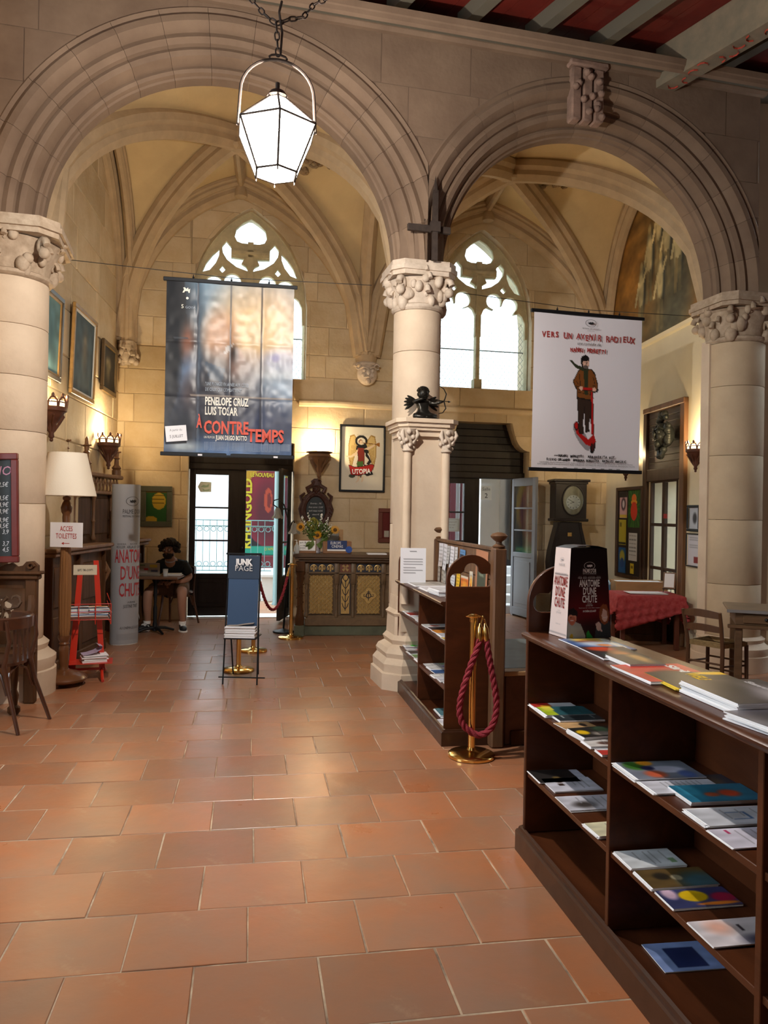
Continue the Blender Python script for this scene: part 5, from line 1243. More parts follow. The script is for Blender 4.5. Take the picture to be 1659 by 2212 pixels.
for i in range(-4, n):
    x = -tw/2+.04+i*.115; m = MB(); m.tube([(x, 0, .05), (x, 0, hR)], .006, 5); m.build('bar', TEAL, ra)
    if i % 1 == 0:
        for z in (.165, hR-.15): m = MB(); m.tube([(x+.0575+.042*cos(a), 0, z+.042*sin(a)) for a in [k*pi/7 for k in range(14)]], .006, 4, closed=True); m.build('ring', TEAL, ra)
m = MB(); m.tube([(tw/2-.1, 0, hR)]+[(tw/2+.0+.13*cos(u)*(1-.075*i), 0, hR-.12+.12*sin(u)*(1-.075*i)) for i, u in enumerate([pi/2-w*.5 for w in range(20)])], .011, 6); m.build('scroll', TEAL, ra, smooth=True)
pp_ = P(601, 1240, 12.6); po = thing('street_post', 'pale teal post standing in the street outside the left door', 'post', TR(pp_.x, pp_.y, -.02))
m = MB(); m.lathe([(.10,0),(.10,.04),(.085,.06),(.085,3.4),(.09,3.42),(.09,3.5)], 20); m.build('shaft', mat('teal_post', (.11,.19,.19), .5), po, smooth=True)
# big film poster in a red surround across the street
q0 = P(528, 1212, 14.6); q1 = P(640, 1212, 15.0); rf_, rw_ = frame_between(q0, q1); z0 = rf_.hit(580, 1200)[1]; hh = rf_.hit(580, 1018)[1]-z0+.5; rw_ += .35
p = Paint(70, 90, (10, 11, 14), .8); p.ell(.42, .50, .50, .42, (150, 112, 14)); p.ell(.42, .56, .44, .38, (104, 10, 30)); p.ell(.34, .62, .20, .28, (64, 6, 18), .4); p.ell(.34, .50, .06, .11, (140, 50, 26)); p.ell(.35, .50, .03, .07, (84, 18, 16)); p.ell(.66, .56, .14, .24, (70, 8, 26), .5); p.C *= .9
p.rect(0, .92, 1, 1, (20,110,90)); p.rect(.0,.0,1,.03,(60,16,22))
sp = thing('street_poster', 'huge black, yellow and crimson film poster across the street', 'poster', rf_.mat(.15, z0, 0)); sheet('sheet', p, rw_, hh, sp, mt=PRINTM)
YEL = mat('poster_yellow', (.30,.26,.01), .6)
hp = rf_.hit(580, 1018)[1]-z0
text('RHEINGOLD', .24, YEL, sp, -rw_*.40, hp*.08, -.01, rz=-pi/2, align='LEFT', maxw=hp*.82, bold=.008)
text('LE NOUVEAU FILM DE FATIH AKIN', .11, YEL, sp, -rw_*.42, hp*.93, -.01, align='LEFT', maxw=rw_*.85, bold=.003); text("D'APRÈS UNE HISTOIRE VRAIE", .08, YEL, sp, -rw_*.20, hp*.06, -.01, align='LEFT', maxw=rw_*.62)
DR = mat('dark_red_joinery', (.08,.006,.01), .5)
for x0, x1, a, e in ((-rw_/2-.1, rw_/2+.1, -.24, 0), (rw_/2, rw_/2+.12, 0, hh), (-rw_/2-.1, rw_/2+.1, hh, hh+.2)): MB().cbox(x0, x1, -.04, .06, a, e, .01).build('surround', DR, sp)
# shop front seen through the right door
q0 = P(940, 1212, 14.8); q1 = P(1000, 1212, 15.0); rf_, rw_ = frame_between(q0, q1); z0 = rf_.hit(970, 1190)[1]
sf = thing('shop_window', 'street shop window with red posts and coloured posters outside the right door', 'shop front', rf_.mat(0, z0, 0))
p = Paint(20, 40, (120, 44, 44), .5); p.poly([(0,.28),(.8,.18),(.8,.3),(0,.34)], (140,96,84)); p.rect(0,.4,1,.55,(36,90,112)); p.rect(.1,.55,1,.62,(130,100,30)); p.rect(0,.7,1,1,(50,100,120))
sheet('display', p, rw_*.55, 1.75, sf, M=TR(-rw_*.3, -.01, 0), mt=PRINTM)
for x0, x1 in ((-.02, .10), (.22, .24)): MB().cbox(x0, x1, -.05, .04, -.5, 1.9, .01).build('post', DR, sf)
MB().cbox(.35, .46, -.04, .04, -.5, 1.9, .01).build('teal_post', TEAL, sf)
MB().cbox(-rw_/2-.2, rw_/2+.1, .0, .06, -.5, 0, .01).build('base', PALE, sf); MB().box(-rw_/2-.2, .6, .05, .06, 0, 1.9).build('backing', PALE, sf)
# white pillar with the room sign, dark passage and steps
wp = P(1057, 1170, 12.6); pl_ = thing('white_pillar', 'plain white pillar outside the right door', 'pillar', TR(wp.x, wp.y, 0, rz=radians(6))); wpl = 43*12.6/F/2
MB().cbox(-wpl, wpl, 0, .4, -.02, 3.4, .01).build('shaft', PALE, pl_); MB().cbox(-wpl-.02, wpl+.02, -.02, .42, -.02, .12, .01).build('foot', PALE, pl_)
sg2 = P(1050, 1077, 12.55); t = thing('room_sign', 'white sign reading Salle 2 on the pillar outside the right door', 'sign', TR(sg2.x, sg2.y, sg2.z, rz=radians(6)))
MB().box(-.09, .09, -.004, .004, -.02, .21).build('plate', WHITE, t); text('Salle', .075, INKG, t, 0, .13, -.006); text('2', .11, INK, t, 0, .01, -.006)
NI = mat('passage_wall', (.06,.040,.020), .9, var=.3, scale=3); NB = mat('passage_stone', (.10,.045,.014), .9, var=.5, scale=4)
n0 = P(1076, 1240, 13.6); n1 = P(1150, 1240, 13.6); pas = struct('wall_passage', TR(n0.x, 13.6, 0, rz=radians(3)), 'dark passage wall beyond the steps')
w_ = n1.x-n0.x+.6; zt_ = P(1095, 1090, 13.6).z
MB().box(0, w_, 0, .2, zt_, 3.2).build('render', NI, pas); MB().box(0, w_, -.03, .2, zt_-.28, zt_).build('stone_band', NB, pas); MB().box(0, w_, .1, .2, -.05, zt_-.28).build('shade_panel', BWOOD, pas); MB().box(-.02, .05, -1.0, .1, .8, 3.2).build('side', NI, pas); MB().box(0, w_, -1.3, .2, 3.2, 3.3).build('lintel', NI, pas)  # near-black panel stands in for the shade inside the passage
stp = thing('stone_steps', 'pale stone steps outside the open right door', 'steps', TR(P(1098, 1300, 11.7).x+.22, 12.02, 0, rz=radians(5)))
for i in range(5): MB().cbox(-.30, 1.0, i*.28, i*.28+.30, -.02, .13*(i+1), .012).build('step', PALE, stp)


# ---- sign, notices and pictures on the back wall
p = Paint(101, 141, (214, 208, 190), .7); BK = (16,15,16); RB = (120, 36, 22); GR = (62, 96, 38); SKN = (214,190,160); WG = (196,170,110); OC = (150,120,60)
for sx_, x0 in ((1, .50), (-1, .50)):
    o = lambda x: x0+sx_*x
    p.poly([(o(.06),.26),(o(.20),.12),(o(.30),.14),(o(.34),.30),(o(.33),.48),(o(.27),.68),(o(.24),.62),(o(.18),.46),(o(.10),.36)], OC); p.poly([(o(.08),.27),(o(.20),.14),(o(.28),.16),(o(.32),.30),(o(.31),.48),(o(.265),.62),(o(.20),.46),(o(.12),.36)], WG)
    for k in range(5): p.line([(o(.12+.035*k),.22+.02*k),(o(.17+.03*k),.42+.05*k)], .003, OC)
p.ell(.47,.22,.15,.09,BK); p.ell(.47,.225,.10,.055,(214,208,190)); p.poly([(.36,.30),(.60,.28),(.66,.40),(.60,.44),(.52,.36),(.42,.38),(.34,.36)], BK); p.poly([(.58,.38),(.66,.46),(.72,.55),(.66,.60),(.60,.58),(.66,.52),(.58,.46)], BK)
p.ell(.455,.235,.05,.038,(120,70,40)); p.ell(.465,.245,.038,.032,SKN); p.poly([(.38,.33),(.54,.32),(.56,.42),(.55,.52),(.56,.60),(.36,.60),(.40,.50),(.38,.42)], BK); p.poly([(.39,.335),(.53,.33),(.545,.42),(.54,.52),(.55,.59),(.37,.59),(.41,.50),(.39,.42)], RB)
p.poly([(.40,.34),(.34,.40),(.22,.46),(.12,.46),(.12,.48),(.23,.49),(.37,.44)], SKN); p.poly([(.54,.35),(.64,.36),(.74,.32),(.82,.27),(.80,.26),(.72,.29),(.62,.32)], SKN); p.line([(.49,.25),(.88,.27)], .006, (110,70,20)); p.poly([(.84,.245),(.92,.24),(.92,.31),(.84,.285)], (150,95,30))
p.poly([(.37,.55),(.53,.54),(.52,.70),(.46,.78),(.38,.70)], GR); p.poly([(.52,.58),(.58,.66),(.66,.64),(.70,.60),(.64,.62)], BK); p.poly([(.38,.74),(.52,.74),(.48,.80),(.42,.80)], (90,80,70)); p.poly([(.40,.78),(.46,.78),(.42,.86),(.36,.885),(.34,.88),(.39,.85)], SKN); p.poly([(.48,.78),(.54,.79),(.53,.85),(.50,.875),(.48,.87),(.50,.83)], SKN); p.ell(.26,.78,.08,.03,(60,66,50))
p.poly([(.17,.60),(.32,.635),(.50,.62),(.72,.58),(.80,.60),(.74,.70),(.77,.75),(.62,.78),(.56,.75),(.40,.775),(.24,.77),(.21,.70)], BK); p.poly([(.185,.61),(.32,.645),(.50,.63),(.72,.59),(.785,.605),(.725,.70),(.56,.74),(.40,.765),(.245,.76),(.22,.70)], (168,30,24))
ut, uw, uh = picture(WB, 733, 832, 918, 1063, 'framed_poster', 'framed poster of a winged trumpeter with a red ribbon', 'picture', IRON, p, fw=.03, d=.04)
text('UTOPIA', .095, WHITE, ut, -.012, uh*.275, -.006, maxw=.27, bold=.003, rz=-.06); text('Cinémas', .03, INKG, ut, -.03, uh*.84, -.006)
p = Paint(20, 30, (92, 22, 16), .6); p.rect(.3,.72,1,.95,(170,165,150))
picture(WB, 817, 850, 1098, 1172, 'framed_picture', 'small dark red framed picture beside the middle column', 'picture', mat('frame_redbrown', (.13,.035,.02), .5), p, fw=.06, d=.04)
# oval chalkboard in a carved frame
s_, z_ = WB.hit(682, 1103, .06); cv = thing('carved_chalkboard', 'round-topped chalkboard in a heavily carved dark frame on the back wall', 'chalkboard', WB.mat(s_, z_, .06))
CWD = mat('carved_dark', (.07,.022,.014), .5, var=.4, scale=20, bump=.4)
oval = [(.155*cos(a), .215*sin(a)*(1 if sin(a) > 0 else .9)) for a in [2*pi*i/36 for i in range(36)]]
m = MB(); m.prism(oval, .0, .01); m.build('slate', CHALK, cv)
m = MB(); q = random.Random(9)
m.tube([(x*1.17, 0, z*1.12) for x, z in oval], .045, 8, closed=True)
m.build('frame_ring', CWD, cv, smooth=True)
m = MB()
for k in range(44):
    a = 2*pi*k/44+q.uniform(-.05,.05); x, z = .185*cos(a), .245*sin(a); s = q.uniform(.018,.034)
    m.tube([(x+s*cos(a+u*.9)*(1.2-.1*u), -.03, z+s*sin(a+u*.9)*(1.2-.1*u)) for u in range(6)], [s*.5-.001*u for u in range(6)], 6)
for sx_ in (-1, 1):
    m.tube([(sx_*.20,0,-.1),(sx_*.23,-.02,.02),(sx_*.20,-.02,.12),(sx_*.22,-.02,.20),(sx_*.16,-.02,.25)], [.02,.025,.02,.025,.015], 7); m.tube([(sx_*.10,-.02,.26),(sx_*.13,-.02,.32),(sx_*.06,-.02,.36),(sx_*.03,-.02,.42)], [.03,.03,.025,.02], 7)
m.build('carving', CWD, cv, smooth=True)
m = MB(); mask(m, 0, -.02, .30, .055); m.prism([(-.06,.36),(.06,.36),(.075,.42),(.03,.455),(-.03,.455),(-.075,.42)], -.03, .02); m.build('crest', CWD, cv, smooth=True)
for i, s in enumerate(('Entrée : 7€', 'Avec carnet : 5,50€', 'tarif réduit 4,50€', 'séance 4€')): text(s, .034, WC, cv, 0, .09-.052*i, -.004, maxw=(.16,.21,.2,.1)[i], shear=.15)

# ---- altar-like counter with gilt panels
CY_ = 9.58; c0 = P(656, 1373, 9.53); c1 = P(850, 1373, 9.66); cf, cw = frame_between((c0.x, c0.y), (c1.x, c1.y))
ct = thing('counter', 'carved wooden counter with gilt lattice panels, formerly an altar front', 'counter', cf.mat(0, 0, 0))
def cx(px, py=1280): return cf.hit(px, py)[0]
def cz(py, px=745): return cf.hit(px, py)[1]
OAK = mat('counter_oak', (.16,.10,.05), .45, var=.35, scale=9, kind='wood', bump=.15); GOLD = mat('gold_leaf', (.62,.42,.15), .38, metal=.55, var=.25, scale=20); GOLDD = mat('gold_dull', (.40,.27,.10), .5, metal=.3, var=.3, scale=15); NAVY = mat('navy_paint', (.02,.025,.04), .5); GSTN = mat('green_stone', (.12,.13,.08), .7, var=.4, scale=5)
DP = .55; xr = cx(850)
MB().cbox(cx(656), xr, .0, DP, 0, cz(1352), .006).build('stone_plinth', GSTN, ct)
MB().cbox(cx(659), xr, -.02, DP, cz(1352), cz(1335), .01).build('base_rail', OAK, ct)
MB().box(cx(661), xr, .03, DP, cz(1335), cz(1213)).build('body', OAK, ct)
m = MB(); m.cbox(cx(632), xr, -.10, DP, cz(1204)-.0, cz(1197), .006); m.cbox(cx(636), xr, -.08, DP, cz(1209), cz(1204), .006); m.cbox(cx(644), xr, -.05, DP, cz(1214), cz(1209), .006); m.build('worktop', mat('worktop', (.11,.065,.035), .35, var=.3, scale=8, kind='wood', stretch=(.3,1,1)), ct)
for a, e in ((1240, 1236), (1216, 1213), (1336, 1330)): MB().cbox(cx(661), xr, .0, .04, cz(a), cz(e), .004).build('rail', OAK, ct)
def cross(m, x, z, r, y):
    for a in range(4):
        b_ = a*pi/2+pi/4; m.prism([(x+r*.2*cos(b_-.8), z+r*.2*sin(b_-.8)), (x+r*cos(b_-.35), z+r*sin(b_-.35)), (x+r*cos(b_+.35), z+r*sin(b_+.35)), (x+r*.2*cos(b_+.8), z+r*.2*sin(b_+.8))], y, y+.008)
for (a, e) in ((668, 722), (770, 824)):   # friezes of little arches
    x0, x1 = cx(a), cx(e); MB().box(x0, x1, .018, .032, cz(1236), cz(1218)).build('frieze_ground', NAVY, ct)
    for i in range(3):
        xc = x0+(x1-x0)*(i+.5)/3; zc = (cz(1236)+cz(1218))/2; m = MB(); m.tube([(xc+.040*cos(u), .012, zc-.005+.042*sin(u)) for u in [pi*1.2-k*.35 for k in range(13)]], .005, 5); m.build('frieze_arch', GOLD, ct)
        m = MB(); m.prism([(xc-.012,zc-.045),(xc+.012,zc-.045),(xc+.006,zc),(xc+.018,zc+.02),(xc,zc+.035),(xc-.018,zc+.02),(xc-.006,zc)], .010, .018); m.prism([(xc-.028,zc-.03),(xc-.014,zc-.02),(xc-.018,zc+.01),(xc-.03,zc)], .012, .018); m.prism([(xc+.028,zc-.03),(xc+.014,zc-.02),(xc+.018,zc+.01),(xc+.03,zc)], .012, .018); m.build('frieze_flower', GOLD, ct)
x0, x1 = cx(734), cx(757); MB().box(x0, x1, .018, .032, cz(1236), cz(1218)).build('frieze_ground', mat('rust_ground', (.15,.05,.03), .6), ct); m = MB(); cross(m, (x0+x1)/2, (cz(1236)+cz(1218))/2, .05, .010); m.build('quatrefoil', GOLDD, ct)
def rounded(x0, x1, z0, z1, r):
    P_ = []; 
    for cx_, cz_, a0 in ((x1-r, z1-r, 0), (x0+r, z1-r, 90), (x0, z0, 180), (x1, z0, 270)):
        if a0 >= 180: P_.append((cx_, cz_)); continue
        for k in range(5): a = radians(a0+k*22.5); P_.append((cx_+r*cos(a), cz_+r*sin(a)))
    return P_
for nm, (a, e) in enumerate(((668, 719), (771, 821))):
    x0, x1, z0, z1 = cx(a), cx(e), cz(1326), cz(1243)
    MB().prism(rounded(x0, x1, z0, z1, .045), .012, .03).build('panel_ground', GOLDD, ct)
    m = MB(); q4 = rounded(x0, x1, z0, z1, .045); m.tube([(x, .012, z) for x, z in q4], .007, 5, closed=True); m.build('panel_moulding', OAK, ct)
    m = MB(); d = (x1-x0)/6; ang = 1.0; nrow = int((z1-z0)/d/1.15)+1; dz = (z1-z0)/9
    for sg in (1, -1):
        for k in range(-9, 16):
            xa = x0+k*d if sg > 0 else x1-k*d; pts = []
            t0, t1 = 0.0, 1.0; L = (z1-z0); dx = sg*L*d/dz
            xs, xe = xa, xa+dx
            lo, hi = (x0, x1)
            if sg > 0: t0 = max(0, (lo-xs)/dx); t1 = min(1, (hi-xs)/dx)
            else: t0 = max(0, (xs-hi)/-dx); t1 = min(1, (xs-lo)/-dx)
            if t1-t0 > .05: m.tube([(xs+dx*t0, .008, z0+L*t0), (xs+dx*t1, .008, z0+L*t1)], .0042, 4, cap=False)
    m.build('gilt_lattice', GOLD, ct, kind='stuff')
    m = MB()
    for i in range(6):
        for j in range(9):
            for ox, oz in ((0, 0),):
                x, z = x0+d*(i+.5), z0+dz*(j+.5)
                if (j % 2 == 0): x += 0
                m.prism([(x, z+dz*.26),(x-d*.2, z+dz*.02),(x-d*.05, z),(x-d*.09, z-dz*.26),(x+d*.09, z-dz*.26),(x+d*.05, z),(x+d*.2, z+dz*.02)], .006, .013)
    m.build('lily_motifs', GOLD, ct, kind='stuff')
    if nm == 1:
        xc, zc = (x0+x1)/2, (z0+z1)/2-.01; m = MB(); m.prism([(xc+.085*(1+.18*cos(4*a))*cos(a), zc+.085*(1+.18*cos(4*a))*sin(a)) for a in [2*pi*i/32 for i in range(32)]], -.004, .006); m.build('quatrefoil_medallion', GOLD, ct)
        m = MB(); m.tube([(xc+.03*cos(a), -.008, zc+.03*sin(a)) for a in [2*pi*i/14 for i in range(14)]], .005, 4, closed=True); m.tube([(xc, -.008, zc-.06), (xc, -.008, zc+.065)], .004, 4); m.tube([(xc-.02, -.008, zc+.045), (xc+.02, -.008, zc+.045)], .004, 4)
        for sg in (-1, 1): m.tube([(xc+sg*.03, -.008, zc-.01), (xc+sg*.06, -.008, zc-.01), (xc+sg*.055, -.008, zc+.02)], .004, 4)
        m.build('monogram', NAVY, ct)
x0, x1, z0, z1 = cx(736), cx(756), cz(1326), cz(1240); xm = (x0+x1)/2; r = (x1-x0)/2
lan_ = [(x0, z0), (x1, z0), (x1, z1-.13), (x1-.012, z1-.10), (x1-.005, z1-.07), (x1-.02, z1-.035), (xm, z1), (x0+.02, z1-.035), (x0+.005, z1-.07), (x0+.012, z1-.10), (x0, z1-.13)]
MB().prism(lan_, .005, .03).build('lancet_panel', GOLD, ct)
m = MB(); m.tube([(x, .005, z) for x, z in lan_], .006, 5, closed=True); m.tube([(xm, -.002, z0+.04), (xm, -.002, z1-.07)], .004, 4)
for k in range(5):
    z = z0+.06+k*.085
    for sg in (-1, 1): m.tube([(xm, -.002, z), (xm+sg*.025, -.002, z+.03), (xm+sg*.04, -.002, z+.075)], .004, 4)
m.build('painted_stem', NAVY, ct)
for px in (662, 727, 763, 828):
    m = MB(); m.lathe([(.022, cz(1333)), (.026, cz(1330)), (.016, cz(1325)), (.014, cz(1275)), (.024, cz(1270)), (.018, cz(1267)), (.026, cz(1262))], 12, cx=cx(px), cy=.005); m.cbox(cx(px)-.03, cx(px)+.03, .0, .04, cz(1262), cz(1213), .004); m.build('colonnette', OAK, ct, smooth=True, ang=50)
xe = cx(648); m = MB(); m.lathe([(.055,cz(1350)),(.055,cz(1340)),(.06,cz(1337)),(.042,cz(1325)),(.036,cz(1310)),(.036,cz(1262)),(.05,cz(1250)),(.045,cz(1245)),(.062,cz(1238)),(.062,cz(1236))], 14, cx=xe, cy=-.01)
for k in range(24): a = k*.9; m.sphere((xe+.038*cos(a), -.01+.038*sin(a), cz(1320)+(cz(1255)-cz(1320))*k/24), .010, 6, 4)
m.build('carved_corner_column', DWOOD, ct, smooth=True, ang=50); MB().cbox(xe-.065, xe+.06, -.07, .10, 0, cz(1350), .008).build('corner_plinth', GSTN, ct); MB().cbox(xe-.06, xe+.055, -.06, .10, cz(1236), cz(1213), .008).build('corner_block', DWOOD, ct)
# things standing on the counter
zt0 = cz(1197)
def oncounter(px, y=.15): return cf.mat(cx(px, 1190), zt0, -y)
t = thing('cardboard_sign_box', 'brown box on the counter carrying a blue and white sign', 'box', oncounter(729, .06)); KR = mat('brown_card', (.28,.13,.055), .6, var=.2)
MB().cbox(-.18, .18, .0, .22, 0, .155, .006).build('box', KR, t); MB().box(-.125, .12, -.008, -.002, .055, .165).build('sign_plate', mat('sign_blue', (.012,.035,.13), .5), t); MB().box(-.125, .12, -.009, -.002, .035, .055).build('sign_foot', WHITE, t)
text('EUROPE', .05, WHITE, t, -.02, .118, -.010, maxw=.13); text('CINEMAS', .05, WHITE, t, .0, .075, -.010, maxw=.14)
m = MB(); m.M = TR(.145, -.012, .055); m.prism([(.042*cos(a), .042*sin(a)) for a in [2*pi*i/24 for i in range(24)]], -.002, .004); m.build('round_sticker', mat('sticker_blue', (.02,.08,.35), .5), t)
t = thing('counter_sign', 'white art et essai sign on a wooden stand on the counter', 'sign', oncounter(664, .05)); MB().cbox(-.11, .11, 0, .03, 0, .17, .005).build('stand', KR, t); MB().box(-.105, .10, -.008, -.001, .035, .16).build('plate', WHITE, t)
for i, (s, w) in enumerate((('art &—', .12), ('—essai', .13), ('|><|><', .07))): text(s, .036, INK, t, -.095, .125-.035*i, -.010, align='LEFT', maxw=w)
t = thing('paper_sheet', 'white paper lying on the right end of the counter', 'paper', oncounter(815, .05)); MB().box(-.12, .12, -.08, .12, 0, .012).build('sheets', PAPER, t)
t = thing('tablet_stand', 'grey glass panel in a wooden holder behind the box on the counter', 'stand', oncounter(724, .32)); MB().cbox(-.09, .06, -.01, .01, .10, .30, .004).build('glass_panel', mat('grey_panel', (.25,.28,.28), .2), t); MB().cbox(.06, .115, -.02, .02, 0, .30, .005).build('wooden_upright', LWOOD, t); MB().cbox(-.1, .115, -.04, .04, 0, .1, .005).build('holder', KR, t)
t = thing('pump_bottle', 'clear pump bottle at the left end of the counter', 'bottle', oncounter(641, .02)); m = MB(); m.lathe([(.028,0),(.032,.01),(.032,.09),(.014,.115),(.012,.125)], 14); m.build('body', mat('bottle_clear', (.6,.68,.70), .15, alpha=.55), t, smooth=True); m = MB(); m.lathe([(.014,.125),(.014,.14),(.005,.142),(.005,.165)], 10); m.tube([(0,0,.165),(-.03,-.01,.165)], .006, 6); m.build('pump', PAPERD, t, smooth=True)
vs_ = thing('flower_vase', 'silvery cut glass vase on the counter', 'vase', oncounter(685, .12)); m = MB(); n = 16; prf = [(.040,0),(.048,.01),(.044,.03),(.055,.12),(.070,.20),(.076,.215)]; vv = []
for r, z in prf:
    for i in range(n): a = 2*pi*i/n; rr = r*(1+.06*(i % 2)); vv.append((rr*cos(a), rr*sin(a), z))
m.add(vv, [(k*n+i, k*n+(i+1) % n, (k+1)*n+(i+1) % n, (k+1)*n+i) for k in range(len(prf)-1) for i in range(n)]+[tuple(range(n))]); m.build('body', mat('cut_glass', (.55,.52,.56), .12, metal=.3, var=.4, scale=40), vs_); MB().lathe([(.058,.14),(.06,.15),(.057,.16)], 16).build('band', BRASS, vs_)
VM = vs_.matrix_basis
LF = mat('leaf_green', (.10,.16,.03), .6, var=.5, scale=9); STM = mat('stem_green', (.12,.2,.04), .6); SUN = mat('sunflower', (.80,.38,.01), .6, var=.3, scale=20); WF = mat('white_blossom', (.80,.80,.76), .6); GF = mat('golden_green', (.28,.27,.04), .7, var=.4, scale=20)
q = random.Random(12)
for i, (dx, dz, tilt) in enumerate(((-.21, .33, -1.0), (-.0, .23, -.9), (.22, .30, 1.0))):
    t = thing('sunflower', ('sunflower drooping to the left of the vase', 'sunflower hanging low in front of the vase', 'sunflower leaning out to the right of the vase')[i], 'flower', VM @ TR(0, -.02, .0))
    m = MB(); m.tube([(dx*.1, 0, .05), (dx*.35, -.03, .22), (dx*.85, -.06, dz+.03)], .005, 5); m.build('stem', STM, t)
    C_ = Vector((dx, -.08, dz)); R_ = TR(dx, -.08, dz, ry=tilt*.7, rx=.35)
    m = MB(); m.M = R_
    for k in range(18): a = 2*pi*k/18; m.prism([(.022*cos(a-.14), .022*sin(a-.14)), (.045*cos(a-.12), .045*sin(a-.12)), (.062*cos(a), .062*sin(a)), (.045*cos(a+.12), .045*sin(a+.12)), (.022*cos(a+.14), .022*sin(a+.14))], -.003+.004*(k % 2), .001+.004*(k % 2))
    m.build('petals', SUN, t); m = MB(); m.M = R_; m.sphere((0, 0, 0), .026, 10, 6, (1,.4,1)); m.build('disc', mat('sunflower_disc', (.10,.05,.01), .8), t, smooth=True)
for i, (dx, dz, k_) in enumerate(((-.19, .46, 0), (.05, .50, 0), (.13, .44, 0), (.17, .35, 0), (-.12, .50, 0))):
    t = thing('white_flower_spray', ('leftmost white flower spray in the vase', 'tallest white flower spray in the vase', 'white flower spray right of the tallest one', 'low white flower spray at the right of the vase', 'short white spray left of the golden tuft')[i], 'flower', VM)
    m = MB(); m.tube([(dx*.1, .01, .05), (dx*.5, .0, .28), (dx, -.01, dz)], .004, 5); m.build('stem', STM, t); m = MB()
    for k in range(26):
        u = k/26; m.sphere((dx*(1-.35*u)+q.uniform(-.02,.02)*(.5+u), -.02+q.uniform(-.03,.03), dz-.17*u+q.uniform(-.01,.01)), q.uniform(.006,.010), 5, 4)
    m.build('blossoms', WF, t, kind='stuff')
t = thing('green_flower_tuft', 'golden green flower tuft in the middle of the bouquet', 'flower', VM); m = MB(); m.tube([(0,0,.05),(-.06,.0,.25)], .005, 5); m.build('stem', STM, t); m = MB()
for k in range(90): a = q.uniform(0,6.3); r = .07*sqrt(q.random()); m.sphere((-.06+r*cos(a), .0+q.uniform(-.04,.02), .36+r*1.2*sin(a)), q.uniform(.010,.016), 5, 4)
m.build('flower_heads', GF, t, kind='stuff')
t = thing('bouquet_foliage', 'green leaves filling the bouquet in the vase', 'foliage', VM)
def leafshape(m, M, L, w):
    m.M = M; m.add([(0,0,0),(w*.5,.01,L*.35),(w*.35,.015,L*.7),(0,0,L),(-w*.35,.015,L*.7),(-w*.5,.01,L*.35),(0,-.008,L*.45)], [(0,1,6),(1,2,6),(2,3,6),(3,4,6),(4,5,6),(5,0,6)]); m.M = None
for k in range(10):
    m = MB(); leafshape(m, TR(q.uniform(-.05,.05), q.uniform(-.09,-.02), q.uniform(.12,.24), ry=q.uniform(-1.5,1.5)+pi*(k % 4 == 0), rx=q.uniform(-.3,.5), rz=q.uniform(-.5,.5)), q.uniform(.10,.15), q.uniform(.06,.09)); m.build('large_leaf', LF, t)
m = MB()
for k in range(320):
    a = q.uniform(-1.25, 1.25); r = q.uniform(.06, .27); leafshape(m, TR(r*sin(a)*.75, q.uniform(-.06,.06), .17+r*cos(a)*.85, ry=a+q.uniform(-.7,.7), rz=q.uniform(-1.5,1.5), rx=q.uniform(-.4,.4)), q.uniform(.025,.05), q.uniform(.008,.016))
m.build('small_leaves', LF, t, kind='stuff')

# ---- black gooseneck lamp with tulip shades
g0 = FL(612, 1366); gl_ = thing('tulip_lamp', 'black gooseneck standing lamp with two tulip glass shades beside the counter', 'floor lamp', TR(g0.x, g0.y, 0))
m = MB(); m.lathe([(.13,0),(.135,.01),(.13,.02),(.05,.035),(.02,.05)], 26); m.build('base', IRON, gl_, smooth=True)
m = MB(); m.tube([(0,0,.03),(.012,0,.25),(.02,0,.9),(.05,0,1.32)], .012, 8); m.build('pole', IRON, gl_, smooth=True)
TG = mat('tulip_glass', (.42,.46,.46), .3, alpha=.8)
for i, pts in enumerate((((.05,0,1.25),(.03,0,1.45),(-.02,0,1.62),(-.09,0,1.69),(-.15,0,1.67),(-.16,0,1.62),(-.10,0,1.58)), ((.03,0,1.1),(.05,-.02,1.30),(.09,-.03,1.40),(.11,-.03,1.42),(.12,-.03,1.39)))):
    m = MB(); m.tube(pts, .008, 7); m.build('arm', IRON, gl_, smooth=True); e = pts[-1]
    m = MB(); nn = 18; vv = []; pr = [(.018,.0),(.035,-.03),(.045,-.08),(.055,-.11),(.075,-.135)]
    for r, z in pr:
        for k in range(nn): a = 2*pi*k/nn; vv.append((e[0]+r*cos(a)*(1+.08*cos(6*a)), e[1]+r*sin(a)*(1+.08*cos(6*a)), e[2]+z+.01*cos(6*a)*(r > .05)))
    m.add(vv, [(k*nn+i_, k*nn+(i_+1) % nn, (k+1)*nn+(i_+1) % nn, (k+1)*nn+i_) for k in range(len(pr)-1) for i_ in range(nn)]); m.build('tulip_shade', TG, gl_, smooth=True)

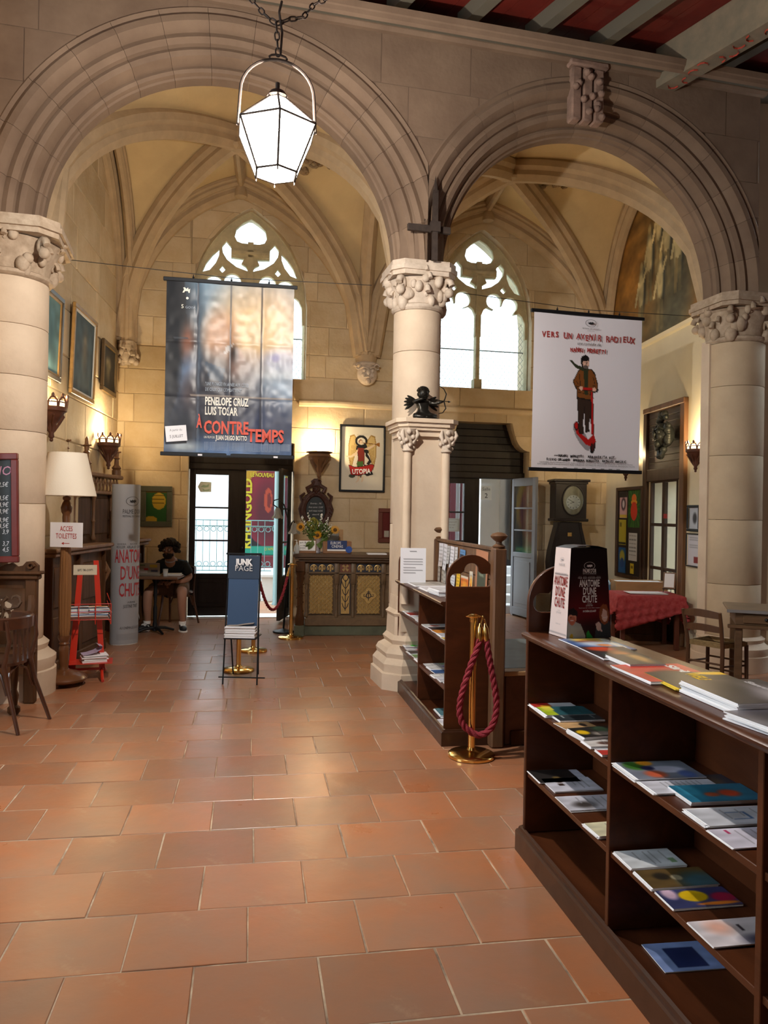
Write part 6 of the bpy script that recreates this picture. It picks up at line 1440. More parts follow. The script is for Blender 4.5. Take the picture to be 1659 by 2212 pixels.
# ---- brass posts and ropes
def stanchion(px, py, label, hook=True):
    f = FL(px, py); t = thing('brass_post', label, 'barrier post', TR(f.x, f.y, 0))
    m = MB(); m.lathe([(.145,0),(.150,.004),(.150,.018),(.140,.026),(.06,.034),(.030,.045),(.026,.06)], 36); m.build('base', BRASS, t, smooth=True)
    m = MB(); m.lathe([(.0225,.05),(.0225,.875)], 24); m.build('tube', BRASS, t, smooth=True)
    m = MB(); m.lathe([(.026,.86),(.027,.87),(.027,.885),(.052,.892),(.055,.898),(.04,.905),(.02,.912)], 28); m.build('cap', BRASS, t, smooth=True)
    if hook: m = MB(); m.tube([(.045+.014*cos(a), 0, .885+.014*sin(a)) for a in [i*.6-1 for i in range(8)]], .0035, 6); m.build('hook', BRASS, t, smooth=True)
    return t, f
def rope_mesh(root_, pts, r=.019, name='rope', turns=26, mt=ROPE):
    pts = [Vector(p) for p in pts]; L = [0]
    for a, b_ in zip(pts, pts[1:]): L.append(L[-1]+(b_-a).length)
    def at(d):
        for i in range(len(pts)-1):
            if d <= L[i+1]: t = (d-L[i])/max(L[i+1]-L[i], 1e-6); return pts[i].lerp(pts[i+1], t), (pts[i+1]-pts[i]).normalized()
        return pts[-1], (pts[-1]-pts[-2]).normalized()
    N_ = int(L[-1]/.012)
    for s in range(3):
        q_ = []; 
        for i in range(N_+1):
            p_, t_ = at(L[-1]*i/N_); x = t_.orthogonal() if abs(t_.y) > .95 else t_.cross(Vector((0,1,0))); x.normalize(); y = t_.cross(x); a = 2*pi*(s/3+L[-1]*i/N_*turns/1.0/2); q_.append(p_+x*(r*.54*cos(a))+y*(r*.54*sin(a)))
        m = MB(); m.tube(q_, r*.54, 7); m.build(name, mt, root_, smooth=True)
def catmull(P_, n=8):
    P_ = [Vector(p) for p in P_]; P_ = [P_[0]]+P_+[P_[-1]]; out = []
    for i in range(1, len(P_)-2):
        for k in range(n): t = k/n; out.append(.5*((2*P_[i])+(-P_[i-1]+P_[i+1])*t+(2*P_[i-1]-5*P_[i]+4*P_[i+1]-P_[i+2])*t*t+(-P_[i-1]+3*P_[i]-3*P_[i+1]+P_[i+2])*t**3))
    return out+[P_[-2]]
s1_, f1_ = stanchion(1018, 1634, 'brass barrier post in front of the middle bookcase, a red rope looped on it')
s2_, f2_ = stanchion(628, 1379, 'brass barrier post beside the counter'); s3_, f3_ = stanchion(547, 1407, 'brass barrier post behind and right of the blue newspaper stand'); s4_, f4_ = stanchion(515, 1449, 'brass barrier post directly behind the blue newspaper stand')
rp = thing('barrier_rope', 'thick red twisted rope hanging in a loop on the nearest brass post', 'rope', TR(f1_.x, f1_.y-.055, 0))
lp_ = catmull([(.035,0,.76),(.02,0,.70),(-.03,0,.56),(-.075,0,.40),(-.085,0,.30),(-.06,0,.215),(.0,0,.165),(.055,0,.155),(.115,0,.20),(.145,0,.30),(.14,0,.42),(.11,0,.57),(.085,0,.70),(.075,0,.76)])
rope_mesh(rp, lp_, .021, turns=14)
for x, tx_ in ((.035, .0), (.075, -.1)): m = MB(); m.M = TR(x, 0, .76, ry=tx_); m.lathe([(.020,-.01),(.021,.01),(.018,.07),(.010,.085),(.006,.10)], 16); m.build('brass_end', BRASS, rp, smooth=True)
m = MB(); m.tube([(.040, 0, .86), (.05, 0, .90), (.06, .02, .895), (.055, .05, .885)], .004, 6); m.tube([(.072, 0, .85), (.06, 0, .885), (.052, .03, .885)], .004, 6); m.build('snap_hook', BRASS, rp, smooth=True)
rp = thing('barrier_rope', 'red rope sagging across the left doorway between two brass posts', 'rope', TR(0, 0, 0)); e0 = Vector((f3_.x+.03, f3_.y+.03, .86)); e1 = Vector((f2_.x-.03, f2_.y-.02, .86))
sag = [e0.lerp(e1, t)-Vector((0, 0, .46*(1-(2*t-1)**2)**1.0)) for t in [i/16 for i in range(17)]]; rope_mesh(rp, sag[1:-1], .017, turns=14)
for a, b_ in ((sag[0], sag[1]), (sag[-1], sag[-2])): m = MB(); m.tube([a, b_], [.008, .016], 10); m.build('brass_end', BRASS, rp, smooth=True)

# ---- blue newspaper stand
j0 = FL(518, 1479); jk = thing('newspaper_stand', 'tall blue newspaper stand with white capitals on thin black legs', 'newspaper stand', TR(j0.x, j0.y+.02, 0, rz=radians(-1)))
JB = mat('junk_blue', (.035,.075,.15), .45); zt_ = 1.15
for sx_ in (-1, 1):
    m = MB(); m.tube([(sx_*.152, -.02, 0), (sx_*.14, .10, 1.15)], .007, 7); m.build('leg', IRON, jk); m = MB(); m.tube([(sx_*.115, .24, .04), (sx_*.13, .12, .60), (sx_*.145, .10, 1.15)], .007, 7); m.build('leg', IRON, jk)
m = MB(); m.tube([(-.20, .02, .055), (.215, .02, .055)], .006, 6); m.build('crossbar', IRON, jk); m = MB(); m.tube([(-.165, .10, 1.15), (.155, .10, 1.15)], .009, 6); m.build('top_bar', IRON, jk)
m = MB(); m.add([(-.135,.025,.44),(.135,.025,.44),(.135,.095,1.135),(-.135,.095,1.135),(-.135,.03,.44),(.135,.03,.44),(.135,.10,1.135),(-.135,.10,1.135)], [(0,1,2,3),(4,7,6,5),(0,4,5,1),(2,6,7,3),(0,3,7,4),(1,5,6,2)]); m.build('blue_board', JB, jk)
JL = mat('junk_label', (.03,.05,.085), .4); LM = TR(0, 0, 0, rx=0)
m = MB(); m.add([(-.14,.068,.93),(.14,.068,.93),(.14,.088,1.135),(-.14,.088,1.135)], [(0,1,2,3)]); m.build('label_panel', JL, jk)
for s, z, bd_ in (('JUNK', 1.055, .004), ('PAGE', 1.0, 0)): o = text(s, .072, WHITE if bd_ else PAPERD, jk, .0, z, .064+.0, maxw=.155, bold=bd_)
m = MB(); m.cbox(-.145, .145, -.06, .22, .405, .415, .003); m.build('tray', IRON, jk)
t = thing('newspaper_pile', 'pile of grey newspapers in the tray of the blue stand', 'newspapers', jk.matrix_basis @ TR(0, .03, .416)); q = random.Random(3)
for i in range(9): m = MB(); m.cbox(-.135, .135, -.085, .0 if i > 5 else .15, 0, .0105, .002); m.build('newspaper', PAPERD if i % 2 else PAPER, t, M=TR(q.uniform(-.006,.006), q.uniform(-.008,.004), i*.011, rz=q.uniform(-.03,.03)))
m = MB(); m.sweep([(-.12,-.05,.10),(-.04,-.05,.103),(.03,-.05,.115),(.11,-.05,.125)], [(-.07,0),(.0,0),(.0,.004),(-.07,.004)]); m.build('curled_front_page', mat('front_page', (.38,.32,.27), .6), t)
# ================================================================ bookcases
BD = .335
def end_outline(TOP=1.27):
    r = BD/2; pts = [(-r, .10), (r, .10), (r, TOP-r)]
    for k in range(1, 20): a = pi*k/20; pts.append((r*cos(a), TOP-r+r*sin(a)))
    return pts+[(-r, TOP-r)]
def trefoil(z0=1.055):
    pts = [] 
    for a in range(-90, 91, 15): pts.append((.105+.045*cos(radians(a))-.0, z0+.048+.048*sin(radians(a))))
    pts[-1] = (.075, z0+.093)
    for a in range(-10, 191, 15): pts.append((.052*cos(radians(a)), z0+.118+.047*sin(radians(a))))
    pts.append((-.075, z0+.093))
    for a in range(105, 271, 15): pts.append((-.105+.045*cos(radians(a)), z0+.048+.048*sin(radians(a))))
    return pts
def end_mesh(top): me = plate(end_outline(top), [trefoil(top-.215)], .028, .003); me.materials.clear(); me.materials.append(SHWOOD); return me
def bookcase(name, label, M, L, bays, ends=(True, True), ledge=.955, top=1.27):
    SHZ = (.095, .375, .680, ledge); _end = end_mesh(top)
    root = thing(name, label, 'bookcase', M)
    for i, on in enumerate(ends):
        x = .014 if i == 0 else L-.014
        if on: inst(_end, 'end_panel', root, TR(x, BD/2, 0, rz=pi/2))
    for k, z in enumerate(SHZ):
        t = .022
        if k == 3:
            m = MB(); m.box(.028, L-.028, .0, BD, z-t, z); m.build('ledge', SHWOOD, root)
            m = MB(); m.sweep([(.028, .0, z-.02), (L-.028, .0, z-.02)], [(0,-.015),(.018,-.012),(.022,-.004),(.032,.0),(.036,.012),(.028,.020),(0,.020)], fix=(0,-1,0)); m.build('ledge_nosing', SHWOOD, root, smooth=True, ang=50)
        elif k == 0: MB().box(.0, L, .0, BD, .07, z).build('bottom_board', SHWOOD, root)
        else:
            for b_ in range(bays): x0 = .03+(L-.06)*b_/bays; x1 = .03+(L-.06)*(b_+1)/bays; MB().cbox(x0, x1, .006, BD-.01, z-t, z, .002).build('shelf', SHWOOD, root)
    MB().box(.028, L-.028, BD-.012, BD, .095, ledge-.02).build('back_panel', SHWOOD, root)
    for b_ in range(1, bays): x = .03+(L-.06)*b_/bays; MB().cbox(x-.012, x+.012, -.001, BD-.012, .095, ledge-.021, .002).build('divider', SHWOOD, root)
    m = MB(); e = .028; m.sweep([(-e,-e,0),(L+e,-e,0),(L+e,BD+e,0),(-e,BD+e,0)], [(0,0),(.0,.088),(-.006,.096),(-.014,.098),(-.018,.108),(-.030,.112),(-.034,0)], closed=True, up=(0,0,1)); m.build('plinth', mat('plinth_wood', (.055,.020,.009), .3, var=.4, scale=6, kind='wood', spec=.5), root)
    return root
ax = Vector((sin(BETA), -cos(BETA), 0)); ay = Vector((cos(BETA), sin(BETA), 0))
def bframe(p): return Matrix(((ax.x, ay.x, 0, p.x), (ax.y, ay.y, 0, p.y), (0, 0, 1, 0), (0, 0, 0, 1)))
pc_ = FL(953, 1613); ML = 1.72; org = Vector((pc_.x, pc_.y, 0))+ay*.028-ax*(ML+.028)
MC = bframe(org); bookcase('bookcase', 'dark wooden leaflet bookcase with round-topped trefoil ends beside the middle column', MC, ML, 2)
pn_ = FL(1112, 1834); orn = Vector((pn_.x, pn_.y, 0))+ax*.028+ay*.028
MN = bframe(orn); NL = 2.50; bookcase('bookcase', 'large dark wooden leaflet bookcase in the right foreground', MN, NL, 3, ledge=1.015, top=1.315)
MNi = MN.inverted(); MCi = MC.inverted()

# ---- printed matter
def mag(M, Mi, px, py, z, w, h, label, cat='magazine', rot=0, n=1, t=.004, seed=0, bg=(200,200,200), blobs=(), lines=0, title=None, tcol=None, tsize=.04, group=None, fan=.0, pages=None, tpos=.8, x=None, y=None, rect=()):
    "a magazine or leaflet (or a small pile) lying on a shelf; px,py is where its middle shows"
    if x is None: wp = FL(px, py, z+n*t); lpt = Mi @ Vector((wp.x, wp.y, z)); x, y = lpt.x, lpt.y
    q = random.Random(seed+int(px)); x = max(x, .034+w/2); y = min(max(y, h/2+.004), BD-.014-h/2) if h < BD-.02 else BD/2-.008
    root = thing({'book': 'book', 'leaflet': 'leaflet', 'card': 'card'}.get(cat, 'magazine') , label, cat, M @ TR(x, y, z+.0005, rz=rot), group)
    for i in range(n):
        m = MB(); m.box(-w/2, w/2, -h/2, h/2, 0, t*.9); m.build('pages' if cat != 'leaflet' else 'sheet', pages or PAPER, root, M=TR(q.uniform(-1,1)*fan*(i < n-1), q.uniform(-1,.3)*fan*(i < n-1), i*t, rz=q.uniform(-.6,.6)*fan*4*(i < n-1)))
    nx = 24; p = Paint(nx, int(nx*h/w)+2, bg, w/h)
    for b_ in blobs: p.ell(*b_)
    for r_ in rect: p.rect(*r_)
    for i in range(lines): p.rect(.12, .2+.6*i/lines, .12+q.uniform(.4,.75), .2+.6*i/lines+.02, tuple(c*.72 for c in bg))
    p.noise(6, .12, seed+1)
    c = sheet('cover', p, w, h, root, M=TR(0, -h/2, n*t) @ FLAT, mt=PRINT)
    if title: text(title, tsize, tcol or WHITE, root, 0, 0, M=TR(0, -h/2+h*tpos, n*t+.0008) @ FLAT, y=0, maxw=w*.8, bold=.002)
    return root
ZL, Z2, Z1, Z0 = 1.016, .681, .376, .096
WHT = (206,206,212)
mg = lambda *a, **k: mag(MN, MNi, *a, **k)
# on the ledge
mg(1288, 1391, ZL, .27, .215, 'yellow, white and blue illustrated magazine nearest the film box on the ledge', n=1, t=.004, bg=(60,92,150), blobs=((.15,.4,.25,.4,(228,190,90),.3),(.30,.55,.12,.22,(120,60,30),.3),(.5,.5,.2,.3,(210,220,235),.5),(.62,.4,.10,.14,(230,150,90),.3),(.5,.15,.4,.1,(205,215,225),.3)), title='Cinéma', tpos=.8, tcol=CREAM, rot=.02)
mg(1325, 1409, ZL, .24, .19, 'dark magazine with orange-red picture, second on the ledge', n=2, t=.003, bg=(45,40,44), blobs=((.2,.6,.2,.3,(190,70,40),.4),(.6,.4,.25,.2,(180,120,70),.5),(.8,.75,.2,.1,(60,90,80),.4)), fan=.01, rot=-.03)
mg(1371, 1424, ZL, .19, .135, 'thick white-edged booklet with a brown sky cover on the ledge', cat='book', n=4, t=.0035, bg=(70,62,58), blobs=((.4,.3,.4,.2,(190,150,90),.5),), fan=.003)
mg(1435, 1452, ZL, .27, .26, 'red film magazine with a dark portrait on the ledge', n=2, t=.004, bg=(188,56,44), blobs=((.62,.45,.20,.30,(40,34,34),.3),(.70,.50,.10,.14,(150,120,100),.3),(.85,.35,.12,.2,(50,46,48),.4)), title='Sirène', tpos=.72, tsize=.05, fan=.012, rot=.02)
mg(1522, 1468, ZL, .235, .27, 'black magazine with yellow spine lettering, under the grey pile on the ledge', n=3, t=.003, bg=(40,40,42), blobs=((.8,.4,.25,.2,(95,92,90),.5),(.1,.1,.1,.3,(225,185,20),.2)), title='WELFARE', tcol=mat('welfare_yellow', (.80,.56,.02), .5), tpos=.48, tsize=.06, pages=mat('yellow_pages', (.75,.55,.05), .5), fan=.014, rot=-.05)
mg(1618, 1492, ZL, .29, .26, 'thick pile of dark grey photo magazines at the near end of the ledge', n=9, t=.0038, bg=(62,58,58), blobs=((.7,.3,.4,.25,(150,145,150),.5),(.3,.7,.3,.2,(40,38,40),.5)), title='Savourer', tcol=mat('soft_grey_print', (.45,.44,.45), .5), tpos=.72, tsize=.03, fan=.006, rot=-.02)
mg(1668, 1556, ZL, .22, .19, 'worn grey booklet pile with curling corners, nearest the viewer on the ledge', n=5, t=.004, bg=(120,118,124), blobs=((.4,.5,.4,.3,(60,58,64),.5),), fan=.014, rot=.12)
# upper shelf, far bay
mg(1178, 1516, Z2, .14, .20, 'white leaflet pile with red corner at the far end of the upper shelf', cat='leaflet', n=3, t=.0025, bg=WHT, rect=((0,.55,1,1,(176,44,36)),(.3,.6,1,.8,(214,160,40))), fan=.012)
mg(1218, 1535, Z2, .14, .22, 'green and yellow booklet pile, second on the upper shelf', cat='leaflet', n=4, t=.003, bg=(40,84,92), rect=((0,.75,1,1,(170,190,40)),(0,.7,.4,.9,(210,200,70))), lines=2, fan=.01)
mg(1248, 1549, Z2, .10, .20, 'dark slate booklet pile with lined text on the upper shelf', cat='leaflet', n=4, t=.0025, bg=(44,52,56), lines=4, fan=.006, rect=((.2,.15,.7,.2,(120,130,130)),(.2,.8,.6,.84,(140,150,150))))
mg(1243, 1567, Z2, .11, .15, 'tan card with an eye drawing on the upper shelf', cat='card', n=1, t=.003, bg=(196,156,108), blobs=((.5,.3,.2,.1,(60,50,45),.2),), rot=.15)
mg(1284, 1580, Z2, .13, .21, 'thick booklet with black, yellow and green cover on the upper shelf', cat='book', n=4, t=.005, bg=(38,36,34), blobs=((.5,.85,.22,.12,(220,180,30),.2),(.3,.4,.3,.15,(90,120,90),.3),(.7,.5,.2,.2,(150,140,130),.4)), fan=.004, rot=.12)
mg(1298, 1604, Z2, .09, .15, 'white card pile printed with brown pictures on the upper shelf, beside the divider', cat='card', n=3, t=.003, bg=(206,200,196), blobs=((.6,.5,.2,.2,(90,60,50),.3),), lines=2, fan=.005)
mg(1312, 1624, Z2, .07, .14, 'red and white card pile against the divider on the upper shelf', cat='card', n=3, t=.003, bg=(190,60,50), rect=((0,0,1,.3,(215,215,215)),(0,.0,.25,1,(210,210,214))), fan=.004, rot=-.05)
# middle shelf, far bay
mg(1150, 1653, Z1, .16, .19, 'black leaflet at the far end of the middle shelf', cat='leaflet', n=2, t=.003, bg=(36,33,32), blobs=((.7,.5,.15,.1,(110,90,50),.3),), fan=.008)
mg(1205, 1672, Z1, .14, .22, 'plain white sheet on the middle shelf, under the picture leaflet', cat='leaflet', n=1, t=.003, bg=(190,190,206), lines=2)
mg(1235, 1694, Z1, .16, .22, 'white leaflet with a pair of glasses printed on it on the middle shelf', cat='leaflet', n=2, t=.003, bg=(196,196,208), blobs=((.25,.7,.12,.08,(90,64,50),.1),(.5,.72,.10,.07,(60,44,36),.1)), lines=5)
mg(1275, 1733, Z1, .15, .24, 'white leaflet with a black and white drawing near the divider on the middle shelf', cat='leaflet', n=3, t=.0025, bg=(190,190,200), blobs=((.65,.65,.22,.18,(60,54,52),.5),), lines=4, fan=.012)
mg(1300, 1790, Z1, .12, .20, 'pale yellow booklet pile against the divider on the middle shelf', cat='leaflet', n=4, t=.003, bg=(206,200,168), lines=3, fan=.01, rot=.05)
# upper shelf, near bay
mg(1408, 1663, Z2, .17, .24, 'colourful comic-style booklet fan just past the divider on the upper shelf', n=4, t=.003, bg=(120,126,140), blobs=((.25,.8,.25,.15,(60,110,40),.2),(.1,.6,.15,.12,(225,150,40),.2),(.5,.4,.2,.25,(205,205,225),.2),(.75,.65,.2,.15,(190,90,60),.3),(.4,.65,.12,.1,(50,50,90),.2),(.8,.2,.2,.12,(80,100,160),.3)), fan=.014, rot=-.02)
mg(1456, 1699, Z2, .11, .24, 'white typed leaflet fan on the upper shelf, second past the divider', cat='leaflet', n=3, t=.002, bg=(204,204,214), lines=8, rect=((.55,.05,.8,.25,(40,44,60)),), fan=.012)
mg(1548, 1712, Z2, .14, .25, 'turquoise magazine with a red-orange figure on the upper shelf', n=3, t=.004, bg=(38,110,140), blobs=((.55,.35,.2,.14,(196,70,40),.3),(.6,.6,.12,.1,(170,80,50),.3),(.3,.8,.5,.1,(60,150,180),.4)), fan=.003, rot=-.02)
mg(1592, 1684, Z2, .11, .14, 'small dark postcard lying at the back of the upper shelf', cat='card', n=2, t=.002, bg=(50,54,66), blobs=((.5,.45,.3,.2,(90,80,70),.4),))
mg(1592, 1762, Z2, .12, .25, 'white leaflet fan with a blue arch drawing on the upper shelf', cat='leaflet', n=4, t=.002, bg=(196,198,206), rect=((.3,.35,.34,.6,(70,110,160)),(.3,.35,.7,.38,(70,110,160)),(.66,.35,.7,.6,(70,110,160))), lines=3, fan=.014)
mg(1646, 1807, Z2, .12, .27, 'white leaflet with magenta heading, nearest on the upper shelf', cat='leaflet', n=2, t=.002, bg=(204,200,214), rect=((.05,.8,.3,.85,(170,40,90)),(.5,.0,1,.3,(50,60,120))), lines=7, fan=.006)
# middle shelf, near bay
mg(1385, 1855, Z1, .13, .20, 'white leaflet pile with green writing just past the divider on the middle shelf', cat='leaflet', n=3, t=.003, bg=(200,204,208), lines=6, rect=((.55,.1,.8,.2,(120,150,110)),), fan=.005)
mg(1450, 1896, Z1, .12, .23, 'brown and teal postcard booklet on the middle shelf', n=3, t=.003, bg=(92,72,40), blobs=((.8,.2,.5,.3,(60,90,100),.4),(.4,.7,.2,.12,(40,34,26),.3),(.5,.5,.15,.08,(170,160,130),.2)), fan=.008, lines=0)
mg(1493, 1940, Z1, .11, .23, 'card with a yellow shape on a red and blue pattern on the middle shelf', cat='card', n=2, t=.003, bg=(52,56,96), blobs=((.4,.55,.30,.20,(214,176,20),.1),(.55,.15,.25,.18,(150,24,60),.2),(.85,.3,.08,.3,(210,120,40),.2),(.2,.85,.3,.1,(200,170,190),.3)), fan=.003)
mg(1590, 2012, Z1, .13, .24, 'white watercolour leaflet with a dark script line, nearest on the middle shelf', cat='leaflet', n=3, t=.002, bg=(212,204,208), blobs=((.3,.7,.25,.15,(222,170,150),.6),(.85,.3,.2,.25,(60,60,80),.5)), rect=((.25,.42,.52,.45,(60,50,60)),), fan=.004)
# bottom
mg(1478, 2065, Z0, .16, .22, 'pale blue leaflet with a dark picture on the bottom board', cat='leaflet', n=1, t=.003, bg=(120,140,186), rect=((.2,.25,.9,.75,(34,44,84)),), blobs=((.55,.35,.15,.1,(90,110,150),.3),), rot=-.03)

# ---- cardboard film box standing on the ledge
bxp = P(1245, 1376, 3.45); lb = MNi @ FL(1268, 1381, ZL); fb = thing('film_display_box', 'tapered cardboard film box, white side and dark red front, on the near bookcase', 'display box', MN @ TR(.155, BD/2-.01, ZL+.001, rz=-pi/2+0) if False else TR((MN @ Vector((.155, .19, 0))).x, (MN @ Vector((.155, .19, 0))).y, ZL+.001, rz=radians(16)))
bw, tw_, bh, bd_, td_ = .108, .087, .390, .078, .066
def quadsheet(name, p, c4, parent, mt=None):
    "print on a (possibly tapered) quad: corners bottom-left, bottom-right, top-right, top-left"
    nx, ny = p.nx, p.ny; a, b_, c, d = [Vector(v) for v in c4]; vs = []
    for j in range(ny):
        v = 1-j/(ny-1); l = a.lerp(d, v); r = b_.lerp(c, v)
        for i in range(nx): vs.append(tuple(l.lerp(r, i/(nx-1))))
    fs = [(j*nx+i, (j+1)*nx+i, (j+1)*nx+i+1, j*nx+i+1) for j in range(ny-1) for i in range(nx-1)]
    me = bpy.data.meshes.new(name); me.from_pydata(vs, [], fs); me.materials.append(mt or PRINT); ca = me.color_attributes.new('Col', 'FLOAT_COLOR', 'POINT'); cc_ = np.ones((ny*nx, 4)); cc_[:, :3] = lin(p.C).reshape(-1, 3); ca.data.foreach_set('color', cc_.ravel()); me.update()
    o = bpy.data.objects.new(name, me); COL.objects.link(o); o.parent = parent; return o
A4 = [(-bw,-bd_,0),(bw,-bd_,0),(bw,bd_,0),(-bw,bd_,0)]; T4 = [(-tw_,-td_,bh),(tw_,-td_,bh),(tw_,td_,bh),(-tw_,td_,bh)]
m = MB(); m.add(A4+T4, [(3,2,1,0),(4,5,6,7),(1,2,6,5),(2,3,7,6),(0,4,7,3),(0,1,5,4)]); m.build('carton', mat('carton_dark', (.02,.014,.014), .4), fb)
p = Paint(80, 120, (24, 15, 16), .6); p.grad((20,14,15), (26,14,16), 0, .4); p.ell(.5, .80, .75, .30, (120, 12, 20), .9); p.ell(.5, .92, .5, .14, (40, 12, 16), .6)
HS, HB, SW = (212,150,120), (28,24,26), (170,176,174)
p.poly([(0,.80),(.12,.80),(.30,.84),(.40,.95),(.42,1),(0,1)], SW); p.ell(.10,.775,.10,.06,HS); p.ell(.10,.80,.08,.05,(190,110,85)); p.poly([(-.02,.76),(.0,.68),(.12,.66),(.22,.70),(.22,.75),(.05,.735)], HB); p.line([(.06,.795),(.13,.80)], .005, (240,230,225)); p.line([(.05,.765),(.08,.765)], .003, (60,30,25)); p.line([(.13,.77),(.16,.77)], .003, (60,30,25))
p.poly([(.62,1),(.66,.88),(.78,.82),(.95,.80),(1,.84),(1,1)], (58,66,70)); p.ell(.86,.74,.12,.11,(150,84,50)); p.ell(.87,.745,.075,.075,(232,196,180)); p.poly([(.76,.66),(.84,.62),(.93,.63),(.97,.70),(.94,.78),(.93,.70),(.84,.67),(.79,.76)], (150,84,50)); p.line([(.84,.775),(.91,.77)], .006, (245,235,232)); p.ell(.72,.87,.06,.05,(226,196,186)); p.line([(.67,.85),(.79,.92)], .012, (226,196,186)); p.poly([(.44,1),(.44,.94),(.48,.91),(.52,.95),(.57,.98),(.57,1)], (30,150,60)); p.ell(.10,.975,.04,.03,(190,160,50))
y_ = .0015
quadsheet('front_print', p, [(-bw,-bd_-y_,0),(bw,-bd_-y_,0),(tw_,-td_-y_,bh),(-tw_,-td_-y_,bh)], fb)
pw = Paint(20, 60, (214,196,190), .4); pw.rect(0,.955,1,.975,(150,140,140)); pw.rect(.1,.30,.9,.315,(120,110,110))
quadsheet('side_print', pw, [(-bw-y_,bd_,0),(-bw-y_,-bd_,0),(-tw_-y_,-td_,bh),(-tw_-y_,td_,bh)], fb)
LMf = Matrix.Translation((0, -bd_-.004, 0)) @ Matrix.Rotation(-atan2(bd_-td_, bh), 4, 'X')
ft = lambda s, size, z, w, m_=WHITE, **k: text(s, size*.95, m_, fb, 0, 0, 0, M=LMf @ TR(k.pop('x', 0)*.85, 0, z*.953), maxw=w*.87, **k)
ft("PALME D'OR", .024, .300, .075, bold=.0006); ft('FESTIVAL DE CANNES 2023', .008, .292, .075)
for x, s, w in ((-.055,'HÜLLER',.022),(-.027,'ARLAUD',.022),(.012,'MACHADO-GRANER',.044),(.052,'REINARTZ',.026)): ft(s, .009, .272, w, x=x); ft('•••••', .005, .280, w*.8, x=x)
ft('ANATOMIE', .045, .236, .115, bold=.0012); ft("D'UNE", .045, .200, .074, bold=.0012); ft('CHUTE', .045, .164, .083, bold=.0012); ft('UN FILM DE', .006, .155, .025); ft('JUSTINE TRIET', .010, .146, .04); ft('Prix de la mise en scène · sélection officielle en compétition', .006, .137, .118); ft('AU CINÉMA LE 23 AOÛT', .012, .120, .075, bold=.0004)
o = palm(fb, 0, .315, .027, WHITE, y=0); o.data.transform(LMf)
LMs = Matrix.Translation((-bw-.004, 0, 0)) @ Matrix.Rotation(atan2(bw-tw_, bh), 4, 'Y') @ Matrix.Rotation(-pi/2, 4, 'Z')
fs_ = lambda s, size, z, w, m_, **k: text(s, size*.95, m_, fb, 0, 0, 0, M=LMs @ TR(0, 0, z*.953), maxw=w*.78, **k)
RDK = mat('title_red_dark', (.22,.02,.02), .5)
fs_('ANATOMIE', .062, .235, .150, RDK, bold=.0012); fs_("D'UNE", .062, .185, .105, RDK, bold=.0012); fs_('CHUTE', .062, .135, .112, RDK, bold=.0012); fs_("PALME D'OR", .018, .325, .065, INKG); fs_('UN FILM DE', .006, .118, .03, INKG); fs_('JUSTINE TRIET', .012, .105, .055, INKG); fs_('AU CINÉMA LE 23 AOÛT', .008, .055, .055, INKG); fs_('HÜLLER  ARLAUD  GRANER  REINARTZ', .010, .287, .13, INKG)
o = palm(fb, 0, .338, .017, INKG, y=0); o.data.transform(LMs)
m = MB(); m.sweep([(-tw_, 0, bh), (-tw_*.5, 0, bh+.010), (0, 0, bh+.012), (tw_*.5, 0, bh+.010), (tw_, 0, bh)], [(-td_,0),(td_,0),(td_,.001),(-td_,.001)]); m.build('curved_lid', mat('carton_dark', (.02,.014,.014), .4), fb)

# ---- leaflets on the middle bookcase
ZL = .956
q = random.Random(31)
cols_ = [((204,204,204),'white'),((190,190,198),'grey-white'),((150,44,38),'red'),((206,170,60),'yellow'),((60,90,140),'blue'),((200,200,206),'white typed'),((120,150,100),'green'),((214,140,60),'orange'),((70,60,60),'dark')]
def row(z, bay, nn, where, seed, fixed=None):
    q = random.Random(seed); x0 = .05+(ML-.06)/2*bay; x1 = x0+(ML-.06)/2-.05
    for i in range(nn):
        w = (x1-x0)/nn; c, cn = (fixed[i] if fixed else q.choice(cols_)); ordn = ('first', 'second', 'third', 'fourth', 'fifth', 'sixth', 'seventh')[i]
        mag(MC, MCi, 900+i, 1400, z, min(w*.92, .17), q.uniform(.19, .23), '%s leaflets, %s pile along the %s middle bookcase' % (cn, ordn, where), cat='leaflet', n=q.choice((2,3,4)), t=.003, bg=c, lines=q.choice((2,4,6)), blobs=((q.uniform(.2,.8),q.uniform(.2,.8),.25,.15,tuple(q.randint(40,220) for _ in range(3)),.3),) if q.random() < .6 else (), fan=.010, x=x0+w*(i+.5), y=q.uniform(.115,.14), seed=seed, rot=q.uniform(-.08,.08))
W0 = cols_[0]
row(Z2, 0, 4, 'upper shelf, far bay of', 1, [W0, cols_[2], W0, cols_[1]]); row(Z2, 1, 5, 'upper shelf, near bay of', 2, [W0, cols_[8], cols_[7], cols_[1], cols_[3]])
row(Z1, 0, 5, 'middle shelf, far bay of', 3, [W0, cols_[5], cols_[8], cols_[6], W0]); row(Z1, 1, 6, 'middle shelf, near bay of', 4, [W0, W0, cols_[4], W0, cols_[1], cols_[6]])
mc = lambda *a, **k: mag(MC, MCi, *a, **k)
mc(935, 1535, Z0, .20, .15, 'blue-green booklets on the bottom board of the middle bookcase', cat='leaflet', n=4, t=.004, bg=(90,130,140), x=1.30, y=.13, fan=.02)
mc(940, 1560, Z0, .21, .26, 'white sheet with a dark square on the bottom board of the middle bookcase', cat='leaflet', n=2, t=.002, bg=(210,210,220), x=1.53, y=.15, fan=.02, rot=.2, rect=((.4,.5,.6,.7,(60,60,70)),))
mc(880, 1262, ZL, .36, .28, 'grey newspaper spread on the far part of the middle bookcase ledge', n=2, t=.004, bg=(170,166,160), x=.50, y=.15, fan=.01, lines=6)
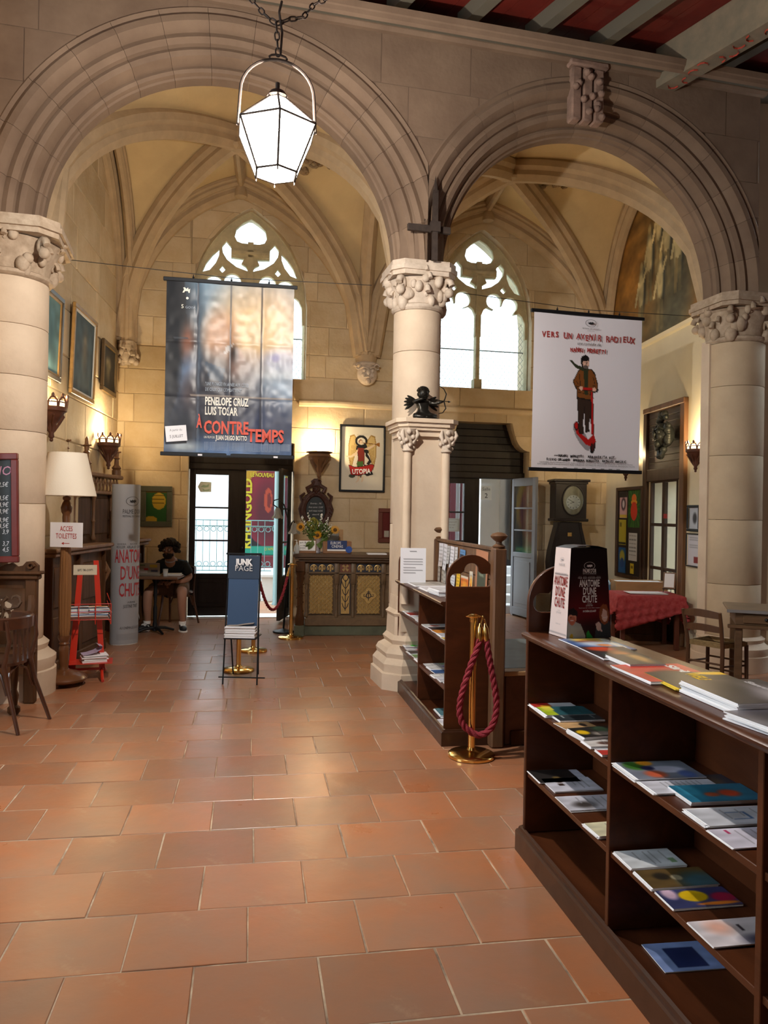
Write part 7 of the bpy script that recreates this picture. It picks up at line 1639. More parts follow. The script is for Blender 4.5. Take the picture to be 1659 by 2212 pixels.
mc(900, 1268, ZL, .30, .24, 'white papers overlapping on the middle bookcase ledge', cat='leaflet', n=3, t=.003, bg=(206,206,210), x=.92, y=.14, fan=.02, lines=4)
mc(930, 1280, ZL, .26, .20, 'folded white newspapers, thickest pile on the middle bookcase ledge', n=6, t=.007, bg=(200,200,204), x=1.25, y=.12, fan=.012, lines=3, rot=.08)
mc(1000, 1290, ZL, .16, .26, 'white leaflet with a red stamp seen through the trefoil of the middle bookcase', cat='leaflet', n=2, t=.003, bg=(210,210,212), x=1.56, y=.18, rect=((.1,.3,.3,.5,(170,40,40)),), fan=.004)
t = thing('notice_sheet', 'upright white typed notice standing on the far end of the middle bookcase', 'notice', TR(P(892, 1253, 6.45).x, 6.45, ZL+.001, rz=radians(4)))
p = Paint(30, 42, (214,214,218), .7)
for i in range(16): p.rect(.12, .28+.035*i, .12+(.76 if i % 4 else .5), .29+.035*i, (120,120,124))
p.rect(.35,.08,.65,.10,(90,90,90)); p.rect(.2,.20,.8,.215,(70,70,70)); sheet('sheet', p, .215, .295, t, bend=lambda X, Z: (X, .03*Z, Z), mt=PRINTM)
# ---- partition of an old bench carrying leaflets
pw0 = FL(1077, 1613); p1 = P(1078, 1165, pw0.y); p0v = P(946, 1165, 6.85); prt, pL = frame_between((p0v.x, p0v.y), (p1.x, p1.y))
part = thing('bench_screen', 'old wooden bench back with turned finials, covered in pinned leaflets', 'screen', prt.mat(0, 0, 0))
OW = mat('old_oak', (.16,.075,.032), .5, var=.5, scale=7, kind='wood', bump=.3, bscale=30, stretch=(1,1,.15))
for sx_ in (-1, 1):
    x = sx_*pL/2; m = MB(); m.cbox(x-.045, x+.045, -.045, .045, 0, 1.325, .012); m.build('post', OW, part); m = MB(); m.lathe([(.04,1.325),(.045,1.335),(.022,1.352),(.020,1.365),(.040,1.38),(.055,1.395),(.058,1.405),(.045,1.42),(.01,1.43)], 18, cx=x); m.build('finial', OW, part, smooth=True)
for i in range(6): z0_ = .10+i*.20; MB().cbox(-pL/2+.04, pL/2-.04, -.012, .012, z0_, z0_+.196, .004).build('plank', OW, part)
MB().cbox(-pL/2+.04, pL/2-.04, -.02, .02, 1.30, 1.325, .004).build('top_rail', OW, part)
q = random.Random(8); fl_ = [(.02,.10,.06,.20,'typed strip',0),(.13,.09,.06,.20,'white strip',0),(.24,.085,.055,.16,'white programme strip',0),(.33,.10,.05,.14,'typed slip',0),(.42,.12,.07,.20,'long white cutting',0),(.05,.30,.05,.30,'newspaper column cutting',0),(.10,.32,.04,.32,'newspaper column cutting',0),(.16,.33,.04,.32,'newspaper column cutting',0)]
spec = [(-.42,1.02,.09,.20,WHT,'white programme strip pinned top left'),(-.33,1.0,.07,.22,WHT,'second white strip from the left'),(-.255,1.06,.06,.15,(170,170,170),'grey slip at the top'),(-.19,1.03,.08,.18,WHT,'wide white cutting left of centre'),(-.10,1.05,.05,.16,(190,190,190),'narrow curled cutting'),
 (-.45,.80,.05,.24,(176,172,165),'leftmost long newspaper column'),(-.39,.78,.05,.25,(182,178,170),'second long newspaper column'),(-.33,.78,.045,.23,(172,168,160),'third long newspaper column'),(.02,1.07,.09,.13,(86,130,176),'blue flyer at the top'),(-.06,.86,.06,.16,(222,176,40),'yellow strip in the middle'),
 (.06,.78,.12,.22,(214,110,40),'orange picture flyer'),(-.16,.83,.08,.15,WHT,'white flyer under the wide cutting'),(.17,.85,.05,.20,(200,196,190),'pale strip right of the orange flyer'),(.33,.76,.17,.46,(176,120,88),'large buff poster with dark panels beside the post')]
kx = pL/1.0
for i, (x, z, w, h, c, lab) in enumerate(spec):
    t = thing('pinned_leaflet', lab+' of the bench screen', 'leaflet', prt.mat(x*kx*.92, z+.07, .014+.002*(i % 3)) @ Matrix.Rotation(q.uniform(-.05,.05), 4, 'Y'))
    p = Paint(10, 20, c, .5)
    for k in range(5): p.rect(.1, .12+.16*k, .85, .19+.16*k, tuple(v*.78 for v in c))
    if 'orange' in lab: p.ell(.5,.5,.4,.3,(226,160,50),.4); p.ell(.4,.7,.2,.2,(160,50,30),.4); p.rect(0,0,1,.1,(210,200,180))
    if 'buff' in lab: p = Paint(12, 30, c, .4); p.rect(.15,.30,.85,.72,(66,72,58)); p.rect(.3,.36,.7,.40,(120,130,110)); p.rect(.3,.58,.7,.61,(120,130,110))
    if 'blue' in lab: p.rect(.1,.3,.7,.55,(20,30,50))
    sheet('sheet', p, w*kx, h, t, bend=lambda X, Z: (X, -.012*(1-Z/h)**2*(1+X*3), Z), mt=PRINTM)
# ---- low platform behind
d0 = FL(1084, 1613); pf = thing('platform', 'low wooden platform with a grey linoleum top behind the bench screen', 'platform', TR(d0.x, d0.y+.03, 0, rz=BETA))
MB().cbox(.02, 1.15, .0, 1.25, 0, .468, .008).build('body', mat('platform_wood', (.15,.062,.028), .5, var=.4, scale=8, kind='wood'), pf); MB().cbox(.0, 1.17, -.03, .08, .468, .50, .006).build('nosing', LWOOD, pf); MB().box(.0, 1.17, .08, 1.25, .468, .502).build('linoleum', mat('linoleum', (.18,.22,.22), .4, var=.4, scale=4, col2=(.11,.13,.13)), pf)
MB().cbox(.06, 1.1, -.02, .02, .0, .10, .006).build('skirting', DWOOD, pf); MB().cbox(.16, .55, -.012, .01, .15, .42, .01).build('panel', OW, pf)

# ================================================================ bronze archer on the pier
cu = thing('bronze_statue', 'small dark bronze winged archer sitting on the pier ledge, drawing a bow', 'statue', WA.mat(-.03, 2.371, .33) @ Matrix.Scale(1.12, 4))
def skin(name, V, E, mt, parent, root=0, sub=2, M=None):
    me = bpy.data.meshes.new(name); bm = bmesh.new(); lay = bm.verts.layers.skin.verify(); vs = []
    for k, (p_, r) in enumerate(V):
        v = bm.verts.new(p_); rr = r if isinstance(r, tuple) else (r, r); v[lay].radius = rr; v[lay].use_root = (k == root); vs.append(v)
    for a, b_ in E: bm.edges.new((vs[a], vs[b_]))
    bm.to_mesh(me); bm.free(); o = bpy.data.objects.new(name, me); COL.objects.link(o)
    o.modifiers.new('skin', 'SKIN').use_smooth_shade = True; s_ = o.modifiers.new('sub', 'SUBSURF'); s_.levels = sub; s_.render_levels = sub
    dg = bpy.context.evaluated_depsgraph_get(); m2 = bpy.data.meshes.new_from_object(o.evaluated_get(dg)); bpy.data.objects.remove(o)
    m2.materials.clear(); m2.materials.append(mt); m2.polygons.foreach_set('use_smooth', [True]*len(m2.polygons))
    ob = bpy.data.objects.new(name, m2); COL.objects.link(ob); ob.parent = parent
    if M is not None: ob.matrix_local = M
    return ob
V = [((0,0,.045),.042),((0,-.005,.09),.038),((0,0,.135),.045),((0,0,.165),.018),((0,-.004,.19),.025),
 ((-.045,0,.15),.02),((-.085,-.02,.145),.016),((-.03,-.055,.165),.013),((-.012,-.065,.168),.012),
 ((.045,0,.15),.02),((.09,-.03,.135),.016),((.135,-.05,.15),.012),((.155,-.055,.155),.011),
 ((-.045,-.02,.035),.030),((-.085,-.06,.03),.024),((-.03,-.085,.022),.018),((.015,-.09,.018),.014),
 ((.045,-.02,.035),.030),((.10,-.05,.03),.024),((.04,-.10,.022),.018),((-.01,-.11,.016),.014)]
E = [(0,1),(1,2),(2,3),(3,4),(2,5),(5,6),(6,7),(7,8),(2,9),(9,10),(10,11),(11,12),(0,13),(13,14),(14,15),(15,16),(0,17),(17,18),(18,19),(19,20)]
skin('body', V, E, BRONZE, cu)
m = MB(); m.sphere((.0,-.008,.215), .046, 14, 10, (1,1.05,1.12)); m.sphere((.0,-.053,.208), .009, 6, 5, (1,1,1.3)); m.sphere((-.016,-.048,.222), .006, 6, 4); m.sphere((.016,-.048,.222), .006, 6, 4); m.sphere((0,-.048,.192), .009, 6, 4, (1.6,.6,.5))
q = random.Random(2)
for k in range(40): a = q.uniform(0, 2*pi); b_ = q.uniform(.0, 1.4); m.sphere((.045*cos(a)*cos(b_), -.004+.048*sin(a)*cos(b_)*(1 if sin(a) > 0 else .8), .225+.042*sin(b_)), .011, 6, 4)
for sx_ in (-1, 1): m.sphere((sx_*.045, -.005, .208), .011, 6, 5, (.5,1,1.3))
m.build('head', BRONZE, cu, smooth=True)
for sx_ in (-1, 1):
    m = MB()
    for k in range(5): m.M = TR(sx_*.03, .03, .15+.004*k, ry=sx_*(-.5+.28*k)*1.0, rz=0); m.sphere((sx_*(.055+.006*k), .004*k, .0), .045, 10, 6, (1.15,.10,.28))
    m.M = None; m.build('wing', BRONZE, cu, smooth=True)
m = MB(); m.tube([(.115,-.055,.055),(.15,-.055,.065),(.175,-.055,.10),(.165,-.055,.135),(.158,-.055,.155),(.168,-.055,.18),(.178,-.055,.215),(.155,-.055,.255),(.12,-.055,.275)], [.003,.004,.005,.005,.006,.005,.005,.004,.003], 7); m.build('bow', BRONZE, cu, smooth=True)
m = MB(); m.tube([(-.02,-.068,.168),(.20,-.055,.155)], .003, 5); m.lathe([(.008,0),(.0,.02)], 6); m.tube([(.195,-.055,.155),(.215,-.055,.154)], [.009,.001], 6); m.build('arrow', BRONZE, cu)
m = MB(); m.cbox(-.085,.10,-.12,.05,0,.012,.004); m.build('base', BRONZE, cu)
# ================================================================ right-hand side of the aisle
# ---- long-case clock
ck0 = P(1222, 1300, 11.45); ck = thing('longcase_clock', 'dark longcase clock with a bulging waist between the right door and the corner', 'clock', TR(ck0.x, 11.42, 0, rz=radians(4)))
CK = mat('clock_wood', (.014,.009,.009), .35, var=.4, scale=8)
zc = lambda y: EYE-(y-1113)*11.4/F
ring = [(.235, 0), (.235, .10), (.20, .13), (.20, zc(1270)), (.285, zc(1232)), (.295, zc(1215)), (.275, zc(1190)), (.225, zc(1160)), (.185, zc(1137)), (.18, zc(1128))]
m = MB(); m.ribbon([(x, 0, 1) for x in (-1, 1)], 0, 0); m = MB(); m.prism([(x, z) for x, z in ring]+[(-x, z) for x, z in reversed(ring)], -.10, .12); m.build('waist', CK, ck, smooth=True, ang=30)
m = MB(); m.tube([(x*.8, -.105, z) for x, z in ring[3:]]+[(-x*.8, -.105, z) for x, z in reversed(ring[3:])], .008, 6); m.build('waist_moulding', CK, ck)
m = MB(); m.cbox(-.25, .25, -.15, .15, 0, .11, .01); m.build('plinth', CK, ck)
m = MB(); m.cbox(-.235, .235, -.15, .14, zc(1122), zc(1044), .01); m.build('hood', CK, ck); m = MB(); m.cbox(-.26, .26, -.17, .15, zc(1126), zc(1120), .008); m.build('hood_base', CK, ck); m = MB(); m.cbox(-.25, .25, -.165, .15, zc(1046), zc(1041), .006); m.cbox(-.275, .275, -.19, .16, zc(1041), zc(1036), .008); m.build('cornice', CK, ck)
zf = (zc(1050)+zc(1112))/2; m = MB(); m.prism([(.155*cos(a)+.03, zf+.215*sin(a)) for a in [2*pi*i/32 for i in range(32)]], -.156, -.15); m.build('gilt_oval', mat('clock_brass', (.30,.26,.17), .35, metal=.3, var=.3, scale=30), ck)
zd = zc(1085); m = MB(); m.prism([(.03+.105*cos(a), zd+.105*sin(a)) for a in [2*pi*i/32 for i in range(32)]], -.164, -.156); m.build('dial', mat('dial', (.55,.53,.47), .4), ck)
for h in range(12):
    a = pi/2-h*pi/6; m = MB(); m.M = TR(.03+.085*cos(a), -.166, zd+.085*sin(a), ry=-(a-pi/2)); m.box(-.004, .004, -.001, .001, -.010, .010); m.build('hour_mark', INK, ck)
for L, a in ((.055, radians(200)), (.08, radians(150))): m = MB(); m.M = TR(.03, -.168, zd, ry=-(a-pi/2)); m.box(-.004, .004, -.001, .001, -.01, L); m.build('hand', INK, ck)
m = MB(); m.tube([(.03+.16*cos(a), -.155, zf+.22*sin(a)) for a in [2*pi*i/32 for i in range(32)]], .012, 6, closed=True); m.build('bezel', CK, ck, smooth=True)
m = MB(); m.prism([(.03+.15*cos(a), zf+.21*sin(a)) for a in [2*pi*i/24 for i in range(24)]], -.172, -.170); m.build('glass', GLASS, ck)
m = MB(); m.box(-.03, .03, -.112, -.10, zc(1158), zc(1150)); m.build('lock_plate', BRASS, ck)

# ---- tall french window in the right wall with its carved panel
s0 = WR.hit(1391, 1100, .02)[0]; s1 = WR.hit(1480, 1100, .02)[0]; zt = WR.hit(1436, 872, .02)[1]; zp = fz1
w3 = struct('window_3', WR.mat(0, 0, .02), 'tall narrow french window with a planked panel above it')
FW = mat('window_frame_wood', (.06,.028,.014), .45, var=.4, scale=8, kind='wood', stretch=(1,1,.2))
MB().cbox(s0, s0+.10, -.03, .10, 0, zt, .008).build('frame_stile', FW, w3); MB().cbox(s1-.12, s1, -.03, .10, 0, zt, .008).build('frame_stile', MWOOD, w3); MB().cbox(s0, s1, -.04, .10, zt-.07, zt, .008).build('frame_head', MWOOD, w3); MB().cbox(s0+.1, s1-.12, -.02, .08, zp, zp+.16, .008).build('transom', FW, w3)
GP = mat('weathered_planks', (.11,.085,.065), .6, var=.5, scale=6, kind='wood', bump=.2, stretch=(.15,1,1), col2=(.055,.035,.025)); n = 9
for i in range(n): a = zp+.16+(zt-.07-zp-.16)*i/n; e = zp+.16+(zt-.07-zp-.16)*(i+1)/n; MB().cbox(s0+.1, s1-.12, .01, .04, a+.002, e-.002, .004).build('plank', GP, w3)
x0, x1 = fd[0], fd[1]; hh_ = zp
for i in range(2):
    a = x0+(x1-x0)*i/2; e = x0+(x1-x0)*(i+1)/2
    for st_, en in ((a, a+.035), (e-.035, e)): MB().cbox(st_, en, .01, .06, 0, hh_, .004).build('casement_stile', FW, w3)
    for k in range(4): z = .32+(hh_-.32)*k/3; MB().cbox(a, e, .012, .055, z-.02, z+.02, .004).build('glazing_bar', FW, w3)
    for k in range(3): z = .32+(hh_-.32)*k/3; MB().box(a+.03, e-.03, .03, .034, z+.02, z+(hh_-.32)/3-.02).build('pane', GLASS, w3)
    MB().cbox(a, e, .015, .05, .0, .32, .004).build('kick_panel', FW, w3)
MB().box((x0+x1)/2+.03, (x0+x1)/2+.12, .005, .012, WR.hit(1440, 1120)[1], WR.hit(1440, 1110)[1]).build('lock_plate', REDINK, w3)
s_, z_ = WR.hit(1435, 940, .13); gm = thing('carved_mask', 'bronze-green grotesque mask fixed on the planks above the french window', 'mask', WR.mat(s_, z_, .13)); GM = mat('mask_bronze', (.05,.055,.048), .45, metal=.3, var=.5, scale=12, bump=.4)
m = MB(); mask(m, 0, .0, 0, .15); q = random.Random(5)
for k in range(26):
    a = q.uniform(0, 2*pi); r = q.uniform(.13, .21); m.sphere((r*cos(a)*.85, -.02, r*sin(a)*1.25+.01), q.uniform(.03,.055), 7, 5)
m.build('face', GM, gm, smooth=True, ang=60); m = MB(); m.tube([(-.06,-.03,-.2),(-.02,-.06,-.27),(.04,-.05,-.26),(.06,-.03,-.2)], .03, 7); m.sphere((0,-.04,-.26), .045, 8, 6); m.build('beard', GM, gm, smooth=True)
ow = struct('wall_courtyard', TR(WR.pt(-1.5,0,-5.5).x, WR.pt(-1.5,0,-5.5).y, 0, rz=WR.a), 'pale stone wall seen through the french window')
for i in range(9):
    for j in range(7): MB().cbox(-2+j*1.1+(i % 2)*.5, -.91+j*1.1+(i % 2)*.5, 0, .3, i*.36, i*.36+.352, .01).build('stone', PALE, ow)
m = MB(); m.box(4.0, 4.4, -.12, 0, .8, 2.6); m.build('magenta_banner', mat('magenta', (.35,.02,.12), .6), ow)
MB().box(-2, 6, .0, 6, -.1, -.02).build('courtyard_paving', PALE, struct('floor_courtyard', WR.mat(0, 0, -.5)))
# ---- glazed notice board
s0 = WR.hit(1333, 1150, .04)[0]; s1 = WR.hit(1389, 1150, .04)[0]; z0 = WR.hit(1360, 1250, .04)[1]; z1 = WR.hit(1360, 1052, .04)[1]; bw_, bh_ = s1-s0, z1-z0
nb = thing('notice_board', 'tall dark notice board beside the french window', 'notice board', WR.mat((s0+s1)/2, z0, .04)); DN = mat('notice_black', (.02,.014,.012), .6)
MB().cbox(-bw_/2, bw_/2, -.005, .035, 0, bh_, .004).build('backing', DN, nb)
for a in ((-bw_/2, -bw_/2+.05, 0, bh_), (bw_/2-.05, bw_/2, 0, bh_), (-bw_/2+.05, bw_/2-.05, 0, .05), (-bw_/2+.05, bw_/2-.05, bh_-.05, bh_)): MB().cbox(a[0], a[1], -.03, .02, a[2], a[3], .006).build('frame_rail', FW, nb)
def nposter(fx, fz, fw_, fh_, lab, p, thing_name='pinned_poster', cat='poster'):
    t = thing(thing_name, lab, cat, WR.mat((s0+s1)/2+(fx-.5)*bw_, z0+fz*bh_, .05)); sheet('sheet', p, fw_*bw_, fh_*bh_, t, mt=PRINTM); return t
p = Paint(24, 36, (200,160,160), .6); p.rect(0,0,1,.18,(30,26,26)); p.ell(.5,.45,.3,.25,(60,40,50),.2); p.ell(.5,.45,.15,.16,(200,190,190),.2); p.rect(0,.86,1,1,(196,170,60)); nposter(.27, .66, .30, .28, 'pink and black poster top left on the dark notice board', p)
p = Paint(40, 60, (46, 92, 36), .6)
for k in range(24): a = k*.55; p.line([(.5,.5),(.5+.7*cos(a),.5+.6*sin(a))], .008, (70,130,40) if k % 2 else (26,52,24))
p.ell(.5,.26,.2,.12,(214,110,40)); p.ell(.5,.36,.26,.07,(220,150,40)); p.ell(.5,.58,.28,.24,(206,60,34)); p.line([(.25,.5),(.75,.5)], .006, (230,150,60)); p.line([(.25,.6),(.75,.6)], .006, (230,150,60)); nposter(.68, .56, .44, .42, 'green poster with a red and orange beetle on the notice board', p)
p = Paint(16, 24, (164,150,44), .6); p.rect(.1,.1,.4,.3,(100,90,30)); p.rect(0,.88,1,1,(30,30,26)); nposter(.25, .36, .29, .28, 'mustard yellow poster in the middle left of the notice board', p)
p = Paint(24, 24, (26,74,120), .7); p.ell(.5,.35,.35,.25,(150,140,50),.2); p.ell(.5,.6,.25,.2,(30,60,110),.1); nposter(.25, .05, .29, .28, 'deep blue poster at the bottom left of the notice board', p)
p = Paint(30, 40, (200,202,204), .6)
for j in range(6):
    for i in range(7): p.rect(.08+.12*i, .08+.14*j, .15+.12*i, .12+.14*j, (60,60,64))
nposter(.66, .20, .32, .30, 'white programme grid pinned on the lower right of the notice board', p, 'programme_sheet', 'notice'); p = Paint(8, 12, (206,180,40), .6); p.rect(.2,.2,.8,.5,(120,100,30)); nposter(.64, .06, .14, .11, 'small yellow slip at the bottom right of the notice board', p, 'paper_slip', 'notice')
# ---- two framed sheets beside the column
p = Paint(20, 30, (176,184,196), .7); p.ell(.55,.5,.2,.25,(60,60,64),.3)
picture(WR, 1485, 1512, 1091, 1148, 'framed_print', 'small black framed print beside the right column', 'picture', IRON, p, fw=.03, d=.03)
p = Paint(20, 30, (196,196,204), .7); p.rect(.5,.7,.9,.9,(130,50,50))
for i in range(8): p.rect(.15,.1+.06*i,.8,.12+.06*i,(150,150,156))
picture(WR, 1483, 1512, 1152, 1225, 'framed_notice', 'white typed notice in a thin dark frame under the small framed print', 'picture', IRON, p, fw=.015, d=.03)
# ---- wall painting in the lunette
p = Paint(150, 100, (176, 128, 60), 1.6); p.ell(.5,.7,.5,.5,(120,84,40),.6); p.ell(.50,.55,.22,.55,(66,80,74),.5); p.ell(.46,.85,.2,.3,(70,92,96),.6); p.ell(.8,.2,.3,.3,(170,124,56),.7); p.ell(.25,.6,.3,.5,(156,110,48),.8)
q = random.Random(4)
for (cx_, cy_, s_) in ((.40,.40,1.0),(.48,.26,.9),(.55,.36,1.0),(.64,.44,1.1),(.33,.58,.9),(.50,.60,.9)):
    BD_ = (206,190,140); SHD = (50,56,54)
    p.ell(cx_+.012,cy_+.10*s_,.036*s_,.16*s_,SHD,.3); p.ell(cx_,cy_+.10*s_,.028*s_,.14*s_,BD_,.3); p.ell(cx_,cy_-.06*s_,.014*s_,.030*s_,(176,156,104),.2); p.line([(cx_-.02,cy_+.04),(cx_-.05,cy_+.16)], .014, BD_); p.line([(cx_+.02,cy_+.04),(cx_+.045,cy_-.02)], .012, BD_); p.line([(cx_-.01,cy_+.2),(cx_-.015,cy_+.36)], .018, (140,124,84)); p.line([(cx_+.012,cy_+.2),(cx_+.02,cy_+.36)], .018, (120,110,78))
p.noise(16, .22, 3); p.noise(50, .10, 4)
mu = thing('wall_painting', 'large faded wall painting of a group of figures high on the right wall', 'painting', WR.mat(wrL/2, 3.92, .012)); sheet('painting', p, wrL-.1, 2.3, mu, mt=PRINTM)
m = MB(); m.sweep([(.02, -.0, 3.86), (wrL, -.0, 3.86)], [(0,0),(.05,.01),(.07,.05),(0,.06)], fix=(0,-1,0)); m.build('ledge', PLASTER, wall_right)

# ---- table with the red patterned cloth
t0 = Vector(((1410-CX)/F*9.25, 9.25, 0)); TZ = .63; tb = thing('small_table', 'wooden table almost hidden by a red patterned cloth near the french window', 'table', TR(t0.x-.10, t0.y-.05, 0, rz=radians(-3)))
tw2, td2 = .36, .28
MB().cbox(-tw2, tw2, -td2, td2, TZ-.03, TZ, .004).build('tabletop', MWOOD, tb)
for sx_ in (-1, 1):
    for sy_ in (-1, 1): MB().cbox(sx_*(tw2-.05)-.025, sx_*(tw2-.05)+.025, sy_*(td2-.05)-.025, sy_*(td2-.05)+.025, 0, TZ-.03, .004).build('leg', mat('red_brown_wood', (.11,.03,.015), .5), tb)
for sy_ in (-1, 1): MB().box(-tw2+.05, tw2-.05, sy_*(td2-.05)-.01, sy_*(td2-.05)+.01, TZ-.11, TZ-.03).build('apron', MWOOD, tb)
cl_ = thing('tablecloth', 'red patterned cloth with pointed hanging corners draped over the small table', 'tablecloth', tb.matrix_basis)
n = 46; S_ = .62; vs = []; q = random.Random(3); ca_, sa_ = cos(radians(18)), sin(radians(18))
for j in range(n+1):
    for i in range(n+1):
        a = (i/n-.5)*2*S_; b_ = (j/n-.5)*2*S_*.9; x, y = a*ca_-b_*sa_, a*sa_+b_*ca_
        ex = max(0, abs(x)-tw2-.004); ey = max(0, abs(y)-td2-.004); e = hypot(ex, ey) if ex and ey else ex+ey
        f_ = .030*sin((x+y)*26)*min(1, e*5)+.016*sin((x-y)*41)*min(1, e*5)
        X = max(-tw2-.006, min(tw2+.006, x))+math.copysign(1, x)*(ex > 0)*(.02+abs(f_)); Y = max(-td2-.006, min(td2+.006, y))+math.copysign(1, y)*(ey > 0)*(.02+abs(f_))
        vs.append((X, Y, max(.03, TZ+.004-e*.97)))
fs = [(j*(n+1)+i, j*(n+1)+i+1, (j+1)*(n+1)+i+1, (j+1)*(n+1)+i) for j in range(n) for i in range(n)]
me = bpy.data.meshes.new('cloth'); me.from_pydata(vs, [], fs); me.polygons.foreach_set('use_smooth', [True]*len(fs))
CLM = mat('red_cloth', (.33,.025,.030), .8, var=.3, scale=30, bump=.2, bscale=200, col2=(.42,.07,.07)); me.materials.append(CLM); o = bpy.data.objects.new('cloth', me); COL.objects.link(o); o.parent = cl_
md = o.modifiers.new('s', 'SOLIDIFY'); md.thickness = .003; md.offset = 1
TBM = tb.matrix_basis
t = thing('wooden_tray', 'pale wooden box tray behind the red cloth', 'tray', TR((1383-CX)/F*9.75, 9.78, TZ-.045, rz=radians(-2)))
for a in ((-.32,.32,-.17,-.155),(-.32,.32,.155,.17),(-.32,-.305,-.155,.155),(.305,.32,-.155,.155)): MB().cbox(a[0],a[1],a[2],a[3],0,.15,.003).build('side', LWOOD, t)
MB().box(-.3,.3,-.155,.155,0,.01).build('bottom', LWOOD, t); MB().box(-.29,.29,-.15,.15,.12,.14).build('papers', PAPER, t)
sb_ = thing('side_bench', 'low dark wooden cupboard along the right wall behind the red cloth', 'cupboard', TR((1372-CX)/F*9.8, 9.78, 0, rz=radians(-4))); MB().cbox(-.42,.34,-.19,.19,.08,TZ-.075,.006).build('body', DWOOD, sb_); MB().cbox(-.45,.36,-.21,.21,TZ-.075,TZ-.046,.006).build('top', DWOOD, sb_); MB().cbox(-.43,.35,-.2,.2,0,.08,.006).build('plinth', DWOOD, sb_)
t = thing('sanitizer_bottle', 'clear pump bottle beside the notice board', 'bottle', TR((1311-CX)/F*9.75, 9.74, TZ-.046)); BT = mat('bottle_blue', (.45,.62,.72), .12, alpha=.7)
m = MB(); m.lathe([(.055,0),(.060,.01),(.060,.12),(.03,.165),(.018,.18)], 18); m.build('body', BT, t, smooth=True); m = MB(); m.lathe([(.02,.18),(.02,.20),(.007,.202),(.007,.225)], 12); m.tube([(0,0,.228),(-.035,-.01,.224)], .009, 6); m.build('pump', PAPER, t, smooth=True); MB().lathe([(.061,.03),(.061,.10)], 18, a0=-pi*.8, a1=-pi*.2).build('label', mat('label_blue', (.1,.3,.55), .5), t)
t = thing('open_papers', 'white papers lying on the red cloth', 'papers', TBM @ TR(.0,-.07,TZ+.010)); stack(3, .42, .26, .004, 5, t, TR(), [PAPER, PAPERD], .02)
es = thing('table_easel', 'small black wire easel holding a framed card on the red cloth', 'easel', TBM @ TR(.31,.05,TZ+.010, rz=radians(-25)))
for pts in (((-.07,-.05,0),(-.01,.02,.26)), ((.07,-.05,0),(.01,.02,.26)), ((0,.12,0),(0,.02,.26)), ((-.075,-.07,.05),(.075,-.07,.05)), ((-.06,-.035,.05),(-.06,-.075,.05)), ((.06,-.035,.05),(.06,-.075,.05))): m = MB(); m.tube(pts, .004, 6); m.build('wire', IRON, es)
m = MB(); m.M = TR(0,-.06,.055,rx=radians(-20)); m.cbox(-.07,.07,-.008,.008,0,.20,.003); m.build('card_frame', MWOOD, es); m = MB(); m.M = TR(0,-.06,.055,rx=radians(-20)); m.box(-.055,.055,-.011,-.009,.015,.185); m.build('card', PAPER, es)

# ---- rush-seated ladder-back chair
RU = mat('rush', (.34,.23,.10), .8, var=.4, scale=30, bump=.5, bscale=60); CW = mat('chair_wood', (.13,.060,.028), .42, var=.4, scale=9, kind='wood', stretch=(1,1,.2))
lc_ = thing('ladderback_chair', 'rush-seated ladder-back wooden chair in front of the right column', 'chair', TR(2.98, 6.86, 0, rz=radians(125)))
# local: faces -y, back at +y
for sx_ in (-1, 1):
    m = MB(); m.tube([(sx_*.165,.17,0),(sx_*.165,.165,.42),(sx_*.172,.20,.60),(sx_*.178,.235,.735)], [.017,.018,.017,.014], 9); m.build('leg', CW, lc_, smooth=True)
    m = MB(); m.tube([(sx_*.19,-.18,0),(sx_*.185,-.175,.43)], [.016,.018], 9); m.build('leg', CW, lc_, smooth=True)
    for z in (.13,.25): m = MB(); m.tube([(sx_*.188,-.178,z),(sx_*.166,.168,z+.015)], .009, 7); m.build('stretcher', CW, lc_, smooth=True)
for y, w_, zs in ((-.178,.186,(.17,.28)), (.168,.165,(.17,.28))):
    for z in zs: m = MB(); m.tube([(-w_,y,z),(w_,y,z)], .009, 7); m.build('stretcher', CW, lc_, smooth=True)
for z, h_, y in ((.70,.055,.225), (.575,.05,.195)):
    m = MB(); n = 12; vs = []
    for i in range(n+1):
        u = i/n*2-1; x = u*.172; yy = y+.035*(1-u*u); top_ = h_*(.55+.45*cos(u*1.4)) ; lo = -h_*.35*(1-.5*(1-abs(u)))
        vs += [(x,yy-.007,z+lo),(x,yy-.007,z+top_),(x,yy+.007,z+lo),(x,yy+.007,z+top_)]
    fs = []
    for i in range(n): a = 4*i; b_ = a+4; fs += [(a,b_,b_+1,a+1),(a+2,a+3,b_+3,b_+2),(a,a+2,b_+2,b_),(a+1,b_+1,b_+3,a+3)]
    m.add(vs, fs+[(0,1,3,2),(4*n,4*n+2,4*n+3,4*n+1)]); m.build('ladder_slat', CW, lc_, smooth=True, ang=50)
m = MB(); m.add([(-.19,-.185,.42),(.19,-.185,.42),(.168,.17,.42),(-.168,.17,.42),(-.19,-.185,.455),(.19,-.185,.455),(.168,.17,.455),(-.168,.17,.455),(0,0,.438)], [(3,2,1,0),(0,1,5,4),(1,2,6,5),(2,3,7,6),(3,0,4,7),(4,5,8),(5,6,8),(6,7,8),(7,4,8)]); m.build('rush_seat', RU, lc_, smooth=True, ang=60)
for k in range(7):
    m = MB(); t_ = .1+.12*k; m.tube([(-.19*(1-t_), -.185*(1-t_), .459-.018*t_), (.19*(1-t_), -.185*(1-t_), .459-.018*t_), (.168*(1-t_), .17*(1-t_), .459-.018*t_), (-.168*(1-t_), .17*(1-t_), .459-.018*t_)], .006, 5, closed=True); m.build('rush_strand', RU, lc_)
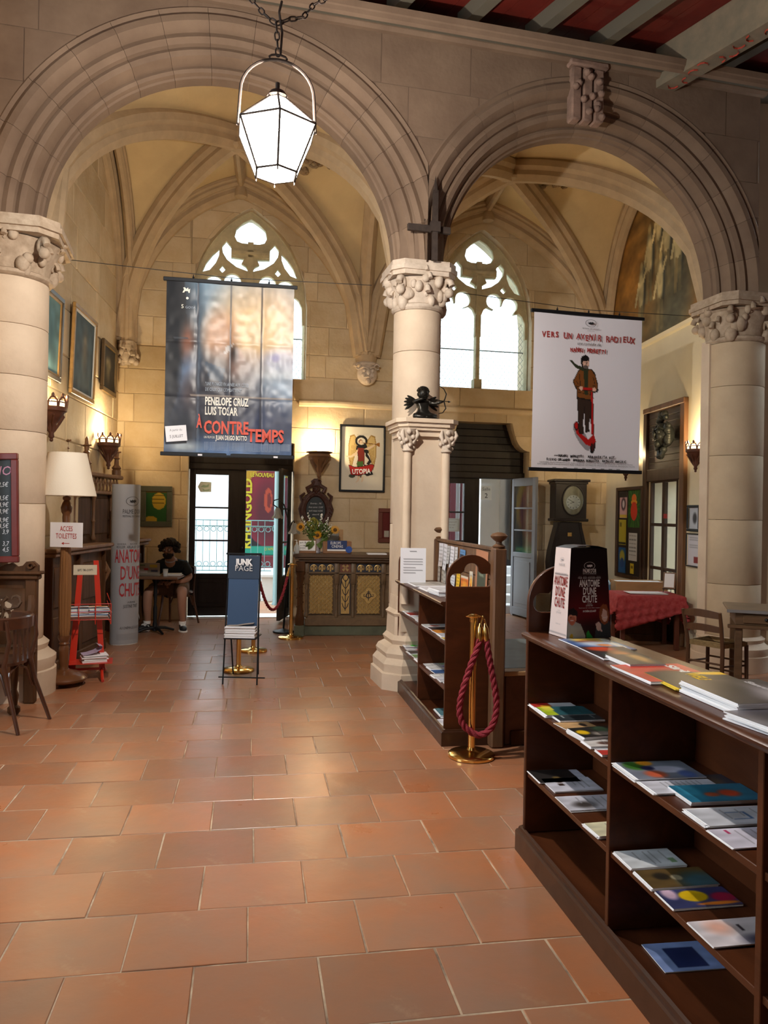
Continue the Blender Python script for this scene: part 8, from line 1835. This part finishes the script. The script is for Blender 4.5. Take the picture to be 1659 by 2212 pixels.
# ---- old wooden table at the right edge
ot = P(1568, 1312, 6.62); TT = .765; tt = thing('old_desk', 'worn wooden desk with a drawer at the right edge, in front of the red wall', 'desk', TR(ot.x+.02, 6.62, 0, rz=radians(-20))); WO = mat('worn_oak', (.17,.095,.045), .45, var=.5, scale=8, kind='wood', stretch=(.3,1,1), bump=.2)
m = MB(); m.cbox(0, 1.2, 0, .65, TT-.022, TT, .005); m.build('desktop', mat('desk_top', (.27,.19,.11), .4, var=.4, scale=5), tt); MB().cbox(-.01, 1.2, -.012, .0, TT-.026, TT+.002, .003).build('edge_strip', mat('metal_edge', (.32,.32,.32), .4, metal=.6), tt)
MB().cbox(.06, 1.15, .03, .62, TT-.13, TT-.022, .004).build('apron', WO, tt); MB().cbox(.12, .62, .018, .03, TT-.115, TT-.035, .006).build('drawer', WO, tt); MB().cbox(.0, 1.2, .0, .05, TT-.16, TT-.13, .004).build('lower_rail', WO, tt)
m = MB(); m.sphere((.30,.01,TT-.075), .014, 8, 6); m.build('drawer_knob', IRON, tt)
for x in (.09, 1.10):
    for y in (.06, .58): MB().cbox(x-.03, x+.03, y-.03, y+.03, 0, TT-.13, .006).build('leg', WO, tt)
# ---- posters on the red wall
def red_sheet(px, py, w, h, label, p, tilt=0):
    s_, z_ = WA.hit(px, py, -.09); t = thing('wall_poster', label, 'poster', WA.mat(s_+w/2, z_, -.09) @ Matrix.Rotation(tilt, 4, 'Y')); sheet('sheet', p, w, h, t, mt=PRINTM); return t
p = Paint(40, 60, (196,184,176), .65); p.ell(.55,.42,.3,.34,(110,84,66),.3); p.ell(.55,.3,.2,.15,(160,130,104),.3); p.poly([(.2,.42),(.8,.55),(.55,.80),(.3,.62)], (34,32,38)); p.ell(.5,.65,.12,.2,(120,92,72),.4)
t = red_sheet(1634, 1220, .38, .60, 'pale poster of a furry animal reading Prière de toucher on the red wall', p, .01); text('Prière', .06, INKG, t, -.165, .115, -.004, align='LEFT'); text('de toucher', .06, INKG, t, -.165, .06, -.004, align='LEFT')
p = Paint(30, 45, (204,202,200), .65); p.rect(.1,.92,.9,.94,(120,120,120)); t = red_sheet(1637, 1308, .36, .43, 'white Anatomie film poster on the red wall behind the desk', p, .02)
for s, z, w in (('ANATOMIE', .24, .26), ("D'UNE", .17, .15), ('CHUTE', .10, .17)): text(s, .075, RD, t, -.02, z, -.004, maxw=w, bold=.0015)
text('HÜLLER ARLAUD', .02, INKG, t, -.03, .325, -.004)
s_, z_ = WA.hit(1648, 953, -.09); t = thing('light_switch', 'small cream light switch on the red wall', 'switch', WA.mat(s_, z_, -.09)); MB().cbox(-.03,.03,-.012,0,-.04,.04,.003).build('plate', CREAM, t); MB().cbox(-.012,.012,-.02,-.01,-.015,.015,.002).build('rocker', PAPERD, t)

# ================================================================ the seated man, his table and chair
mx, my = -2.73, 10.02
SKIN = mat('skin', (.36,.19,.125), .6); SHIRT = mat('shirt_cloth', (.014,.022,.028), .85, var=.3, scale=12); SHORT = mat('shorts_cloth', (.12,.070,.038), .85, var=.2, scale=10); HAIR = mat('hair', (.012,.008,.006), .7)
mn = thing('person', 'bearded curly-haired person in dark t-shirt and brown shorts reading at the small table', 'person', TR(mx, my, 0, rz=radians(-4)))
V = [((0,.08,.53),.12),((0,.05,.64),.125),((0,-.01,.76),.14),((0,-.06,.835),.11),((0,-.11,.885),.052),((0,-.165,.945),.060),((0,-.185,1.01),.080),((0,-.175,1.065),.068),
 ((.15,-.05,.82),.060),((.235,-.03,.66),.045),((.20,-.20,.62),.036),((.12,-.29,.625),.026),
 ((-.15,-.05,.82),.060),((-.235,-.04,.66),.045),((-.17,-.20,.625),.036),((-.08,-.29,.625),.026),
 ((.09,.04,.51),.10),((.235,-.34,.50),.066),((.225,-.31,.28),.056),((.225,-.26,.09),.036),((.235,-.30,.05),.036),((.26,-.40,.03),.028),
 ((-.09,.04,.51),.10),((-.20,-.36,.50),.066),((-.21,-.34,.28),.056),((-.215,-.30,.09),.036),((-.22,-.34,.05),.036),((-.24,-.44,.03),.028)]
E = [(0,1),(1,2),(2,3),(3,4),(4,5),(5,6),(6,7),(3,8),(8,9),(9,10),(10,11),(3,12),(12,13),(13,14),(14,15),(0,16),(16,17),(17,18),(18,19),(19,20),(20,21),(0,22),(22,23),(23,24),(24,25),(25,26),(26,27)]
skin('body', V, E, SKIN, mn)
for sx_, w_ in ((1, (.12,-.29,.625)), (-1, (-.08,-.29,.625))):   # hands: palm, four fingers, thumb
    wx, wy, wz = w_; V = [((wx, wy, wz), .024), ((wx-sx_*.03, wy-.05, wz-.005), (.034,.018))]; E = [(0,1)]
    for f in range(4):
        ox = (f-1.5)*.017; L_ = (.026,.031,.029,.022)[f]; b0 = len(V); bx_, by_ = wx-sx_*.045+ox, wy-.075
        V += [((bx_, by_, wz-.004), .0095), ((bx_-sx_*.004, by_-L_, wz-.012), .009), ((bx_-sx_*.006, by_-L_*1.7, wz-.026), .0078), ((bx_-sx_*.006, by_-L_*1.9, wz-.040), .006)]; E += [(1,b0),(b0,b0+1),(b0+1,b0+2),(b0+2,b0+3)]
    b0 = len(V); V += [((wx-sx_*.055, wy-.035, wz+.004), .010), ((wx-sx_*.075, wy-.055, wz+.004), .009), ((wx-sx_*.085, wy-.075, wz-.002), .007)]; E += [(1,b0),(b0,b0+1),(b0+1,b0+2)]
    skin('hand', V, E, SKIN, mn, sub=1)
V = [((0,.09,.50),.135),((0,.06,.62),.145),((0,-.005,.76),.158),((0,-.06,.83),.122),((0,-.10,.865),.066),((.155,-.05,.815),.076),((.205,-.04,.73),.072),((.222,-.035,.69),.066),((-.155,-.05,.815),.076),((-.205,-.045,.73),.072),((-.222,-.04,.69),.066)]
skin('t_shirt', V, [(0,1),(1,2),(2,3),(3,4),(3,5),(5,6),(6,7),(3,8),(8,9),(9,10)], SHIRT, mn)
V = [((0,.09,.52),.13),((.10,.03,.515),.112),((.17,-.16,.515),.100),((.215,-.29,.512),.088),((-.10,.03,.515),.112),((-.155,-.16,.515),.100),((-.19,-.30,.512),.088)]
skin('shorts', V, [(0,1),(1,2),(2,3),(0,4),(4,5),(5,6)], SHORT, mn)
m = MB(); m.lathe([(.075,-.004),(.062,.012),(.058,.006)], 18); m.build('shirt_collar', mat('collar_pale', (.35,.38,.42), .8), mn, M=TR(0,-.105,.885,rx=radians(28)))
q = random.Random(4); m = MB()
for k in range(240):
    a = q.uniform(0, 2*pi); b_ = q.uniform(-.35, 1.5); r = q.uniform(.085, .125); fx, fy, fz = r*cos(a)*cos(b_)*1.05, r*sin(a)*cos(b_), r*sin(b_)*.95
    if fy < -.045 and fz < .055: continue
    m.sphere((fx, -.165+fy, 1.035+fz), q.uniform(.018,.030), 6, 4)
m.build('curly_hair', HAIR, mn, smooth=True, kind='stuff')
m = MB()
for k in range(120):
    a = q.uniform(-pi*.95, -.05*pi); b_ = q.uniform(-1.3, -.25); m.sphere((.066*cos(a)*cos(b_), -.195+.074*sin(a)*cos(b_), .985+.075*sin(b_)), q.uniform(.012,.018), 6, 4)
m.build('beard', HAIR, mn, smooth=True, kind='stuff')
m = MB(); m.tube([(0,-.258,1.03),(0,-.280,.995),(0,-.268,.985)], [.009,.014,.010], 7); m.build('nose', SKIN, mn, smooth=True)
for sx_ in (-1, 1):
    m = MB(); m.sphere((sx_*.030,-.252,1.018), .010, 8, 6); m.build('eye', mat('eye_white', (.5,.48,.45), .4), mn, smooth=True); m = MB(); m.sphere((sx_*.030,-.261,1.015), .0045, 6, 4); m.build('iris', INK, mn)
    m = MB(); m.sphere((sx_*.078,-.17,1.005), .020, 8, 6, (.4,.8,1.3)); m.build('ear', SKIN, mn, smooth=True)
    m = MB(); m.tube([(sx_*.016,-.262,1.044),(sx_*.034,-.262,1.048),(sx_*.05,-.25,1.042)], .004, 5); m.build('eyebrow', HAIR, mn)
m = MB(); m.tube([(-.018,-.268,.962),(0,-.272,.960),(.018,-.268,.962)], .005, 6); m.build('mouth', mat('lips', (.30,.12,.09), .6), mn)
m = MB()
for sx_ in (-1, 1):
    m.tube([(sx_*.033+.024*cos(a), -.272, 1.016+.018*sin(a)) for a in [i*pi/7 for i in range(14)]], .0028, 5, closed=True); m.tube([(sx_*.057,-.270,1.02),(sx_*.082,-.17,1.02)], .0028, 5)
m.tube([(-.009,-.274,1.018),(.009,-.274,1.018)], .0028, 5); m.build('glasses', INK, mn)
for i, (fx, fy, rz_) in enumerate(((.235,-.30,.45), (-.22,-.34,-.2))):
    m = MB(); m.M = TR(fx, fy, 0, rz=rz_); m.lathe([(.052,0),(.056,.012),(.052,.022)], 16, sy=2.2, cy=-.05); m.build('shoe_sole', WHITE, mn, smooth=True)
    m = MB(); m.M = TR(fx, fy, 0, rz=rz_); m.sphere((0,-.07,.045), .046, 12, 8, (1,1.9,.75)); m.sphere((0,.01,.06), .042, 10, 8, (1,1.1,1.15)); m.build('shoe_upper', mat('shoe_dark', (.02,.022,.026), .6), mn, smooth=True)
    m = MB(); m.M = TR(fx, fy, 0, rz=rz_); m.tube([(-.03,-.03,.085),(.03,-.045,.082)], .008, 5); m.tube([(-.03,-.055,.078),(.03,-.07,.072)], .008, 5); m.tube([(.044,.02,.03),(.046,-.03,.07)], .006, 5); m.lathe([(.043,.085),(.046,.12),(.04,.122)], 14, cy=.02); m.build('shoe_trim', WHITE, mn, smooth=True)
# chair: a copy of the bentwood chair
c2 = ch.copy(); COL.objects.link(c2); c2.matrix_basis = TR(mx+.02, my+.13, 0, rz=radians(-4))
for o in list(ch.children): k = o.copy(); COL.objects.link(k); k.parent = c2
c2['label'] = 'dark bentwood chair under the seated person by the left door'
tp = FL(343, 1366); bt = thing('bistro_table', 'small square brown bistro table on a black iron pedestal in front of the seated person', 'table', TR(tp.x-.05, tp.y, 0, rz=radians(4)))
MB().cbox(-.33, .31, -.22, .22, .675, .705, .006).build('tabletop', mat('bistro_top', (.13,.065,.035), .35, var=.3, scale=6), bt); m = MB(); m.lathe([(.035,.02),(.03,.10),(.022,.14),(.026,.3),(.018,.34),(.024,.5),(.02,.6),(.045,.66),(.09,.675)], 16); m.build('pedestal', IRON, bt, smooth=True)
for a in range(4): m = MB(); b_ = a*pi/2+.6; m.tube([(0,0,.06),(.13*cos(b_),.13*sin(b_),.05),(.25*cos(b_),.25*sin(b_),.014)], [.02,.018,.013], 8); m.build('foot', IRON, bt, smooth=True)
BTM = bt.matrix_basis
lt = thing('laptop', 'open laptop covered with stickers on the bistro table', 'laptop', BTM @ TR(-.10,-.02,.706)); LT = mat('laptop_grey', (.30,.27,.22), .4)
MB().cbox(-.155,.155,-.0,.17,0,.014,.003).build('base', LT, lt); m = MB(); m.M = TR(0,-.003,.012,rx=radians(8)); m.cbox(-.155,.155,-.006,.004,0,.15,.003); m.build('lid', LT, lt)
for i, (x, z, w, h, c) in enumerate(((-.06,.045,.13,.055,(.55,.53,.52)),(-.12,.10,.06,.05,(.35,.02,.02)),(-.01,.07,.05,.03,(.33,.02,.02)),(.08,.11,.09,.04,(.45,.33,.04)),(.09,.05,.08,.03,(.06,.07,.10)),(-.05,.12,.06,.02,(.10,.16,.10)))): m = MB(); m.M = TR(0,-.003,.012,rx=radians(8)); m.box(x-w/2,x+w/2,-.0085-.001*i,-.006,z-h/2+.005,z+h/2); m.build('sticker', mat('sticker_%d' % i, c, .5), lt)
t = thing('water_glass', 'glass of water on the bistro table', 'glass', BTM @ TR(.13,-.06,.706)); m = MB(); m.lathe([(.026,0),(.034,.09),(.031,.09),(.024,.008)], 16); m.build('tumbler', mat('tumbler', (.7,.75,.78), .1, alpha=.45), t, smooth=True); MB().lathe([(.023,.009),(.028,.05)], 14).build('water', GLASS, t)
t = thing('open_book', 'open book and papers in front of the seated person', 'book', BTM @ TR(.21,.08,.706, rz=.1)); stack(3, .17, .20, .008, 2, t, TR(), [PAPERD, PAPER], .01)
t = thing('loose_papers', 'white papers sticking out behind the film column by the bistro table', 'papers', BTM @ TR(-.29,-.05,.706, rz=.1)); stack(2, .10, .16, .005, 3, t, TR(), [PAPER], .01)
c0_ = FL(302, 1352); t = thing('power_cable', 'white cable hanging from the bistro table to a power adapter on the floor', 'cable', TR(0,0,0)); m = MB(); m.tube([P(288,1262,9.55),P(289,1290,9.5),P(296,1315,9.55),P(301,1335,9.6),(c0_.x,c0_.y,.04)], .004, 5); m.build('cord', PAPERD, t, smooth=True); m = MB(); m.M = TR(c0_.x+.03, c0_.y, 0, rz=.2); m.cbox(-.05,.05,-.03,.03,.001,.032,.006); m.build('adapter', PAPER, t)
# electric radiator-like dark box far right of the platform, seen through the trefoil end
